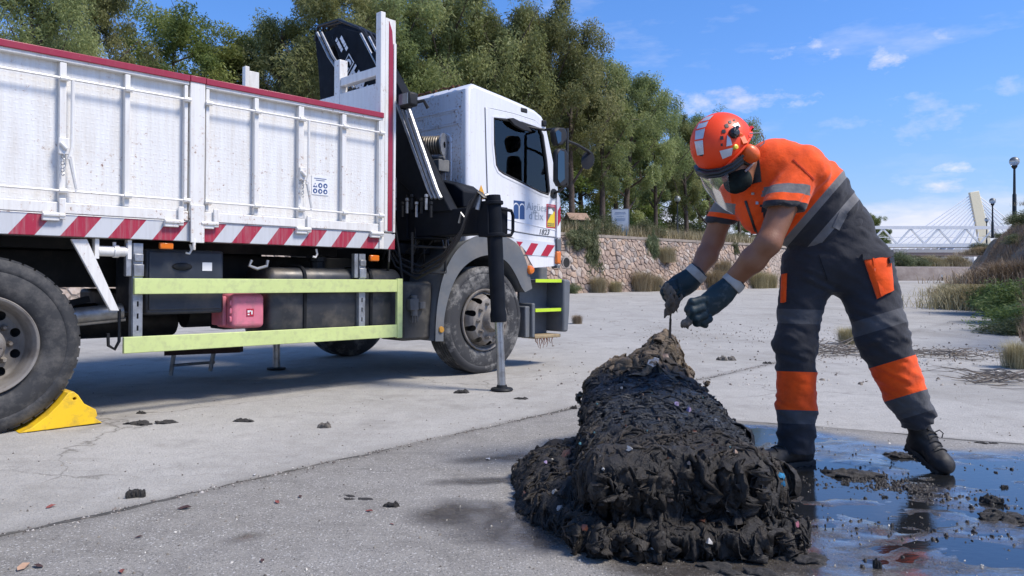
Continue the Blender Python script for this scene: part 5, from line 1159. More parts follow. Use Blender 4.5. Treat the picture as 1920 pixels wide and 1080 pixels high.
m = MB(); m.prism([cr(a, b, 3.52) for a, b in ((812, 335), (850, 345), (866, 358), (866, 388), (812, 392))], lambda a, b, t: (t, a, b), 3.52, 3.76); m.build('oil_reservoir', crane_b, truck, bevel=.012)
m = MB(); c = Vector((3.70, .12, 1.52))
for k in range(7): m.lathe([(.05, 0), (.062, .008), (.05, .016)], 16, Matrix.Translation(c + Vector((0, 0, .022 * k))))
m.build('intake_bellows', rubber, truck)
c = wp(762, 187, 3.0); m = MB(); m.box((c.x - .05, c.y - .075, c.z - .06), (c.x + .05, c.y + .075, c.z + .06)); wl = m.build('work_lamp', black, truck, bevel=.02); m = MB(); m.box((c.x - .058, c.y - .06, c.z - .045), (c.x - .051, c.y + .06, c.z + .045)); m.build('lamp_glass', mat('lamp_glass', (.12, .14, .16), .08), wl); m = MB(); m.tube([c + Vector((.04, -.02, -.02)), c + Vector((.10, -.08, .0)), c + Vector((.14, -.09, -.06))], .016, 7); m.build('lamp_bracket', black, wl)
rn = random.Random(4); m = MB()
for k in range(12):
    p = Vector((3.05 + .05 * k, rn.uniform(.1, .5), rn.uniform(1.5, 1.75))); q = Vector((3.0 + .06 * k, rn.uniform(.05, .4), rn.uniform(.8, 1.15))); mm = p.lerp(q, .5) + Vector((rn.uniform(-.1, .1), -.12, -.15)); m.tube([p, mm, q], .012, 6)
m.build('crane_hoses', hose, crane)
m = MB()
for z in (.95, 1.18): m.tube([(3.12, -.02, z), (3.5, -.02, z)], .012, 7)
for x in (3.12, 3.5): m.tube([(x, -.02, .95), (x, -.02, 1.3)], .012, 7)
m.build('guard_hoop', black, truck)

# ---- cab
cx0 = sx(879); cin = .03
side_px = [(879, 470), (879, 166), (886, 163), (905, 171), (940, 185), (975, 200), (1000, 212), (1012, 222), (1018, 234), (1030, 288), (1040, 336), (1046, 380), (1048, 498), (1000, 502), (992, 488), (980, 462), (962, 446), (938, 436), (905, 434)]
prof = [S(a, b) for a, b in side_px]
win_px = [(922, 221), (945, 224), (975, 230), (1009, 242), (1014, 254), (1021, 300), (1027, 358), (1025, 365), (1010, 360), (975, 342), (940, 325), (932, 319), (927, 309), (923, 270)]
win = [S(a, b) for a, b in win_px]
YN, YFAR = 0.0, 2.44
cab = MB()
fn = lambda a, b, c: (a, c, b)
cab.prism(prof, fn, YN, YN + .02, [win]); cab.prism(prof, fn, YFAR - .02, YFAR, [win])
n = len(prof)
def roundrow(r):   # rows of the rounded edge from the side face to the skin, outward offset r
    out = []
    c = Vector((sum(p[0] for p in prof) / n, sum(p[1] for p in prof) / n))
    for i in range(n):
        p = Vector(prof[i]); a, b = Vector(prof[i - 1]), Vector(prof[(i + 1) % n]); t = (b - a).normalized(); nn = Vector((-t.y, t.x)); 
        if nn.dot(p - c) < 0: nn = -nn
        out.append(p + nn * r)
    return out
skip = {n - 1 - k for k in range(7)}    # the wheel arch stays sharp and open
rows = []
for y, r in ((YN + .0005, 0), (YN + .006, .018), (YN + .02, .034), (YN + .045, .042), (YFAR - .045, .042), (YFAR - .02, .034), (YFAR - .006, .018), (YFAR - .0005, 0)): rows.append([(p.x, y, p.y) for p in roundrow(r)])
fs = []
for k in range(len(rows) - 1):
    for i in range(n):
        if 11 <= i < n - 1 : continue
        fs.append((k * n + i, k * n + (i + 1) % n, (k + 1) * n + (i + 1) % n, (k + 1) * n + i))
fs = [f for f in fs if (f[0] % n) != n - 1 or True]
cab.add([p for r in rows for p in r], fs)
cab = cab.build('cab', cabw, truck, smooth=50)
glass = NT('cab_glass'); glass.set('Base Color', (.03, .045, .05, 1)); glass.set('Roughness', .02); glass.set('IOR', 1.5)
gt = glass.N.new('ShaderNodeBsdfTransparent'); gt.inputs[0].default_value = (.70, .77, .78, 1); gmx = glass.N.new('ShaderNodeMixShader'); fr = glass.N.new('ShaderNodeFresnel'); fr.inputs[0].default_value = 1.62
gl = glass.N.new('ShaderNodeBsdfGlossy'); gl.inputs[1].default_value = .015
glass.L.new(fr.outputs[0], gmx.inputs[0]); glass.L.new(gt.outputs[0], gmx.inputs[1]); glass.L.new(gl.outputs[0], gmx.inputs[2]); glass.L.new(gmx.outputs[0], glass.N['Material Output'].inputs[0]); glass = glass.m
for y in (YN + .009, YFAR - .011): m = MB(); m.prism([(a, b) for a, b in win], fn, y, y + .003); m.build('window_glass', glass, cab, smooth=0)
for y, s in ((YN - .006, 1), (YFAR + .006, -1)):
    m = MB(); m.tube([(a, y + .006 * s, b) for a, b in win], .014, 6, closed=True); m.build('window_seal', rubber, cab)
# dark interior
inter = mat('cab_interior', (.10, .105, .115), .8)
seat_m = mat('seat_cloth', (.24, .24, .25), .85)
m = MB(); z0 = 1.55; m.box((cx0 + .05, .06, z0 - .02), (5.0, 2.38, z0)); m.box((cx0 + .05, .06, z0), (cx0 + .07, 2.38, 2.55)); m.build('cab_interior', inter, cab)
for y in (.35,):
    m = MB(); m.box((4.08, y, z0), (4.55, y + .5, z0 + .28)); m.box((4.02, y + .04, z0 + .25), (4.15, y + .46, z0 + .66)); m.build('seat', seat_m, cab, bevel=.04, seg=3)
m = MB(); m.lathe([(.2, -.012), (.215, 0), (.2, .012), (.19, 0), (.2, -.012)], 24, Matrix.Translation((4.72, 1.75, z0 + .35)) @ Matrix.Rotation(R(-35), 4, 'Y')); m.build('steering_wheel', rubber, cab)
m = MB(); m.box((4.78, .08, z0 - .02), (5.05, 2.36, z0 + .25)); m.build('dashboard', inter, cab, bevel=.05)
# door panel with its dark shut line
def grow(poly, r):
    c = Vector((sum(p[0] for p in poly) / len(poly), sum(p[1] for p in poly) / len(poly))); out = []
    for i in range(len(poly)):
        p = Vector(poly[i]); t = (Vector(poly[(i + 1) % len(poly)]) - Vector(poly[i - 1])).normalized(); nn = Vector((-t.y, t.x))
        if nn.dot(p - c) < 0: nn = -nn
        out.append(tuple(p + nn * r))
    return out
door_px = [(906, 201), (920, 204), (960, 213), (1000, 226), (1012, 238), (1020, 272), (1034, 330), (1042, 376), (1043, 445), (1000, 440), (965, 434), (935, 425), (916, 410), (912, 380), (909, 300)]
door = [S(a, b) for a, b in door_px]
m = MB(); m.prism(grow(door, .007), fn, YN - .0015, YN - .0002, [grow(win, .004)]); m.build('door_shut_line', dgrey, cab, smooth=0)
m = MB(); m.prism(door, fn, YN - .010, YN - .0018, [grow(win, .008)]); door_o = m.build('door', cabw, cab, bevel=.005)
m = MB(); m.prism(grow(win, .034), fn, YN - .0135, YN - .0102, [grow(win, .010)]); m.build('window_frame', cabw, cab, bevel=.003)
a, z = S(930, 397); 
m = MB(); pts = [S(940, 409), S(990, 421), S(1040, 432)]; m.tube([(a, YN - .010, z) for a, z in pts], .006, 6); m.build('door_crease', cabw, cab)
# lower cab skirt, stripes
sk = [S(a, b, -.012) for a, b in ((965, 451), (1046, 463), (1046, 482), (990, 478), (976, 462))]
m = MB(); m.prism([S(a, b) for a, b in ((952, 446), (1046, 456), (1046, 482), (990, 478), (976, 462))], fn, YN - .005, YN - .0005); m.build('reflective_band', mat('tape_silver', (.62, .64, .67), .35, var=.05), cab, smooth=0)
for q in (((966, 452.5), (978, 453.5), (972, 462)), ((994, 455.5), (1007, 457), (995, 478.5), (982, 476.8)), ((1024, 458.5), (1038, 460), (1025, 480.5), (1012, 479.2))):
    m = MB(); m.prism([S(a, b) for a, b in q], fn, YN - .008, YN - .0055); m.build('red_stripe', deepred, cab, smooth=0)
# corner panel and lamps at the front edge
prism_s([(1043, 360), (1049, 372), (1050, 446), (1043, 446)], -.03, .02, 'corner_panel', cabw, cab)
prism_s([(1045, 395), (1049.5, 386), (1049.5, 414), (1045, 424)], -.036, -.031, 'red_stripe', deepred, cab, 0)
prism_s([(1043.5, 448), (1051, 448), (1051, 470), (1043.5, 470)], -.03, .05, 'lamp_housing', plast, cab)
prism_s([(1043.5, 471), (1051.5, 471), (1051, 496), (1043.5, 494)], -.035, .05, 'indicator_lamp', orange_l, cab, .012)
prism_s([(1043.5, 497), (1050, 497), (1049, 503), (1043.5, 502)], -.03, .05, 'lamp_housing', plast, cab)
# cab logo, lettering, stickers
def sp(px, py, y): a, z = S(px, py, y); return a, y, z
YS = YN - .0125
a0, z0 = S(961.5, 408.5, YS); a1, z1 = S(982, 377.5, YS); z0 -= .005; w_, h_ = a1 - a0, z1 - z0
m = MB()
def arch(x0, x1, zb, zt):
    r = (x1 - x0) / 2; c = (x0 + x1) / 2; return [(x0, zb), (x1, zb)] + [(c + r * math.cos(t), zt - r + r * math.sin(t)) for t in np.linspace(0, math.pi, 12)]
g = .06 * w_; m.prism(arch(a0, a0 + w_ * .455, z0, z0 + h_ * .80), fn, YS, YS + .002); m.prism(arch(a0 + w_ * .545, a1, z0, z0 + h_ * .80), fn, YS, YS + .002)
top = [(a0, z1), (a0, z0 + .74 * h_)] + [(a0 + w_ * .2275 + w_ * .27 * math.cos(t), z0 + h_ * .62 + h_ * .27 * math.sin(t)) for t in np.linspace(math.pi * .86, .25, 8)] + [(a0 + w_ * .7725 + w_ * .27 * math.cos(t), z0 + h_ * .62 + h_ * .27 * math.sin(t)) for t in np.linspace(math.pi - .25, math.pi * .14, 8)] + [(a1, z0 + .74 * h_), (a1, z1)]
m.prism(top, fn, YS, YS + .002); m.build('door_logo', blue, cab, smooth=0)
a, y, z = sp(985.5, 392, YS); text_obj('door_lettering', 'Aigües', .112, lgrey, cab, (a, y, z - .005), depth=.0006, spacing=1.02)
a, y, z = sp(990, 410.5, YS); text_obj('door_lettering', "d'Elx", .112, lgrey, cab, (a, y, z), depth=.0006, spacing=1.02)
a, y, z = sp(1008.5, 438, YS); text_obj('model_number', '1823', .075, dgrey, cab, (a, y, z - .005), depth=.0006, bold=.002, shear=.3, spacing=1.1)
# blind-spot sticker
a0, z0 = S(1023, 426, YS); a1, z1 = S(1040, 384, YS); z0 -= .005; w_, h_ = a1 - a0, z1 - z0
bs = MB().prism([(a0, z0), (a1, z0), (a1, z1), (a0, z1)], fn, YS, YS + .002).build('blind_spot_sticker', deepred, cab, smooth=0)
Q = lambda u, v: (a0 + u * w_, z0 + v * h_)
for nm, mm, poly, dy in (('sticker_field', yel, ((.1, .05), (.9, .05), (.9, .88), (.1, .88)), .001), ('sticker_night', dgrey, ((.1, .40), (.5, .66), (.9, .72), (.9, .88), (.1, .88)), .0018), ('sticker_road', dgrey, ((.1, .26), (.5, .60), (.42, .62), (.1, .5)), .0026), ('sticker_truck', stw, ((.2, .6), (.62, .58), (.74, .7), (.5, .82), (.2, .78)), .0034)):
    MB().prism([Q(*p) for p in poly], fn, YS - dy, YS - dy + .0007).build(nm, mm, cab, smooth=0)
a, z = Q(.10, .905); text_obj('sticker_text', 'ATENCIÓN', .021, stw, cab, (a, YS - .001, z), depth=.0002)
for k, s_ in enumerate(('ÁNGULOS', 'MUERTOS')): a, z = Q(.12, .155 - .085 * k); text_obj('sticker_text', s_, .0215, dgrey, cab, (a, YS - .002, z), depth=.0002, bold=.0005)
# warning triangle
tr = [S(890, 373), S(909, 373), S(899.5, 346.5)]; MB().prism(tr, fn, YN - .004, YN - .001).build('warning_triangle', oryel, cab, smooth=0)
c = S(899.5, 364); mk = MB()
for p, q in (((-.02, .0), (.02, .018)), ((-.01, -.02), (.012, .02)), ((.0, -.005), (.022, -.015))): mk.bar((c[0] + p[0], YN - .005, c[1] + p[1]), (c[0] + q[0], YN - .005, c[1] + q[1]), .002, .007)
mk.build('warning_symbol', dgrey, cab, smooth=0)
# rear wall pressings
xb = cx0 - .043
m = MB()
def loopb(y0, y1, z0, z1, r=.06):
    pts = []
    for cy, cz, a0_ in ((y1 - r, z1 - r, 0), (y0 + r, z1 - r, 90), (y0 + r, z0 + r, 180), (y1 - r, z0 + r, 270)):
        for q in range(5): a = R(a0_ + 22.5 * q); pts.append((xb, cy + r * math.cos(a), cz + r * math.sin(a)))
    return pts
m.tube(loopb(.22, 2.2, 1.35, 2.28, .08), .016, 6, closed=True); m.tube(loopb(.3, .85, 1.75, 2.2), .012, 6, closed=True)
for z in (2.36, 2.50): m.tube([(xb, .12, z), (xb, 2.3, z)], .012, 6)
for z in (1.45, 1.53, 1.61, 1.82, 1.92, 2.02, 2.12): m.tube([(xb, .34, z), (xb, 1.9, z)], .012, 6)
for y in (.14, .62): m.tube(loopb(y, y + .36, 2.38, 2.48, .02), .010, 6, closed=True)
m.build('rear_wall_pressing', cabback, cab)
m = MB(); m.box((cx0 - .047, .07, 1.25), (cx0 - .0435, 2.37, 2.66)); m.build('rear_wall', cabback, cab)
rust = mat('rust', (.14, .055, .025), .9, bump=.6, bs=60); m = MB(); rr = random.Random(3)
prf = Vector((cx0, 0, S(879, 163)[1] + .035))
for k in range(26): y = .12 + .085 * k; m.tube([(cx0 - .035, y, prf.z + rr.uniform(-.01, .012)), (cx0 - .03 + rr.uniform(0, .03), y + .08, prf.z + rr.uniform(-.008, .016))], rr.uniform(.006, .015), 5)
m.build('roof_edge_rust', rust, cab)
m = MB(); m.lathe([(.07, 0), (.065, .05), (.04, .075), (0, .08)], 18, Matrix.Translation((4.35, .35, S(928, 186)[1] + .06))); m.build('beacon', deepred, cab)
a, z = S(982, 207, -.02); m = MB(); m.box((a - .05, -.005, z - .02), (a + .055, .1, z + .035)); m.build('roof_marker', rubber, cab, bevel=.015)
a, z = S(1019, 230, -.02); m = MB(); m.box((a - .03, -.02, z - .035), (a + .03, .08, z + .03)); m.build('marker_lamp', black, cab, bevel=.012)
# small window mirror inside, wind deflector and sun visor shapes
prism_s([(951, 221), (960, 220), (984, 232), (996, 246), (978, 243), (962, 234)], -.05, -.02, 'wind_deflector', rubber, cab, .006)
# mirrors
def mir(pix, v0, v1, name='mirror', mm=rubber, bv=.03): return prism_s(pix, v0, v1, name, mm, cab, bv)
mirg = NT('mirror_glass'); mirg.set('Base Color', (.10, .12, .13, 1)); mirg.set('Metallic', 1.0); mirg.set('Roughness', .05); mirg = mirg.m
mir([(1037, 243), (1042, 238), (1058, 239), (1062, 246), (1062, 262), (1056, 270), (1044, 273), (1039, 262)], -.345, -.27)
mir([(1042, 283), (1046, 277), (1060, 279), (1065, 290), (1066, 336), (1060, 347), (1048, 350), (1042, 338)], -.345, -.28)
prism_s([(1039, 247), (1044, 243), (1050, 248), (1050, 264), (1044, 269)], -.348, -.347, 'mirror_glass', mirg, cab, 0)
prism_s([(1044, 288), (1048, 281), (1056, 284), (1057, 335), (1048, 343), (1044, 335)], -.348, -.347, 'mirror_glass', mirg, cab, 0)
m = MB()
P3 = lambda px, py, v: Vector((S(px, py, v)[0], v, S(px, py, v)[1]))
m.tube([P3(985, 237, -.01), P3(1018, 243, -.06), P3(1040, 241, -.2)], .013, 8); m.tube([P3(1036, 363, -.0), P3(1048, 357, -.12), P3(1061, 345, -.28)], .013, 8); m.tube([P3(1061, 240, -.28), P3(1061, 347, -.28)], .016, 8); m.tube([P3(985, 237, -.01), P3(975, 232, -.01)], .013, 8)
m.tube([P3(1062, 264, -.28), P3(1080, 271, -.28), P3(1100, 283, -.28), P3(1108, 292, -.27)], [.014, .014, .016, .018], 8)
m.lathe([(0, -.012), (.055, -.012), (.05, .012), (0, .014)], 18, Matrix.Translation(P3(1036, 363, -.012)) @ Matrix.Rotation(R(90), 4, 'X')); m.build('mirror_arm', rubber, cab)
c = P3(1100, 300, -.28); m = MB(); Mf = Matrix.Translation(c) @ Matrix.Rotation(R(-62), 4, 'Z') @ Matrix.Rotation(R(65), 4, 'X') @ Matrix.Diagonal((.62, 1, 1, 1)); m.lathe([(0, -.05), (.07, -.04), (.11, -.01), (.112, .005), (0, .008)], 24, Mf); m.build('front_mirror', rubber, cab)
# ---- fender, steps
fx = lambda a, b: S(a, b)
arch_o = [(816, 640), (817, 600), (821, 560), (829, 522), (842, 490), (858, 466), (880, 449), (905, 440), (936, 441), (960, 451), (978, 472), (990, 506), (997, 541)]
arch_i = [(831, 640), (832, 600), (838, 566), (848, 534), (862, 508), (880, 491), (900, 481), (920, 478), (938, 483), (953, 495), (966, 515), (977, 538), (984, 548)]
def catmull(P_, k=4):
    out = []
    for i in range(len(P_) - 1):
        p0, p1, p2, p3 = [np.array(P_[min(max(j, 0), len(P_) - 1)], float) for j in (i - 1, i, i + 1, i + 2)]
        for q in range(k): t = q / k; out.append(tuple(.5 * (2 * p1 + (p2 - p0) * t + (2 * p0 - 5 * p1 + 4 * p2 - p3) * t * t + (3 * p1 - p0 - 3 * p2 + p3) * t ** 3)))
    return out + [tuple(P_[-1])]
arch_o, arch_i = catmull(arch_o), catmull(arch_i)
ao = [S(a, b, -.03) for a, b in arch_o]; ai = [S(a, b, -.03) for a, b in arch_i]; m = MB()
m.prism(ao + ai[::-1], fn, -.03, -.005)
# widening sheet over the tyre: rear part reaches well inwards
n_ = len(ao); rows = []
for y in (-.028, .2, .45): rows += [(a, y, b) for a, b in ao]
m.add(rows, [(k * n_ + i, k * n_ + i + 1, (k + 1) * n_ + i + 1, (k + 1) * n_ + i) for k in range(2) for i in range(n_ - 1)])
rows = []
for y in (-.02, .45): rows += [(a, y, b) for a, b in ai]
m.add(rows, [(i, i + 1, n_ + i + 1, n_ + i) for i in range(n_ - 1)])
fen = m.build('mudguard', plast, truck, smooth=45)
m = MB(); m.box((3.36, .46, .42), (4.72, .50, 1.50)); m.box((3.36, .05, 1.30), (3.86, .455, 1.34)); m.build('inner_wing', black, fen)
m = MB(); a, z = S(817, 637); m.box((a - .34, .05, z + .0), (a - .006, .40, z + .52)); m.build('splash_panel', mat('dusty_black', (.04, .039, .037), .75, dirt=(.16, .145, .12), ds=3, damt=.8), fen, bevel=.03)
a, z = S(827, 618, -.035); m = MB(); m.lathe([(.03, 0), (.026, .012), (0, .014)], 14, Matrix.Translation((a, -.032, z)) @ Matrix.Rotation(R(90), 4, 'X')); m.build('side_reflector', mat('reflector_ochre', (.40, .20, .03), .3), fen)
a, z = S(993, 506, -.03); m = MB(); m.lathe([(.045, -.02), (.045, .01), (.035, .026), (0, .032)], 20, Matrix.Translation((a, -.03, z)) @ Matrix.Rotation(R(90), 4, 'X')); m.build('side_indicator', orange_l, fen)
a, z = S(775, 575, .03); m = MB(); m.box((a - .06, .0, z - .03), (a + .03, .06, z + .07)); m.tube([(a, .03, z - .08), (a, .03, z + .1)], .03, 10); m.tube([(a + .08, .03, z - .02), (a + .08, .03, z + .04)], .04, 10)
for k in range(3): m.tube([(a - .02 + .025 * k, .02, z - .03), (a - .02 + .027 * k, .02, z - .14)], .006, 6)
m.build('filter_unit', mat('dusty_part', (.09, .09, .088), .7, dirt=(.2, .18, .15)), fen, bevel=.006)
# steps
sa, _ = S(1000, 560); sb, _ = S(1052, 560); zs = [S(1020, y)[1] for y in (524, 579, 628)]
m = MB(); m.box((sa, .20, zs[2] - .03), (sb, .24, S(1020, 500)[1])); m.box((sa - .03, -.01, zs[2] - .02), (sa + .015, .22, zs[1] + .06)); m.box((sa - .1, .02, zs[2] - .02), (sa - .031, .3, zs[1] + .03)); stp = m.build('cab_steps', plast, truck, bevel=.012)
for k, z in enumerate(zs):
    m = MB(); m.box((sa + .02, -.0, z - .035), (sb - .006, .196, z)); t_ = m.build('step_tread', plast if k < 2 else mat('broken_step', (.34, .26, .15), .9, bump=.8, bs=30, bd=.01, dirt=(.12, .08, .05), ds=12), stp, bevel=.008)
    if k < 2: m = MB(); m.box((sa + .02, -.008, z - .03), (sb - .008, -.001, z + .004)); m.build('lime_strip', mat('lime_tape', (.52, .72, .03), .4, var=.05), stp)
m = MB(); m.prism([S(a, b) for a, b in ((1052, 523), (1063, 525), (1062, 580), (1059, 622), (1050, 622))], fn, -.04, .25); m.build('bumper_corner', plast, truck, bevel=.02)
rr = random.Random(9); m = MB()
for k in range(10): a = sa + .02 + rr.random() * (sb - sa) * .7; m.tube([(a, -.005, zs[2] - .03), (a + rr.uniform(-.02, .02), -.01, zs[2] - .06), (a + rr.uniform(-.04, .04), -.012, zs[2] - rr.uniform(.08, .14))], [.006, .004, .002], 5)
m.build('hanging_dirt', rust, stp)

# ---- wheel chock
chk = thing('wheel_chock', 'bright yellow steel wheel chock wedged under the rear tyre', 'wheel chock', (*TA, 0), TH)
ym = mat('chock_yellow', (.86, .53, .015), .42, var=.06, vs=5, dirt=(.34, .24, .06), ds=14, damt=.6)
def S0(a, b, v): q = S(a, b, v); return q[0], q[1] + LIFT * (1 - q[0] / 4.02)
cp = [S0(a, b, -.05) for a, b in ((36, 818), (60, 802), (90, 779), (112, 757), (128, 737), (138, 734), (147, 741), (158, 757), (170, 763), (180, 768), (183, 779), (179, 784), (192, 797))]
cp = [(a, max(z, .003)) for a, z in cp]; cp[0] = (cp[0][0], .003)
hc_ = S0(140, 744, -.05)
m = MB(); m.prism(cp, fn, -.05, .17, [[(hc_[0] + .011 * math.cos(a), hc_[1] + .009 * math.sin(a) - .012) for a in np.linspace(0, 6.28, 11)[:-1]]]); m.build('chock_body', ym, chk, bevel=.004)
m = MB(); m.box((cp[0][0] + .04, -.056, 0.0), (cp[-1][0] - .01, .176, .0028)); m.build('chock_foot', rubber, chk)
# ================================================================== WORKER bending over the bundle
wk = thing('person', 'worker in orange and navy work clothes with orange helmet bending over the black bundle', 'person', (1.62, 3.74, 0))
WO = Vector((1.62, 3.74, 0)); WINV = np.array(WO)
def Pw(px, py, d): return np.array(W(px, py, d))
def fabric(name, bands, attr='band', rough=.85, wr=1.0):
    """bands: list of (position, colour) on the stored attribute, constant steps"""
    t = NT(name); a = t.attr(attr).outputs['Fac']; c = t.ramp(a, *bands, interp='CONSTANT')
    n = t.noise(16, 5, .6); c = t.mix(t.ramp(n, (.35, .22), (.65, 0.)), c, (.02, .02, .02)); t.set('Base Color', c); t.set('Roughness', rough); t.set('Specular IOR Level', .25)
    t.set('Sheen Weight', .15)
    t.bump(t.math('ADD', t.math('MULTIPLY', t.noise(24, 4, .6), 1.0), t.math('MULTIPLY', t.noise(420, 2), .06)), .35 * wr, .012); return t.m
ORANGE, NAVY, GREYB, TAPE = (1.0, .098, .006), (.030, .031, .037), (.082, .083, .088), (.19, .185, .18)
skin = NT('skin_brown'); _n = skin.noise(14, 5); skin.set('Base Color', skin.mix(_n, (.19, .078, .038), (.30, .135, .070))); skin.set('Roughness', .48); skin.bump(skin.noise(160, 4), .35, .003); skin = skin.m
def wmesh(name, fn, lo, hi, h, m, parent=wk, band=None, wrinkle=None):
    def g(p):
        d = fn(p); return d if wrinkle is None else d + wrinkle(p)
    v, f = surface(g, lo, hi, h); at = {} if band is None else {'band': band(v)}
    o = npmesh(name, v - (WINV if parent is wk else 0), f, m, parent, attrs=at); o['_v'] = 0; del o['_v']; return o, v, f
IX = np.array((1., 0, 0))
# --- trousers
pel = [ellip(Pw(1566, 428, 3.78), (.175, .145, .15)), ellip(Pw(1566, 492, 3.77), (.205, .140, .125)), cone(Pw(1552, 432, 3.75), Pw(1568, 472, 3.76), .165, .19, IX, .75)]
RL = [Pw(1512, 500, 3.79), Pw(1492, 648, 3.76), Pw(1494, 768, 3.80), Pw(1493, 846, 3.80)]; RR = [.122, .098, .094, .086]
LL = [Pw(1620, 505, 3.74), Pw(1653, 628, 3.66), Pw(1697, 738, 3.70), Pw(1722, 786, 3.74)]; LR = [.142, .118, .097, .086]
def plane_cut(p, q, n): n = n / np.linalg.norm(n); return (p - q) @ n
def leg(Ls, Rs): return [cone(Ls[i], Ls[i + 1], Rs[i], Rs[i + 1], IX, .95) for i in range(3)]
def trousers_f(p): return smin([smin(pel, .06), smin(leg(RL, RR), .03), smin(leg(LL, LR), .03)], .05)if False else _tr(p)
def _tr(p):
    a = smin([g(p) for g in pel], .06); b = smin([g(p) for g in leg(RL, RR)], .03); c = smin([g(p) for g in leg(LL, LR)], .03)
    b = np.maximum(b, plane_cut(p, Pw(1493, 846, 3.8), np.array((.05, 0, -1.)))); c = np.maximum(c, plane_cut(p, Pw(1724, 790, 3.74), Pw(1724, 790, 3.74) - Pw(1697, 738, 3.72)))
    d = smin([a, np.minimum(b, c)], .07)
    # open hems: flat cuts
    return d
def tw(p):
    px, py = px_of(p); amp = np.interp(py, (430, 520, 600, 640, 700, 850), (.007, .009, .008, .013, .009, .013))
    ang = p * np.array((6, 6, 21)); ang[:, 2] += p[:, 0] * 9
    q = p * np.array((9, 9, 28)); q[:, 2] -= p[:, 0] * 14
    return -amp * (np.abs(fbm(ang, 3, 51)) * 1.2 - .5 + .5 * fbm(q, 2, 61))
# band attribute: arc position along whichever leg is nearer
def tband(v):
    px, py = px_of(v); lx = np.interp(py, (500, 648, 768, 846), (1512, 1492, 1494, 1493)); rx = np.interp(py, (505, 628, 738, 786), (1620, 1653, 1697, 1722))
    left = np.abs(px - lx) < np.abs(px - rx)
    pyr = py + (px - 1690) * .30                    # the bands on the slanting leg tilt
    pyr = np.interp(pyr, (400, 575, 606, 671, 742, 786, 900), (400, 578, 606, 695, 768, 794, 900))
    b = np.where(left, py + (px - 1493) * -.03, pyr); return (b - 400) / 500
def pos(y): return (y - 400) / 500
tm = fabric('trouser_cloth', [(0, NAVY), (pos(578), GREYB), (pos(606), NAVY), (pos(695), ORANGE), (pos(768), GREYB), (pos(794), NAVY)])
tro, tv, tf = wmesh('trousers', _tr, (1.22, 3.52, .05), (2.26, 4.0, 1.36), .0095, tm, band=tband, wrinkle=tw)
# --- shirt: torso and short sleeves
tw_dir = Pw(1600, 470, 3.75) - Pw(1480, 520, 3.75)
wa = np.array((.64, -.25, .72)); wa /= np.linalg.norm(wa)            # width axis across the trunk, in the picture plane
tor = [cone(Pw(1546, 424, 3.76), Pw(1505, 374, 3.74), .190, .198, wa, .78), cone(Pw(1505, 374, 3.74), Pw(1452, 338, 3.70), .198, .172, wa, .75), ellip(Pw(1500, 328, 3.80), (.11, .13, .10)), ellip(Pw(1424, 398, 3.69), (.10, .10, .105))]
sh = [cone(Pw(1452, 318, 3.68), Pw(1505, 318, 3.60), .125, .105), cone(Pw(1418, 345, 3.72), Pw(1382, 368, 3.80), .10, .085)]
slL = [cone(Pw(1503, 322, 3.59), Pw(1462, 392, 3.50), .108, .080)]; slR = [cone(Pw(1382, 368, 3.80), Pw(1349, 420, 3.86), .088, .066)]
cutL = (Pw(1466, 386, 3.5), (Pw(1466, 386, 3.5) - Pw(1503, 322, 3.59)))
def plane_cut(p, q, n): n = n / np.linalg.norm(n); return (p - q) @ n
cutLp, cutLn = Pw(1465, 389, 3.505), Pw(1461, 452, 3.5) - Pw(1466, 322, 3.52)
cutRp, cutRn = Pw(1350, 418, 3.86), Pw(1336, 455, 3.87) - Pw(1349, 390, 3.86)
def _sh(p):
    a = smin([g(p) for g in tor], .07); b = smin([g(p) for g in sh], .05)
    l = np.maximum(slL[0](p), plane_cut(p, cutLp, cutLn)); r = np.maximum(slR[0](p), plane_cut(p, cutRp, cutRn))
    d = smin([a, b], .07); d = smin([d, l], .035); d = smin([d, r], .03)
    return d
def sw(p):
    px, py = px_of(p); q = .757 * px + .653 * py
    a = p @ np.array((.75, .1, -.65)); b = p @ np.array((.62, 0, .78))
    u = np.stack([a * 15, b * 4.5, p[:, 1] * 5], -1); w = np.stack([a * 6 + b * 8, b * 6 - a * 4, p[:, 1] * 6], -1)
    amp = np.interp(q, (1300, 1380, 1440, 1500), (.007, .011, .016, .016)); return -amp * (np.abs(fbm(u, 3, 71)) * 1.3 - .45) - .005 * fbm(w, 2, 81)
def sband(v):
    px, py = px_of(v); q = .757 * px + .653 * py; y = v[:, 1]
    t = np.clip((q - 1300) / 250, 0, .999) * .5                       # trunk: 0..0.5
    # sleeves: distance along the sleeve axis, 0.5..1
    dl = plane_cut(v, cutLp, cutLn); dr = plane_cut(v, cutRp, cutRn)
    al = slL[0](v) < .03; ar = slR[0](v) < .03
    inL = al & (dl > -.15) & (px < 1520); inR = ar & (dr > -.14) & (px < 1385)
    t = np.where(inL | inR, 0, t); sv_ = np.zeros(len(v)); sv_ = np.where(inL, np.clip((dl + .15) / .155, 0, .99) * .5, sv_); sv_ = np.where(inR, .5 + np.clip((dr + .14) / .145, 0, .99) * .5, sv_); return t, sv_, (inL | inR).astype(float)
T = lambda q: (q - 1300) / 250 * .5
Lp = lambda d: (d + .15) / .155
Rp = lambda d: (d + .14) / .145
smt = fabric('shirt_cloth', [(0, ORANGE), (T(1404), TAPE), (T(1418), NAVY), (T(1447), TAPE), (T(1463), NAVY)], rough=.8)
def sleeve_mat(name, stops): return fabric(name, stops, 'slv', .8)
sl_l = sleeve_mat('sleeve_left', [(0, ORANGE), (Lp(-.103), TAPE), (Lp(-.058), ORANGE), (Lp(-.022), NAVY)]); sl_r = sleeve_mat('sleeve_right', [(0, ORANGE), (Rp(-.095), TAPE), (Rp(-.045), ORANGE), (Rp(-.022), NAVY)])
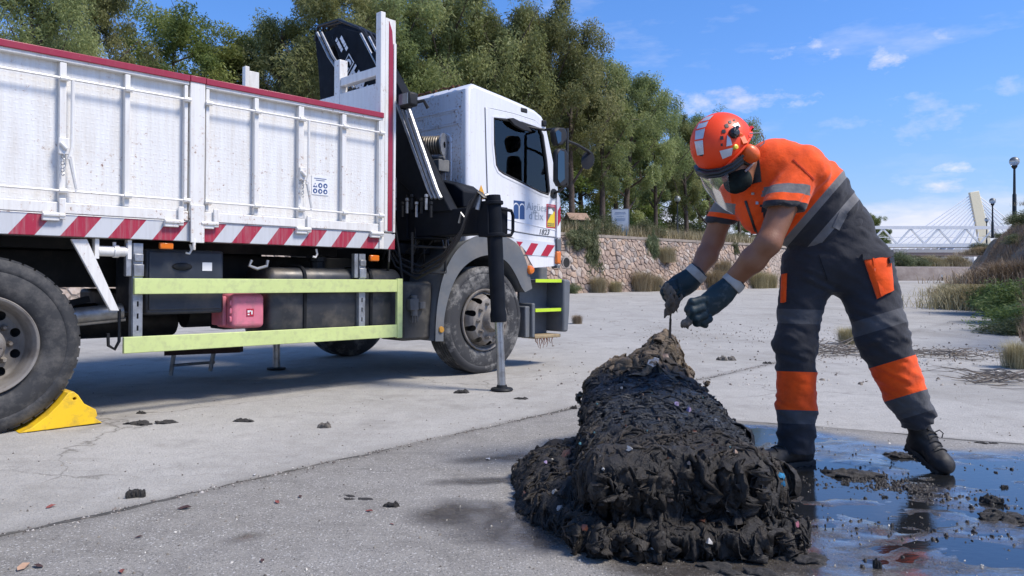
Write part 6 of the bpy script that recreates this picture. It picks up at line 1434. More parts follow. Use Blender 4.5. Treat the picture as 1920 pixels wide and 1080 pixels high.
sv, sf = surface(lambda p: _sh(p) + sw(p), (.78, 3.30, .98), (1.86, 4.08, 1.70), .0085)
tb_, sb_, isl = sband(sv); sideL = sb_ < .5
shi = npmesh('shirt', sv - WINV, sf, [smt, sl_l, sl_r], wk, attrs={'band': tb_, 'slv': np.where(sideL, sb_ * 2, (sb_ - .5) * 2)})
fm = isl[sf].mean(1) > .99; fl_ = sideL[sf].mean(1) > .5; shi.data.polygons.foreach_set('material_index', np.where(fm, np.where(fl_, 1, 2), 0).astype(np.int32))
shbvh = bvh_of(sv, sf); trbvh = bvh_of(tv, tf)
# --- body: arms, neck, head in one skin
LA = [Pw(1478, 365, 3.53), Pw(1441, 455, 3.47), Pw(1412, 487, 3.52), Pw(1368, 532, 3.62)]; LAr = [.066, .054, .056, .042]
RA = [Pw(1356, 395, 3.85), Pw(1337, 452, 3.88), Pw(1325, 480, 3.86), Pw(1301, 518, 3.82)]; RAr = [.060, .050, .051, .039]
HC = Pw(1376, 300, 3.60)
up = np.array((-.66, -.10, .74)); up /= np.linalg.norm(up); fwd = np.array((-.66, -.45, -.60)); fwd -= up * (fwd @ up); fwd /= np.linalg.norm(fwd); lat = np.cross(up, fwd)   # lat points to the ear on the camera side
if lat[1] > 0: lat = -lat
def H(a, b, c): return HC + fwd * a + lat * b + up * c
axs = np.stack([fwd, lat, up])
head = [ellip(H(0, 0, .03), (.098, .078, .105), axs), ellip(H(.035, 0, -.068), (.062, .056, .072), axs), cone(H(.098, 0, .0), H(.118, 0, -.03), .010, .016), ellip(H(-.005, .078, -.005), (.018, .010, .03), axs), ellip(H(-.005, -.078, -.005), (.018, .010, .03), axs),
        cone(H(.075, -.03, -.068), H(.075, .03, -.068), .014, .014)]
neck = [cone(H(-.03, 0, -.05), Pw(1440, 325, 3.70), .062, .075)]
def eyes(p): return np.minimum(ellip(H(.088, .033, .012), (.012, .016, .011), axs)(p), ellip(H(.088, -.033, .012), (.012, .016, .011), axs)(p))
def _body(p):
    a = smin([g(p) for g in [cone(LA[i], LA[i + 1], LAr[i], LAr[i + 1]) for i in range(3)]], .025)
    b = smin([g(p) for g in [cone(RA[i], RA[i + 1], RAr[i], RAr[i + 1]) for i in range(3)]], .025)
    h = smin([g(p) for g in head], .02); h = np.maximum(h, -eyes(p)); n = neck[0](p)
    tr = smin([g(p) + .03 for g in tor + sh], .05)
    return smin([smin([a, tr], .03), smin([b, tr], .03), smin([h, n, tr], .025)], .01)
bod, bv, bf = wmesh('body', _body, (.78, 3.36, .86), (1.78, 4.02, 1.70), .0085, skin)
eye_m = mat('eye_white', (.6, .58, .55), .2); iris = mat('iris', (.03, .018, .012), .2); brow = mat('brow_hair', (.012, .01, .009), .8)
for s in (1, -1):
    m = MB(); c = Vector(H(.086, s * .033, .012) - WINV); m.lathe([(max(.0001, .0125 * math.sin(a)), -.0125 * math.cos(a)) for a in np.linspace(0.01, math.pi - .01, 9)], 14, Matrix.Translation(c)); e = m.build('eye', eye_m, wk)
    m = MB(); Mi = Matrix((Vector(lat), Vector(up), Vector(fwd))).transposed().to_4x4(); Mi.translation = c + Vector(fwd) * .0118; m.lathe([(.006, 0), (.003, .0012), (0, .0014)], 12, Mi); m.build('iris', iris, e)
    m = MB(); m.tube([Vector(H(.098, s * .015, .036) - WINV), Vector(H(.098, s * .035, .042) - WINV), Vector(H(.086, s * .055, .034) - WINV)], [.004, .005, .003], 6); m.build('eyebrow', brow, wk)
hairf = lambda p: np.maximum(ellip(H(-.012, 0, .035), (.098, .082, .108), axs)(p), (p - H(-.01, 0, 0)) @ fwd - .035)
v, f = surface(hairf, H(0, 0, .03) - .15, H(0, 0, .03) + .15, .009); npmesh('hair', v - WINV, f, brow, wk)
# --- half mask
mk = mat('mask_green_black', (.010, .017, .016), .85, var=.4, vs=30, bump=.5, bs=90, bd=.003, spec=.2)
maskf = lambda p: smin([ellip(H(.062, 0, -.078), (.066, .066, .060), axs)(p), ellip(H(.108, 0, -.072), (.03, .028, .034), axs)(p)], .03) + .004 * fbm(p * 22, 3, 15)
v, f = surface(maskf, H(.06, 0, -.075) - .12, H(.06, 0, -.075) + .12, .006); ma = npmesh('dust_mask', v - WINV, f, mk, wk)
m = MB(); m.tube([Vector(H(.055, .064, -.02) - WINV), Vector(H(0, .088, .0) - WINV), Vector(H(-.07, .06, .015) - WINV)], .005, 6); m.tube([Vector(H(.055, .064, -.06) - WINV), Vector(H(-.02, .078, -.06) - WINV), Vector(H(-.08, .04, -.06) - WINV)], .005, 6); m.build('mask_strap', mat('strap_pale', (.35, .30, .28), .6), ma)
m = MB(); m.tube([Vector(H(.108, .02, -.025) - WINV), Vector(H(.118, 0, -.03) - WINV), Vector(H(.108, -.02, -.025) - WINV)], .004, 6); m.build('nose_clip', galv, ma)
# --- helmet
hc = H(-.004, 0, .092); hr_ = np.array((.156, .132, .150))
helm = NT('helmet_orange'); helm.set('Base Color', (.90, .062, .010, 1)); helm.set('Roughness', .42); helm.set('Specular IOR Level', .35); helm = helm.m
shell_f = lambda p: np.maximum(ellip(hc, hr_, axs)(p), -((p - hc) @ up + .055 + .10 * ((p - hc) @ fwd)))
v, f = surface(shell_f, hc - .2, hc + .2, .0060); npv = v
hel = npmesh('helmet', v - WINV, f, helm, wk)
m = MB(); rim = [Vector(hc + fwd * (hr_[0] + .002) * math.cos(a) * .925 + lat * (hr_[1] + .002) * math.sin(a) * .925 + up * (-.055 - .10 * hr_[0] * math.cos(a)) - WINV) for a in np.linspace(0, 2 * math.pi, 48, endpoint=False)]
m.tube(rim, .006, 8, closed=True); m.build('helmet_rim', helm, hel)
m = MB(); lipp = []
for r_, dz in ((.0, .0), (.03, .006)): lipp.append([Vector(hc - fwd * (hr_[0] * .93 + r_) * math.cos(a) + lat * (hr_[1] * .965 + r_ * .4) * math.sin(a) + up * (-.055 + .0145 + dz) - WINV) for a in np.linspace(-.9, .9, 14)])
m.add(lipp[0] + lipp[1] + [p + Vector(up) * .006 for p in lipp[0] + lipp[1]], [(i, i + 1, 15 + i, 14 + i) for i in range(13)] + [(28 + i, 42 + i, 43 + i, 29 + i) for i in range(13)] + [(14 + i, 15 + i, 43 + i, 42 + i) for i in range(13)]); m.build('neck_peak', helm, hel)
silver = mat('reflective_silver', (.55, .57, .60), .3, .25, var=.06); hbk = mat('helmet_black', (.013, .014, .015), .45)
def on_ell(px, py, off=.002):
    """first hit of the pixel ray with the helmet ellipsoid grown by off"""
    r = np.array(ray(px, py)); o = np.array(CAMLOC) - hc; R_ = hr_ + off; A_ = (axs @ r) / R_; B_ = (axs @ o) / R_
    a, b, c = A_ @ A_, 2 * A_ @ B_, B_ @ B_ - 1; D = b * b - 4 * a * c
    if D < 0:
        cx_, cy_ = px_of(hc[None]); return on_ell(px + (float(cx_[0]) - px) * .06, py + (float(cy_[0]) - py) * .06, off)
    return np.array(CAMLOC) + r * ((-b - math.sqrt(D)) / (2 * a))
def ell_patch(name, quad, m_, parent, n=6, off=.003):
    q = [np.array(p, float) for p in quad]; vs = []
    for i in range(n + 1):
        for j in range(n + 1):
            s, t = i / n, j / n; p = (q[0] * (1 - s) + q[1] * s) * (1 - t) + (q[3] * (1 - s) + q[2] * s) * t; vs.append(Vector(on_ell(*p, off) - WINV))
    return MB().add(vs, [(i * (n + 1) + j, (i + 1) * (n + 1) + j, (i + 1) * (n + 1) + j + 1, i * (n + 1) + j + 1) for i in range(n) for j in range(n)]).build(name, m_, parent)
def z4(*pp): return [(1220 + a / 4.154, 190 + b / 4.154) for a, b in pp]
for q in (((340, 312), (406, 300), (414, 412), (362, 422)), ((344, 300), (350, 228), (424, 208), (408, 290)), ((356, 216), (376, 172), (452, 150), (428, 200)), ((388, 158), (428, 124), (492, 104), (458, 142)),
          ((536, 386), (642, 360), (630, 420), (560, 450)), ((596, 262), (622, 290), (636, 340), (590, 352)), ((640, 186), (680, 164), (700, 196), (664, 204))): ell_patch('reflective_patch', z4(*q), silver, hel)
for q in (((545, 330), (560, 326), (562, 348), (546, 350)), ((541, 272), (566, 268), (568, 300), (540, 300)), ((553, 222), (582, 216), (588, 244), (556, 248)), ((574, 180), (600, 170), (612, 200), (584, 206)), ((603, 152), (626, 146), (634, 168), (612, 172)), ((640, 140), (658, 138), (662, 150), (646, 152)), ((376, 412), (408, 410), (406, 426), (380, 428))): ell_patch('vent', z4(*q), hbk, hel, 3, .0025)
for q in (((340, 300), (410, 288), (408, 300), (340, 312)), ((350, 218), (428, 198), (424, 208), (350, 228)), ((380, 166), (456, 142), (452, 150), (376, 172))): ell_patch('red_line', z4(*q), helm, hel, 4, .0045)
# ear defenders, knob, visor
omuff = mat('muff_orange', (.82, .13, .02), .38, var=.06)
kp = on_ell(*z4((655, 245))[0], .008); Me = Matrix((Vector(fwd), Vector(up), Vector(np.cross(fwd, up)))).transposed().to_4x4()
if (Me.col[2].xyz).dot(Vector(lat)) < 0: Me = Matrix((Vector(-fwd), Vector(up), Vector(np.cross(-fwd, up)))).transposed().to_4x4()
Mk = Me.copy(); Mk.translation = Vector(kp - WINV); m = MB(); m.lathe([(.024, -.012), (.025, .004), (.016, .016), (0, .018)], 16, Mk); m.bar(Mk @ Vector((-.022, .004, .012)), Mk @ Vector((.028, .012, .012)), .012, .012); m.build('visor_knob', hbk, hel)
ec = np.array(W(*z4((786, 400))[0], 3.50)); Mc = Me.copy(); Mc.translation = Vector(ec - WINV)
Msq = Mc @ Matrix.Rotation(R(8), 4, 'Z') @ Matrix.Diagonal((.80, 1.08, 1, 1))
m = MB(); m.lathe([(.035, -.035), (.043, -.03), (.045, -.012), (.042, .008), (.03, .022), (.015, .028), (0, .029)], 28, Msq); mf = m.build('ear_defender', omuff, hel)
m = MB(); m.lathe([(.034, -.06), (.044, -.055), (.046, -.04), (.036, -.034)], 24, Msq); m.build('ear_cushion', hbk, mf)
e1, e2 = np.array(W(*z4((700, 262))[0], 3.485)), np.array(W(*z4((735, 330))[0], 3.475)); m = MB(); m.bar(Vector(e1 - WINV), Vector(e2 - WINV), .028, .012, Vector(lat)); m.tube([Vector(kp - WINV), Vector(e1 - WINV)], .012, 8); m.build('muff_arm', omuff, hel)
m = MB(); m.tube([Vector(np.array(W(*z4(p)[0], 3.5)) - WINV) for p in ((770, 250), (858, 246), (880, 280), (884, 325), (850, 350))], .0028, 6); m.build('muff_wire', galv, hel)
q = np.array(W(*z4((664, 354))[0], 3.455)) - WINV; m = MB(); m.lathe([(.010, -.01), (.011, .004), (0, .008)], 12, Matrix.Translation(Vector(q)) @ Me.to_3x3().to_4x4()); m.build('yellow_clip', mat('clip_yellow', (.75, .62, .05), .4), hel)
def zc(x, y, d): return Vector(W(1220 + x / 4.154, 190 + y / 4.154, d)) - WO
hv = [zc(470, 470, 3.76), zc(400, 490, 3.73), zc(352, 512, 3.67), zc(372, 548, 3.60), zc(440, 568, 3.53), zc(540, 556, 3.48), zc(640, 512, 3.455), zc(715, 450, 3.455)]
m = MB(); m.tube(hv, .011, 8); m.tube([p - Vector((-.003, 0, .014)) for p in hv], .008, 8); m.tube([p + Vector((.004, 0, .016)) for p in hv[3:]], .007, 8); m.build('visor_bracket', hbk, hel)
vis = NT('visor_clear'); vis.set('Base Color', (.9, .92, .92, 1)); vis.set('Roughness', .08); _t = vis.N.new('ShaderNodeBsdfTransparent'); _g = vis.N.new('ShaderNodeBsdfGlossy'); _g.inputs[1].default_value = .2; _d = vis.N.new('ShaderNodeBsdfDiffuse'); _d.inputs[0].default_value = (.5, .5, .5, 1)
_f = vis.N.new('ShaderNodeFresnel'); _f.inputs[0].default_value = 1.45; _m1 = vis.N.new('ShaderNodeMixShader'); _m2 = vis.N.new('ShaderNodeMixShader'); _m2.inputs[0].default_value = .035
vis.L.new(_f.outputs[0], _m1.inputs[0]); vis.L.new(_t.outputs[0], _m1.inputs[1]); vis.L.new(_g.outputs[0], _m1.inputs[2]); vis.L.new(_m1.outputs[0], _m2.inputs[1]); vis.L.new(_d.outputs[0], _m2.inputs[2]); vis.L.new(_m2.outputs[0], vis.N['Material Output'].inputs[0]); vis = vis.m
vt = [(455, 485, 3.755), (395, 502, 3.72), (356, 524, 3.66), (378, 562, 3.595), (450, 580, 3.525), (535, 570, 3.48), (600, 545, 3.46)]
vb = [(520, 700, 3.73), (470, 690, 3.71), (400, 640, 3.67), (440, 706, 3.62), (510, 790, 3.56), (580, 846, 3.52), (640, 876, 3.50)]
rows = []
for k in range(9):
    t = k / 8; row = []
    for i in range(26):
        u = i / 25 * 6; j = min(int(u), 5); f_ = u - j; A_ = [vt[j][q] * (1 - f_) + vt[j + 1][q] * f_ for q in range(3)]; B_ = [vb[j][q] * (1 - f_) + vb[j + 1][q] * f_ for q in range(3)]
        row.append(zc(*[A_[q] * (1 - t) + B_[q] * t for q in range(2)], A_[2] * (1 - t) + B_[2] * t - .02 * math.sin(math.pi * t)))
    rows.append(row)
m = MB(); m.add([p for r in rows for p in r], [(k * 26 + i, k * 26 + i + 1, (k + 1) * 26 + i + 1, (k + 1) * 26 + i) for k in range(8) for i in range(25)]); vo = m.build('face_visor', vis, hel, smooth=60)
m = MB(); m.tube([rows[8][i] for i in range(8, 26)], .0014, 5); m.build('visor_edge', mat('visor_edge', (.5, .5, .5), .3), vo)
# --- clothes details found by casting onto the cloth
def on_cloth(bvh, px, py, off):
    h = bvh.ray_cast(CAMLOC, ray(px, py))
    while h[0] is None or (h[0] - CAMLOC).length > 4.6: px += 1.5 if px < 1560 else -1.5; h = bvh.ray_cast(CAMLOC, ray(px, py))
    n = h[1] if h[1].dot(ray(px, py)) < 0 else -h[1]; return h[0] + n * off - WO
def cloth_patch(name, quad, bvh, m_, off, parent, n=9, thick=.004, bulge=0.):
    q = [np.array(p, float) for p in quad]; A_ = []; B_ = []
    for i in range(n + 1):
        for j in range(n + 1):
            s, t = i / n, j / n; p = (q[0] * (1 - s) + q[1] * s) * (1 - t) + (q[3] * (1 - s) + q[2] * s) * t; w_ = 16 * s * (1 - s) * t * (1 - t)
            A_.append(on_cloth(bvh, *p, off + bulge * w_ ** .5)); B_.append(on_cloth(bvh, *p, -thick))
    k = n + 1; N_ = k * k; fs = [(i * k + j, (i + 1) * k + j, (i + 1) * k + j + 1, i * k + j + 1) for i in range(n) for j in range(n)]
    ed = [(i * k, (i + 1) * k) for i in range(n)] + [(i * k + n, (i + 1) * k + n) for i in range(n)] + [(j, j + 1) for j in range(n)] + [(n * k + j, n * k + j + 1) for j in range(n)]
    return MB().add(A_ + B_, fs + [(a, b, b + N_, a + N_) for a, b in ed]).build(name, m_, parent, smooth=45)
onp = fabric('pocket_orange', [(0, ORANGE), (1, ORANGE)])
cloth_patch('thigh_pocket', ((1618, 484), (1666, 478), (1673, 545), (1644, 561)), trbvh, onp, .012, tro, bulge=.012)
cloth_patch('pocket_pleat', ((1631, 486), (1635, 485), (1655, 553), (1649, 557)), trbvh, onp, .022, tro)
cloth_patch('pocket_flap', ((1614, 478), (1668, 470), (1669, 483), (1617, 489)), trbvh, fabric('flap_navy', [(0, NAVY), (1, NAVY)]), .018, tro)
cloth_patch('pocket_button', ((1658, 486), (1666, 485), (1667, 494), (1659, 495)), trbvh, hbk, .03, tro, 3)
cloth_patch('side_pocket', ((1468, 514), (1476, 512), (1474, 566), (1466, 568)), trbvh, onp, .010, tro, bulge=.005)
cloth_patch('fly_seam', ((1534, 478), (1536, 478), (1552, 524), (1550, 526)), trbvh, fabric('seam_navy', [(0, (.01, .011, .015)), (1, (.01, .011, .015))]), .003, tro)
cloth_patch('zip_placket', ((1396, 377), (1400, 376), (1421, 438), (1417, 440)), shbvh, hbk, .004, shi)
cloth_patch('collar', ((1408, 305), (1424, 300), (1428, 340), (1408, 346)), shbvh, hbk, .012, shi)
for px, py in ((1412, 363), (1420, 381)): cloth_patch('press_stud', ((px - 2.5, py - 2.5), (px + 2.5, py - 2.5), (px + 2.5, py + 2.5), (px - 2.5, py + 2.5)), shbvh, galv, .006, shi, 2)
m_seam = fabric('seam_orange', [(0, (.55, .04, .008)), (1, (.5, .04, .008))])
cloth_patch('yoke_seam', ((1486, 300), (1488, 299), (1527, 336), (1525, 338)), shbvh, m_seam, .003, shi)
cloth_patch('waist_tape', ((1560, 425), (1574, 396), (1588, 403), (1573, 432)), shbvh, fabric('tape_grey', [(0, TAPE), (1, TAPE)]), .004, shi)
# --- boots
bl = NT('boot_leather'); _n = bl.ramp(bl.noise(18, 6, .7), (.5, 0.), (.7, .5)); bl.set('Base Color', bl.mix(_n, (.013, .012, .012), (.07, .06, .05))); bl.set('Roughness', .62); bl.bump(bl.noise(40, 4), .4, .004); bl = bl.m; sole_m = mat('boot_sole', (.02, .019, .018), .7, dirt=(.12, .10, .08), ds=14)
lace = mat('boot_lace', (.02, .02, .02), .8)
def boot(ankle, heel, toe, sidev, name):
    """ankle (top of the shaft), heel and toe as ground points (3D)"""
    ankle, heel, toe = map(np.array, (ankle, heel, toe)); f = toe - heel; L_ = np.linalg.norm(f); f = f / L_; s = np.cross(f, (0, 0, 1)); s /= np.linalg.norm(s); u = np.cross(s, f)
    A = lambda a, b, c: heel + f * a * L_ + s * b + u * c
    ups = [cone(A(.20, 0, .075), A(.34, 0, .085), .047, .050), cone(A(.34, 0, .075), A(.86, 0, .045), .050, .044, s, .95), ellip(A(.84, 0, .042), (.058, .050, .044), np.stack([f, s, u])), cone(A(.22, 0, .08), ankle, .050, .056), ellip(A(.14, 0, .045), (.046, .04, .05), np.stack([f, s, u]))]
    def fu(p): return np.maximum(smin([g(p) for g in ups], .03) + .003 * fbm(p * 30, 2, 5), -((p - heel) @ u - .022))
    lo = np.minimum(np.minimum(ankle, heel), toe) - .1; hi = np.maximum(np.maximum(ankle, heel), toe) + .1
    v, q = surface(fu, lo, hi, .0065); o = npmesh(name, v - WINV, q, bl, wk)
    out = [(-.01, 0), (.02, .036), (.14, .043), (.35, .037), (.6, .047), (.82, .050), (.95, .036), (1.02, 0), (.95, -.036), (.82, -.048), (.6, -.044), (.35, -.036), (.14, -.042), (.02, -.036)]
    m = MB(); n = len(out); vs = [Vector(A(a, b, c) - WINV) for c in (0, .012, .026) for a, b in [(x if c == .012 else x * .99 + .004, y * (1.03 if c == .012 else .98)) for x, y in out]]
    m.add(vs, [(k * n + i, k * n + (i + 1) % n, (k + 1) * n + (i + 1) % n, (k + 1) * n + i) for k in range(2) for i in range(n)] + [tuple(range(n)), tuple(2 * n + i for i in range(n))]); 
    for k in range(8):
        a = .06 + k * .125
        if 3.3 < k * 1.0 < 3.7: continue
        m.add([Vector(A(a + da, b, c) - WINV) for c in (-.004, .004) for da, b in ((0, -.047), (.07, -.047), (.07, .049), (0, .049))], [(0, 1, 2, 3), (7, 6, 5, 4), (0, 4, 5, 1), (1, 5, 6, 2), (2, 6, 7, 3), (3, 7, 4, 0)])
    m.build('sole', sole_m, o, smooth=30)
    bb = bvh_of(v, q); m = MB()
    for k in range(5):
        a = .38 + .085 * k; pts = []
        for b in np.linspace(-.032, .032, 7):
            h = bb.ray_cast(Vector(A(a + (.02 if k % 2 else -.02) * b / .03, b, .3)), Vector(-u)); 
            if h[0]: pts.append(h[0] + Vector(u) * .004 - WO)
        if len(pts) > 2: m.tube(pts, .0035, 6)
    h = bb.ray_cast(Vector(A(.42, 0, .3)), Vector(-u)); c = (h[0] if h[0] else Vector(A(.42, 0, .11))) + Vector(u) * .008 - WO
    for sg in (-1, 1): m.tube([c, c + Vector(s) * sg * .03 + Vector(u) * .014, c + Vector(s) * sg * .05 + Vector(f) * .01, c + Vector(s) * sg * .04 - Vector(u) * .02 + Vector(f) * .02], .003, 5)
    m.build('laces', lace, o); return o
gz0 = -.004
boot(Pw(1497, 838, 3.82), np.array(G(1522, 866)) + (0, 0, gz0 - .004), np.array(G(1424, 878)) + (0, 0, gz0 - .004), None, 'boot')
hl = np.array(W(1704, 840, 3.86)); hl[2] = .075; tl = np.array(W(1772, 880, 3.66)); tl[2] = gz0 - .012
boot(Pw(1719, 785, 3.76), hl, tl, None, 'boot')
# --- gloves
gm = NT('glove_rubber'); _n = gm.ramp(gm.noise(20, 6, .7), (.56, 0.), (.68, .6)); gm.set('Base Color', gm.mix(_n, gm.mix(gm.noise(9, 4), (.007, .018, .023), (.013, .037, .046)), (.09, .10, .10))); gm.set('Roughness', .56); gm.set('Specular IOR Level', .35); gm.bump(gm.noise(60, 4), .3, .003); gm = gm.m
knit = mat('knit_cuff', (.40, .375, .33), .9, var=.12, vs=30, bump=.5, bs=200, bd=.002, dirt=(.22, .20, .17), ds=12)
def glove(wrist_out, wrist, knuck, palm_w, fingers, thumb, name):
    wo, w_, k_ = map(np.array, (wrist_out, wrist, knuck)); pw = np.array(palm_w, float); pw /= np.linalg.norm(pw)
    ps = [cone(wo, w_, .050, .049), cone(w_, w_ * .4 + k_ * .6, .049, .050, pw, .72), cone(w_ * .5 + k_ * .5, k_, .050, .046, pw, .66)]
    fs = []
    for pts, r in fingers:
        pts = [np.array(p) for p in pts]; fs.append([cone(pts[i], pts[i + 1], r * (1 - .08 * i), r * (1 - .08 * (i + 1))) for i in range(len(pts) - 1)])
    th = [np.array(p) for p in thumb]; tt = [cone(th[i], th[i + 1], .021 - .002 * i, .019 - .002 * i) for i in range(len(th) - 1)]
    def fn_(p):
        d = smin([g(p) for g in ps], .03)
        for q in fs: d = smin([d, smin([g(p) for g in q], .006)], .010)
        d = smin([d, smin([g(p) for g in tt], .006)], .012)
        return d + .0022 * fbm(p * 34, 3, 7)
    allp = np.array([wo, w_, k_] + [p for q, r in fingers for p in q] + list(th)); v, f = surface(fn_, allp.min(0) - .075, allp.max(0) + .075, .0055); o = npmesh(name, v - WINV, f, gm, wk)
    ax = (w_ - wo) / np.linalg.norm(w_ - wo); Mx = Vector(-ax).to_track_quat('Z', 'Y').to_matrix().to_4x4(); Mx.translation = Vector(wo - WINV)
    m = MB(); m.lathe([(.046, -.012), (.055, -.008), (.0555, .012), (.053, .030), (.049, .033), (.044, .03), (.044, 0)], 30, Mx); m.build('knit_cuff', knit, o)
    m = MB(); m.lathe([(.046, .0305), (.051, .032), (.051, .036), (.046, .037)], 30, Mx); m.build('cuff_edge', hbk, o); return o
# near (left) hand: fist, knuckles down-left, holding a strip of rag between thumb and index
glove(Pw(1372, 533, 3.60), Pw(1352, 552, 3.605), Pw(1318, 580, 3.60), (.35, -.1, .9),
      [([Pw(1318, 562, 3.56), Pw(1298, 567, 3.545), Pw(1290, 580, 3.56), Pw(1297, 592, 3.59)], .021), ([Pw(1316, 576, 3.55), Pw(1299, 583, 3.535), Pw(1295, 596, 3.56), Pw(1305, 602, 3.6)], .021),
       ([Pw(1320, 590, 3.56), Pw(1306, 597, 3.55), Pw(1306, 606, 3.575), Pw(1316, 607, 3.61)], .020), ([Pw(1330, 598, 3.58), Pw(1318, 605, 3.575), Pw(1322, 609, 3.6)], .018)],
      [Pw(1342, 562, 3.66), Pw(1318, 566, 3.68), Pw(1298, 577, 3.65), Pw(1292, 588, 3.62)], 'glove')
glove(Pw(1302, 516, 3.82), Pw(1290, 528, 3.825), Pw(1266, 541, 3.83), (.3, -.2, .9),
      [([Pw(1264, 530, 3.79), Pw(1252, 534, 3.78), Pw(1244, 548, 3.79), Pw(1248, 558, 3.82)], .019), ([Pw(1266, 540, 3.78), Pw(1256, 547, 3.77), Pw(1250, 560, 3.79), Pw(1254, 568, 3.82)], .019),
       ([Pw(1272, 548, 3.79), Pw(1262, 556, 3.785), Pw(1258, 566, 3.81)], .018), ([Pw(1280, 552, 3.81), Pw(1271, 560, 3.81), Pw(1268, 566, 3.83)], .017)],
      [Pw(1284, 532, 3.86), Pw(1266, 530, 3.88), Pw(1250, 536, 3.86), Pw(1243, 545, 3.84)], 'glove')

# ================================================================== RAGS IN THE HANDS
ragm = NT('rag_brown'); _n = ragm.noise(18, 6, .65); ragm.set('Base Color', ragm.mix(ragm.ramp(_n, (.35, 0.), (.65, 1.)), (.045, .036, .027), (.16, .13, .10))); ragm.set('Roughness', .75); ragm.bump(ragm.noise(45, 5, .65), .8, .006); ragm = ragm.m
def rag(name, label, pts, r, h=.0036, seed=1, flat=.45, wdir=(.3, -.2, .9), strand=()):
    pts = [np.array(p) for p in pts]; cs = [cone(pts[i], pts[i + 1], r[i], r[i + 1], wdir, flat) for i in range(len(pts) - 1)]; st = [cone(np.array(a), np.array(b), ra, rb) for a, b, ra, rb in strand]
    al = np.array(pts + [np.array(q) for a, b, _, _ in strand for q in (a, b)])
    def fn_(p): 
        d = smin([g(p) for g in cs], .012) + .008 * fbm(p * np.array((42, 42, 24)), 4, seed)
        return smin([d] + [g(p) + .0015 * fbm(p * 90, 2, seed) for g in st], .006) if st else d
    v, f = surface(fn_, al.min(0) - .06, al.max(0) + .06, h); o = npmesh(name, v, f, ragm); return tag(o, label, 'rag')
rag('torn_rag', 'torn brown rag with a dripping strand held in the glove farther from the camera', [Pw(1236, 536, 3.77), Pw(1252, 545, 3.76), Pw(1262, 560, 3.77), Pw(1256, 578, 3.79), Pw(1250, 588, 3.8)], [.010, .022, .036, .030, .014], seed=3, strand=[(Pw(1248, 582, 3.8), Pw(1246, 596, 3.8), .008, .004), (Pw(1258, 580, 3.8), Pw(1257, 600, 3.81), .006, .004), (Pw(1257, 600, 3.81), Pw(1256, 632, 3.86), .0055, .008), (Pw(1266, 575, 3.79), Pw(1270, 586, 3.79), .007, .003)])
rag('rag_strip', 'pale muddy strip of rag pinched in the glove nearer to the camera', [Pw(1296, 588, 3.555), Pw(1289, 597, 3.545), Pw(1287, 606, 3.55), Pw(1292, 611, 3.56)], [.008, .012, .012, .007], h=.003, seed=5, strand=[(Pw(1290, 604, 3.55), Pw(1300, 602, 3.56), .006, .005), (Pw(1288, 606, 3.55), Pw(1290, 616, 3.55), .007, .004)])
# ================================================================== BUNDLE OF CLOGGED WIPES AND RAGS
BO = np.array((.62, 3.4, 0))
def axis_x(y): return np.interp(y, (2.45, 2.9, 3.6, 4.3), (.575, .60, .67, .735))
def _bundle(p):
    x, y, z = p.T; cx = axis_x(y)
    def tube(w, hz, cz, y0, y1, e=2.6, soft=.10):
        u = np.abs((x - cx) / w) ** e + np.abs((z - cz) / hz) ** e; d = (u ** (1 / e) - 1) * min(w, hz)
        q = np.maximum(y0 - y, y - y1); return smin([np.maximum(d, q), np.maximum(d, q)], .01) if soft == 0 else np.where(q > -soft, np.sqrt(np.clip(d + soft, 0, None) ** 2 + np.clip(q + soft, 0, None) ** 2) - soft, d)
    hz_ = np.interp(y, (2.7, 3.2, 4.2), (.132, .150, .188)); w = np.interp(y, (2.6, 2.9, 3.6, 4.3), (.32, .33, .345, .335))
    u = np.sqrt(((x - cx) / w) ** 2 + (np.abs((z - .06 - hz_) / hz_)) ** 2.2); dm = (u - 1) * .15; q = np.maximum(2.66 - y, y - 4.34); sf_ = .11
    main = np.where(q > -sf_, np.sqrt(np.clip(dm + sf_, 0, None) ** 2 + np.clip(q + sf_, 0, None) ** 2) - sf_, dm)
    low = tube(.32, .052, .05, 2.53, 4.25, 3.0, .045)
    roll = [cone((axis_x(2.72) - .24, 2.72, .245), (axis_x(2.72) + .25, 2.73, .24), .080, .078), cone((axis_x(2.7) - .24, 2.70, .185), (axis_x(2.7) + .26, 2.70, .18), .050, .05)]
    apron = ellip((.30, 3.42, .01), (.27, .60, .15)); apr2 = ellip((.26, 3.08, .01), (.22, .30, .12)); lobe = ellip((.86, 2.88, .12), (.12, .22, .11)); lobe2 = ellip((.92, 2.80, .19), (.09, .11, .04))
    far = [cone((.79, 4.26, .34), (.86, 4.35, .50), .225, .11), cone((.60, 4.22, .35), (.86, 4.28, .36), .10, .11)]
    d = smin([main, low], .03); d = smin([d] + [g(p) for g in roll], .05); d = smin([d, apron(p), apr2(p)], .06); d = smin([d, lobe(p), lobe2(p)], .05); d = smin([d] + [g(p) for g in far], .06)
    return np.maximum(d, -z - .02)
def bnoise(p):
    x, y, z = p.T; top = np.clip((z - .30) / .12, 0, 1) * np.clip((y - 2.85) / .2, 0, 1) * np.clip((4.15 - y) / .1, 0, 1)
    big = fbm(p * 4.5, 3, 91) * .024
    st = fbm(np.stack([x * 8 + 2 * vnoise(p * 6, 3), y * 30, z * 14], -1), 4, 92, .6) * .014; sd_ = -np.abs(fbm(np.stack([x * 17, y * 17, z * 6], -1) + .5 * vnoise(p * 12, 5)[:, None], 3, 93, .6)) * .034 + .012
    return .010 -(big * (1 - .6 * top) + np.where(top > .5, st * .6, sd_) + np.abs(fbm(p * 14, 2, 95)) * .014)
bv_, bf_ = surface(lambda p: _bundle(p) + bnoise(p), (-.16, 2.36, -.03), (1.32, 4.62, .78), .0115)
BB = bvh_of(bv_, bf_)
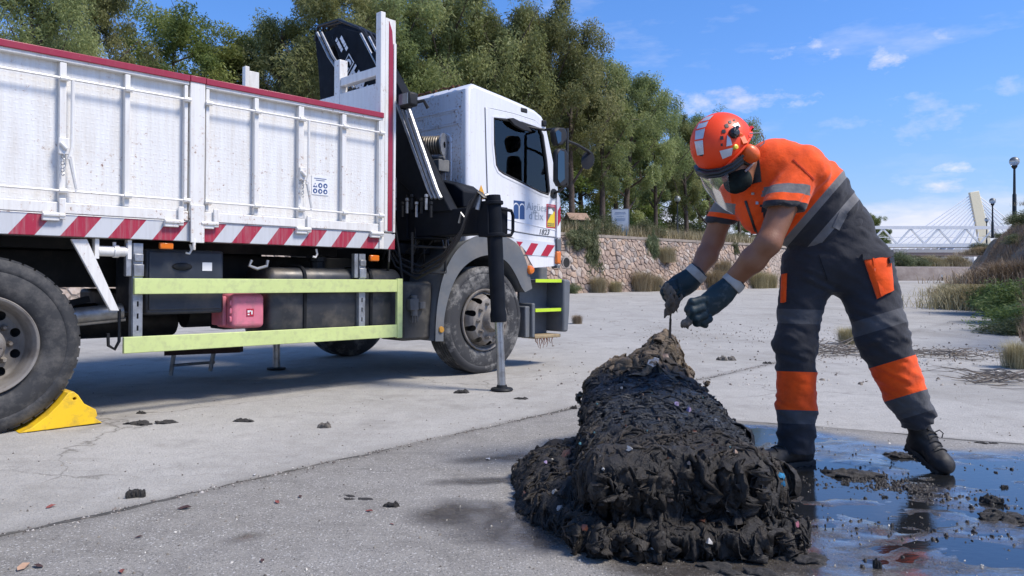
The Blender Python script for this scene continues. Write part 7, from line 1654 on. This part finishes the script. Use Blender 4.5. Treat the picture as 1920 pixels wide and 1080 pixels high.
def zone(v):
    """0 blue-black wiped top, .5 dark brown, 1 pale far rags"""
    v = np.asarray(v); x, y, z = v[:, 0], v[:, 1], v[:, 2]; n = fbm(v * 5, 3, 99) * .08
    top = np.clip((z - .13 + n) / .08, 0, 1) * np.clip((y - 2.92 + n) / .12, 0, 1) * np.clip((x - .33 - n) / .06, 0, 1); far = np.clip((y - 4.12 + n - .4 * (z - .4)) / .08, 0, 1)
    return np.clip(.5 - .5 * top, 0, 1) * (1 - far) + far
def wet_cloth(name, gain=1.0):
    t = NT(name); a = t.attr('zone').outputs['Fac']; n = t.noise(26, 6, .7); n2 = t.noise(5, 4, .6)
    c = t.ramp(a, (0., (.010, .0125, .0165)), (.25, (.013, .0135, .015)), (.5, (.020, .0172, .0145)), (.72, (.030, .025, .019)), (1., (.105, .083, .057)))  # bluer first stops: sky reflection put into the colour of the black cloth
    lt = t.mix(1.0, c, (2.2, 2.1, 2.0), 'MULTIPLY'); c = t.mix(t.ramp(n, (.45, 0.), (.72, .9)), c, lt); c = t.mix(t.ramp(n2, (.4, 0.), (.7, .5)), c, (.010, .0095, .009))
    r = t.attr('tone').outputs['Fac']; c = t.mix(t.ramp(r, (.0, .0), (1., .75)), c, t.mix(1.0, c, (2.3, 2.1, 1.9), 'MULTIPLY'))
    t.set('Base Color', c); t.set('Roughness', t.math('ADD', t.ramp(n, (.3, .24), (.7, .50)), t.ramp(a, (.05, 0.), (.5, .18)))); t.set('Specular IOR Level', .42); t.bump(t.math('ADD', t.noise(70, 5, .7), t.math('MULTIPLY', t.noise(22, 5, .7, (1, 2.6, 1)), 1.6)), .95, .008); return t.m
wc = wet_cloth('wet_cloth')
bun = thing('rag_bundle', 'long black soaked bundle of matted wipes lying on the wet slab before the worker', 'bundle', tuple(BO))
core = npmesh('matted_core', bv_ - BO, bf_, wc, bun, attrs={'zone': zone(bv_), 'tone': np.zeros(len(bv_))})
gb = np.random.default_rng(77)
area = np.array([BB.find_nearest(Vector(p))[1] for p in bv_[::1]]) if False else None
def drape(start, direction, length, width, steps, lift, curl, gb, gravity=.35):
    """a strip of cloth creeping over the surface; returns rows of 4 points"""
    p = Vector(start); h = BB.find_nearest(p); 
    if h[0] is None: return None
    d = Vector(direction); rows = []; seg = length / steps; ph = gb.uniform(0, 6.28)
    for k in range(steps + 1):
        h = BB.find_nearest(p); n = h[1]; q = h[0]
        if q.y > 0 and n.dot(q - Vector((axis_x(q.y), q.y, .2))) < 0 and abs(n.z) < .9: n = n
        d = (d - n * d.dot(n)); d = d.normalized() if d.length > 1e-5 else n.orthogonal()
        s = d.cross(n); t = k / steps; w = width * (.55 + .45 * math.sin(math.pi * min(max(t * .9 + .08, 0), 1))) * (1 + .25 * math.sin(ph + 5 * t)); lf = lift * (1 + .8 * math.sin(ph * 2 + 7 * t))
        rows.append([q + s * (w * u) + n * (lf * (1.0 - .8 * u * u * 4) + curl * w * math.sin(ph + u * 5 + t * 2)) for u in (-.5, -.18, .18, .5)])
        d = (d + Vector((gb.normal() * .22, gb.normal() * .22, gb.normal() * .15 - gravity))).normalized(); p = q + d * seg
        if p.z < .004: p.z = .004
    return rows
def emit(rows, V, F):
    o = len(V); m = len(rows[0])
    for r in rows: V.extend((max(p.z, .003) and (p.x, p.y, max(p.z, .003))) for p in r)
    for k in range(len(rows) - 1):
        for j in range(m - 1): F.append((o + k * m + j, o + k * m + j + 1, o + (k + 1) * m + j + 1, o + (k + 1) * m + j))
vis_ = np.array([i for i in range(len(bv_)) if bv_[i, 2] > .02]); nrm = np.zeros_like(bv_)
fa = bv_[bf_]; fn_ = np.cross(fa[:, 2] - fa[:, 0], fa[:, 3] - fa[:, 1])
for k in range(4): np.add.at(nrm, bf_[:, k], fn_)
nrm /= np.linalg.norm(nrm, axis=1)[:, None] + 1e-12
V, F, TN = [], [], []
for k in range(4200):
    i = gb.choice(vis_); p, n = bv_[i], nrm[i]
    if n[1] > .55 and gb.random() < .85: continue
    if n[1] < -.35 and p[1] < 2.95 and gb.random() < .5: continue
    z = zone(p[None])[0]; 
    if z < .2: L_, w, lf, cu, g, d = gb.uniform(.03, .13), gb.uniform(.004, .014), .0015, .08, .05, np.array((gb.choice((-1, 1)) * 1.0, gb.normal() * .6, 0))
    elif p[1] > 4.1: L_, w, lf, cu, g, d = gb.uniform(.10, .34), gb.uniform(.012, .04), .004, .16, .15, np.array((gb.normal(), gb.normal() * .4, -.3))
    else: L_, w, lf, cu, g, d = gb.uniform(.08, .32), gb.uniform(.004, .016) if gb.random() < .8 else gb.uniform(.02, .035), .0025, .12, .45, np.array((gb.normal() * .5, gb.normal() * .5, -1.0))
    r = drape(p, d, L_, w, 5 if L_ < .12 else 8, lf, cu, gb, g)
    if r: n0 = len(V); emit(r, V, F); TN += [.5 * gb.random() ** 2] * (len(V) - n0)
for k in range(2600):           # loose fibres
    i = gb.choice(vis_); p, n = bv_[i], nrm[i]
    r = drape(p + n * .004, gb.normal(size=3) + np.array((0, 0, -.6)), gb.uniform(.03, .16), gb.uniform(.0012, .003), 7, gb.uniform(.004, .012), .1, gb, .3)
    if r: n0 = len(V); emit([[q[0], q[3]] for q in r] if False else r, V, F); TN += [.5 + .5 * gb.random()] * (len(V) - n0)
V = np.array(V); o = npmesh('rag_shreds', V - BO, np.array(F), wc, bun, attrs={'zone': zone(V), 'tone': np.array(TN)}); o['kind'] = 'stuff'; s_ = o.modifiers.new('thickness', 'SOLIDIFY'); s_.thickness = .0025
# larger rags that can be told apart at the near end and on the far heap
def big_rag(start, d, L_, w, lf=.007, cu=.22, g=.5, steps=16, tone=.3, zz=None):
    r = drape(start, d, L_, w, steps, lf, cu, gb, g)
    V, F = [], []
    rr_ = []
    for row in r:       # finer across, with folds
        pts = [Vector(row[0]).lerp(row[1], t) for t in (0, .5)] + [Vector(row[1]).lerp(row[2], t) for t in (0, .5)] + [Vector(row[2]).lerp(row[3], t) for t in (0, .5, 1)]
        n = (row[3] - row[0]).cross(Vector((0, 0, 1))).normalized() if (row[3] - row[0]).length > 1e-6 else Vector((0, -1, 0)); rr_.append([p + n * (.006 if j % 2 else -.004) for j, p in enumerate(pts)])
    emit(rr_, V, F); V = np.array(V); o = npmesh('rag', V - BO, np.array(F), wc, bun, attrs={'zone': zone(V) if zz is None else np.full(len(V), zz), 'tone': np.full(len(V), tone)}); s_ = o.modifiers.new('thickness', 'SOLIDIFY'); s_.thickness = .003; return o
for k in range(66):
    x = axis_x(2.6) + gb.uniform(-.30, .34); z = gb.choice((.30, .25, .12, .09)) + gb.normal() * .02; big_rag((x, 2.5, z), (gb.normal() * .35, -.1, -1), gb.uniform(.07, .15) if z > .18 else gb.uniform(.08, .16), gb.uniform(.04, .10), tone=gb.random() ** 2 * .6, lf=gb.uniform(.010, .024), cu=.3)
for k in range(26): big_rag((gb.uniform(-.02, .30), gb.uniform(2.85, 3.95), gb.uniform(.10, .25)), (-1, gb.normal() * .3, -.5), gb.uniform(.15, .34), gb.uniform(.04, .08), tone=gb.random() ** 2 * .7)
for k in range(18): big_rag((gb.uniform(.88, 1.06), gb.uniform(2.75, 3.25), gb.uniform(.15, .3)), (1, gb.normal() * .3, -.6), gb.uniform(.15, .3), gb.uniform(.04, .08), tone=gb.random() ** 2 * .6)
for k in range(30): big_rag((gb.uniform(.55, .92), gb.uniform(4.08, 4.33), gb.uniform(.40, .60)), (gb.choice((-1, 1)), gb.normal() * .3, -.3), gb.uniform(.2, .42), gb.uniform(.035, .085), tone=gb.random(), g=.2, zz=gb.uniform(.85, 1))
# long twisted rag hanging down the near end and trailing on the slab
big_rag((.80, 2.58, .36), (.15, -.2, -1), .62, .06, .02, .5, .55, 26, .35); big_rag((.62, 2.52, .40), (.6, -.1, -.5), .5, .05, .02, .5, .4, 22, .3); big_rag((.86, 2.5, .03), (.8, -.35, 0), .32, .05, .004, .3, .1, 14, .2)
# scraps of plastic, leaves and paper caught in the mat
sc = {'lilac': (.36, .28, .45), 'white': (.36, .35, .33), 'blue': (.03, .20, .36), 'rust': (.13, .045, .025), 'tan': (.24, .16, .11), 'green': (.07, .12, .04), 'cyan': (.10, .26, .30), 'pink': (.30, .10, .13)}
scm = {k: mat('scrap_' + k, c, .45, var=.5, vs=60, dirt=(.03, .026, .022), ds=40, damt=.8) for k, c in sc.items()}
def scrap(px, py, size, colr, rot=0., asp=1.0):
    h = BB.ray_cast(CAMLOC, ray(px, py))
    if h[0] is None: return
    n = h[1] if h[1].dot(ray(px, py)) < 0 else -h[1]; n = (n + Vector((0, -.5, .3))).normalized(); a = n.orthogonal().normalized(); b = n.cross(a); a, b = a * math.cos(rot) + b * math.sin(rot), b * math.cos(rot) - a * math.sin(rot); c = h[0] + n * .010 - Vector(BO); s = size * .75
    pts = [c + a * s * asp * u + b * s * v + n * (.25 * s * math.sin(3 * u + 4 * v + rot)) for u, v in ((-.5, -.3), (-.1, -.5), (.5, -.35), (.42, .1), (.5, .4), (.05, .5), (-.45, .35))]
    m = MB(); m.add(pts + [c + n * .008], [(i, (i + 1) % 7, 7) for i in range(7)]); m.build('scrap', scm[colr], bun)
for a in ((1268, 760, .028, 'lilac', .3), (1290, 768, .030, 'lilac', 1.2), (1023, 870, .02, 'lilac', .5), (1035, 866, .02, 'white', .9), (1062, 855, .06, 'rust', .6, 1.2), (1245, 672, .06, 'tan', .4, 1.3), (1225, 682, .07, 'white', .2, 1.6), (1203, 648, .07, 'green', .8), (1212, 632, .09, 'rust', .1, 1.8), (1462, 894, .034, 'blue', .4), (1466, 908, .024, 'blue', 1.2), (1475, 880, .022, 'cyan', 2.2),
          (1370, 950, .045, 'white', .3, 1.3), (1227, 1022, .045, 'white', .5), (1262, 905, .022, 'tan', .2), (1040, 925, .03, 'white', 1.), (985, 930, .04, 'rust', .3), (1180, 845, .03, 'white', 2.), (1330, 1020, .03, 'white', 1.), (1290, 870, .02, 'tan', 1.4), (1490, 985, .03, 'pink', .8), (1120, 760, .012, 'cyan', .1), (1165, 730, .018, 'white', .3), (1300, 812, .03, 'rust', .1), (1235, 790, .014, 'tan', .6), (1205, 742, .014, 'tan', .2), (1340, 790, .018, 'white', 2.3), (1380, 850, .02, 'tan', .9), (1088, 835, .016, 'cyan', .5), (1130, 880, .014, 'white', .2), (1050, 955, .035, 'white', .8), (1420, 815, .05, 'white', 2.0, .25), (1095, 990, .03, 'rust', .6), (1320, 980, .03, 'rust', 1.6), (1255, 935, .03, 'tan', 2.6)): scrap(*a)
for k in range(45):
    px, py = gb.uniform(1090, 1430), gb.uniform(710, 900); scrap(px, py, gb.uniform(.005, .011), str(gb.choice(['white', 'tan', 'tan', 'cyan', 'rust', 'white'])), gb.uniform(0, 6), gb.uniform(.6, 1.6))

# ================================================================== DEBRIS ON THE RIVERBED
mudm = mat('mud_clump', (.030, .027, .024), .7, var=.4, vs=12, bump=.8, bs=40, bd=.01, dirt=(.12, .105, .085), ds=10)
pale = mat('dry_clump', (.17, .15, .125), .85, var=.35, vs=12, bump=.7, bs=40, bd=.01)
CV = []
for k in range(6):
    c = [ellip((gb.normal() * .3, gb.normal() * .2, .08), (gb.uniform(.25, .5), gb.uniform(.15, .3), gb.uniform(.10, .22))) for _ in range(4)]
    v, f = surface(lambda p: np.maximum(smin([g(p) for g in c], .1) + .13 * fbm(p * 5, 4, 200 + k), -p[:, 2]), (-1.3, -1, -.02), (1.3, 1, .6), .05); me = npmesh('clump', v, f, mudm); CV.append(me.data); bpy.data.objects.remove(me)
CVP = [m_.copy() for m_ in CV]
for m_ in CVP: m_.materials.clear(); m_.materials.append(pale)
def clump(name, label, cat, px, py, w, h, dark=True, k=None, rz=None, group=None):
    g = G(px, py); d = g.y; s = w * d / FPX / 1.5; me = (CV if dark else CVP)[int(gb.integers(0, 6)) if k is None else k]; o = link(name, me); o.location = (g.x, g.y, float(ground_h(np.array([g.x]), np.array([g.y]))[0]) - .003); o.scale = (s, s * .8, max(h * d / FPX / .3, .006)); o.rotation_euler = (0, 0, gb.uniform(-.4, .4) if rz is None else rz); return tag(o, label, cat, group)
GR = 'wet rag scraps dropped on the slab'
for px, py, w, h, dk, lab in ((258, 932, 38, 16, True, 'dark twisted lump lying on the pale slab just left of the long joint'), (290, 795, 70, 7, True, 'flat dark rag streak on the pale slab right of the yellow chock'), (457, 790, 46, 6, True, 'small flat dark rag on the pale slab in the line of the chock'), (609, 802, 28, 11, False, 'pale brown lump on the slab between the lower guard rail and the joint'),
                             (866, 737, 32, 7, True, 'dark rag scrap on the slab left of the outrigger pad'), (978, 748, 30, 4, True, 'flat dark scrap right of the outrigger pad'), (265, 775, 22, 6, True, 'small dark scrap close to the yellow chock'), (735, 949, 34, 10, True, 'grey rag lump on the darker slab, middle of the foreground'), (670, 935, 60, 4, True, 'long thin dark streak of rag left of the grey lump'), (1076, 767, 16, 7, True, 'dark scrap on the joint touching the bundle'),
                             (1690, 854, 66, 10, True, 'flat dark bristly strip in the puddle behind the boot'), (1645, 1063, 18, 14, True, 'small upright dark scrap at the bottom edge, right of the bundle'), (1860, 940, 44, 16, True, 'mud lump in the puddle at the right, nearer'), (1885, 912, 16, 8, True, 'small mud lump in the puddle right of the raised boot'), (1660, 930, 14, 8, True, 'small mud lump standing in the blue reflection'), (1585, 905, 22, 8, True, 'mud lump in the puddle left of the boot reflection'),
                             (1600, 888, 120, 12, True, 'long mud ridge in the puddle between the two boots'), (1880, 970, 90, 12, True, 'long mud ridge in the puddle at the right edge'), (1505, 1045, 110, 12, True, 'grey rag tongue trailing right from the bundle'), (1395, 1074, 110, 12, True, 'grey rag tail at the bottom edge below the bundle'), (1365, 676, 26, 10, False, 'tan dry leaf lump on the slab between bundle and leg'), (1440, 682, 12, 5, True, 'tiny dark scrap close to the standing leg'), (1855, 832, 30, 4, True, 'thin dark twig on the cross joint right of the worker')):
    clump('rag_scrap' if 'rag' in lab or 'scrap' in lab or 'strip' in lab else 'mud_lump', lab, 'scrap' if 'rag' in lab or 'scrap' in lab or 'strip' in lab else 'lump', px, py, w, h, dk)
# individually visible leaves and stones on the near slab
lf_m = {'tan': mat('leaf_tan', (.40, .25, .16), .7), 'dark': mat('leaf_dark', (.06, .03, .025), .6), 'red': mat('leaf_red', (.22, .06, .045), .6), 'white': mat('chip_white', (.6, .58, .55), .7)}
def leaf(px, py, w, c, label, nm='fallen_leaf', cat='leaf'):
    g = G(px, py); s = w * g.y / FPX; m = MB(); a = gb.uniform(0, 6.28); ca, sa_ = math.cos(a), math.sin(a); pts = [(-.5, 0, .06), (-.2, .22, .12), (.2, .2, .22), (.55, 0, .10), (.2, -.2, .16), (-.2, -.2, .05)]
    m.add([(s * (x * ca - y * sa_), s * (x * sa_ + y * ca), s * z) for x, y, z in pts] + [(0, 0, s * .02)], [(i, (i + 1) % 6, 6) for i in range(6)]); o = m.build(nm, lf_m[c]); o.location = (g.x, g.y, float(ground_h(np.array([g.x]), np.array([g.y]))[0]) + .002); tag(o, label, cat)
leaf(44, 1066, 34, 'tan', 'tan half of a curled leaf at the bottom left corner'); leaf(72, 1064, 26, 'dark', 'dark red half of a curled leaf at the bottom left corner'); leaf(520, 944, 18, 'red', 'small reddish stone on the dark slab left of centre', 'stone_chip', 'stone'); leaf(563, 933, 14, 'dark', 'small dark leaf beside the reddish stone'); leaf(95, 951, 20, 'red', 'reddish leaf on the pale slab at the left'); leaf(692, 960, 16, 'red', 'red leaf just below the grey rag lump'); leaf(228, 1072, 24, 'red', 'faded red leaf at the bottom edge left of the middle'); leaf(260, 1009, 14, 'dark', 'dark leaf on the dark slab at lower left'); leaf(492, 1053, 16, 'dark', 'dark leaf at the bottom edge left of centre'); leaf(735, 984, 10, 'red', 'tiny red leaf below the grey rag lump, right of the other red leaf'); leaf(478, 892, 14, 'white', 'white pebble on the long joint', 'pebble', 'stone'); leaf(345, 955, 26, 'dark', 'thin dark leaf just below the joint, right of the twisted lump'); leaf(915, 862, 16, 'white', 'white chip on the slab left of the bundle', 'stone_chip', 'stone')
# litter nobody could count: leaf bits, grit, dried plant scraps
def litter(name, label, n, fn, s0, s1, mats, seed):
    g = np.random.default_rng(seed); p = fn(g, n); p[:, 2] = ground_h(p[:, 0], p[:, 1]) + .001; s = g.uniform(s0, s1, n) * (.6 + .8 * g.random(n)); a = g.uniform(0, 6.28, n); asp = g.uniform(.3, .9, n); V, F, MI = [], [], []
    K = 7; th = a[:, None] + np.linspace(0, 2 * np.pi, K, endpoint=False)[None]; r1 = g.uniform(.3, .62, (n, K)); r2 = r1 * g.uniform(.35, .75, (n, K)); hh = g.uniform(.12, .55, (n, K)); zc_ = g.uniform(.25, .6, n)
    c_, s__ = np.cos(a), np.sin(a)
    def pt(r, z): u, w = r * np.cos(th) * s[:, None], r * np.sin(th) * (s * asp)[:, None]; return np.stack([u * c_[:, None] - w * s__[:, None], u * s__[:, None] + w * c_[:, None], z * s[:, None] * .8], -1)
    v = np.concatenate([pt(r1, np.zeros((n, K)) - .05), pt(r2, hh), np.stack([0 * s, 0 * s, zc_ * s * .8], -1)[:, None]], 1) + p[:, None]
    fl = [(k, (k + 1) % K, K + k) for k in range(K)] + [((k + 1) % K, K + (k + 1) % K, K + k) for k in range(K)] + [(K + k, K + (k + 1) % K, 2 * K) for k in range(K)]
    f = (np.arange(n)[:, None, None] * (2 * K + 1) + np.array(fl)[None]).reshape(-1, 3)
    o = npmesh(name, v.reshape(-1, 3), f, mats, smooth=False, attrs={'tint': np.repeat(g.random(n), 15)}); return tag(o, label, 'litter', None, 'stuff')
lit = leaf_mat('litter_bits', (.06, .05, .042), (.19, .165, .135), (.48, .45, .40), .02); mudl = leaf_mat('mud_bits', (.012, .011, .010), (.022, .020, .018), (.05, .045, .04), .01)
def f_near(g, n): y = 2.3 + 6 * g.random(n) ** 1.3; x = (g.random(n) * 1.36 - .68) * y; return np.stack([x, y, 0 * y], -1)
def f_far(g, n): y = 6.5 + 45 * g.random(n) ** 1.9; x = (g.random(n) * .62 + .02) * y; return np.stack([x, y, 0 * y], -1)
def f_drift(g, n):
    y = 9.2 + g.normal(0, .55, n); x = y * (.36 + .32 * g.random(n)) + g.normal(0, .1, n); k = g.random(n) < .3; y = np.where(k, 12 + g.normal(0, 1.2, n), y); x = np.where(k, y * (.16 + .3 * g.random(n)), x); return np.stack([x, y, 0 * y], -1)
def f_joint(g, n):
    t = g.random(n) * 9.5 - 5; p = L1p + L1d * t[:, None] + g.normal(0, .022, n)[:, None] * np.array((.76, -.65)); return np.stack([p[:, 0], p[:, 1], 0 * t], -1)
def f_pud(g, n): x = 1.95 + g.normal(0, .55, n); y = 3.15 + g.normal(0, .42, n); c = np.sin(x * 5.1 + y * 9) + g.normal(0, .6, n) > .1; x = np.where(c, x, 1.6 + g.normal(0, .12, n)); y = np.where(c, y, 3.5 + g.normal(0, .10, n)); return np.stack([x, y, 0 * y], -1)
litter('grit', 'scattered grit and leaf bits on the near slabs', 1500, f_near, .004, .012, lit, 301); litter('leaf_litter', 'leaf bits and rubbish scattered over the far riverbed', 900, f_far, .008, .04, lit, 302); litter('drift_litter', 'drift of dry plant scraps on the riverbed behind the worker', 1500, f_drift, .008, .032, lit, 303); litter('joint_grit', 'grit packed along the long slab joint', 1200, f_joint, .004, .014, lit, 304)
litter('puddle_mud', 'mud crumbs standing in the puddle round the boots', 1700, f_pud, .004, .020, mudl, 305)
# branches in the drift
tw_m = mat('dead_twig', (.20, .165, .13), .85, var=.3)
def twig_pile(name, label, px, py, w, n, hgt, seed):
    g = G(px, py); gr = np.random.default_rng(seed); t = thing(name, label, 'branch pile', (g.x, g.y, 0)); wd_ = w * g.y / FPX
    for k in range(n):
        p = Vector((gr.uniform(-.5, .5) * wd_, gr.normal() * .18, gr.uniform(.01, hgt))); a = gr.normal() * .5 + (math.pi if gr.random() < .5 else 0); L_ = gr.uniform(.12, .45); d = Vector((math.cos(a), math.sin(a) * .6, gr.uniform(-.12, .2))); q = p + d * L_ * .5 + Vector((0, 0, gr.normal() * .03)); e = p + d * L_
        for v in (p, q, e): v.z = max(v.z, .008)
        m = MB(); rr_ = gr.uniform(.003, .009); m.tube([p, q, e], [rr_, rr_ * .8, .002], 4); m.build('branch', tw_m, t)
twig_pile('branch_pile', 'heap of dry grey branches behind the worker legs', 1585, 664, 150, 110, .14, 401); twig_pile('branch_pile', 'low drift of dry twigs at the right, in front of the bushes', 1775, 668, 150, 60, .06, 402); twig_pile('branch_pile', 'dry twig heap at the right edge of the riverbed', 1870, 715, 90, 60, .08, 403)
for px, py, s, lab in ((1082, 607, .22, 'small dry weed on the riverbed beside the cab step'), (1912, 690, .35, 'dry grass clump at the right edge beside the twig heap'), (1590, 645, .3, 'thin dry weed standing in the heap of branches')):
    g = G(px, py); plant('dry_weed', lab, 'weed', 'tuft0', (g.x, g.y, 0), s, px)
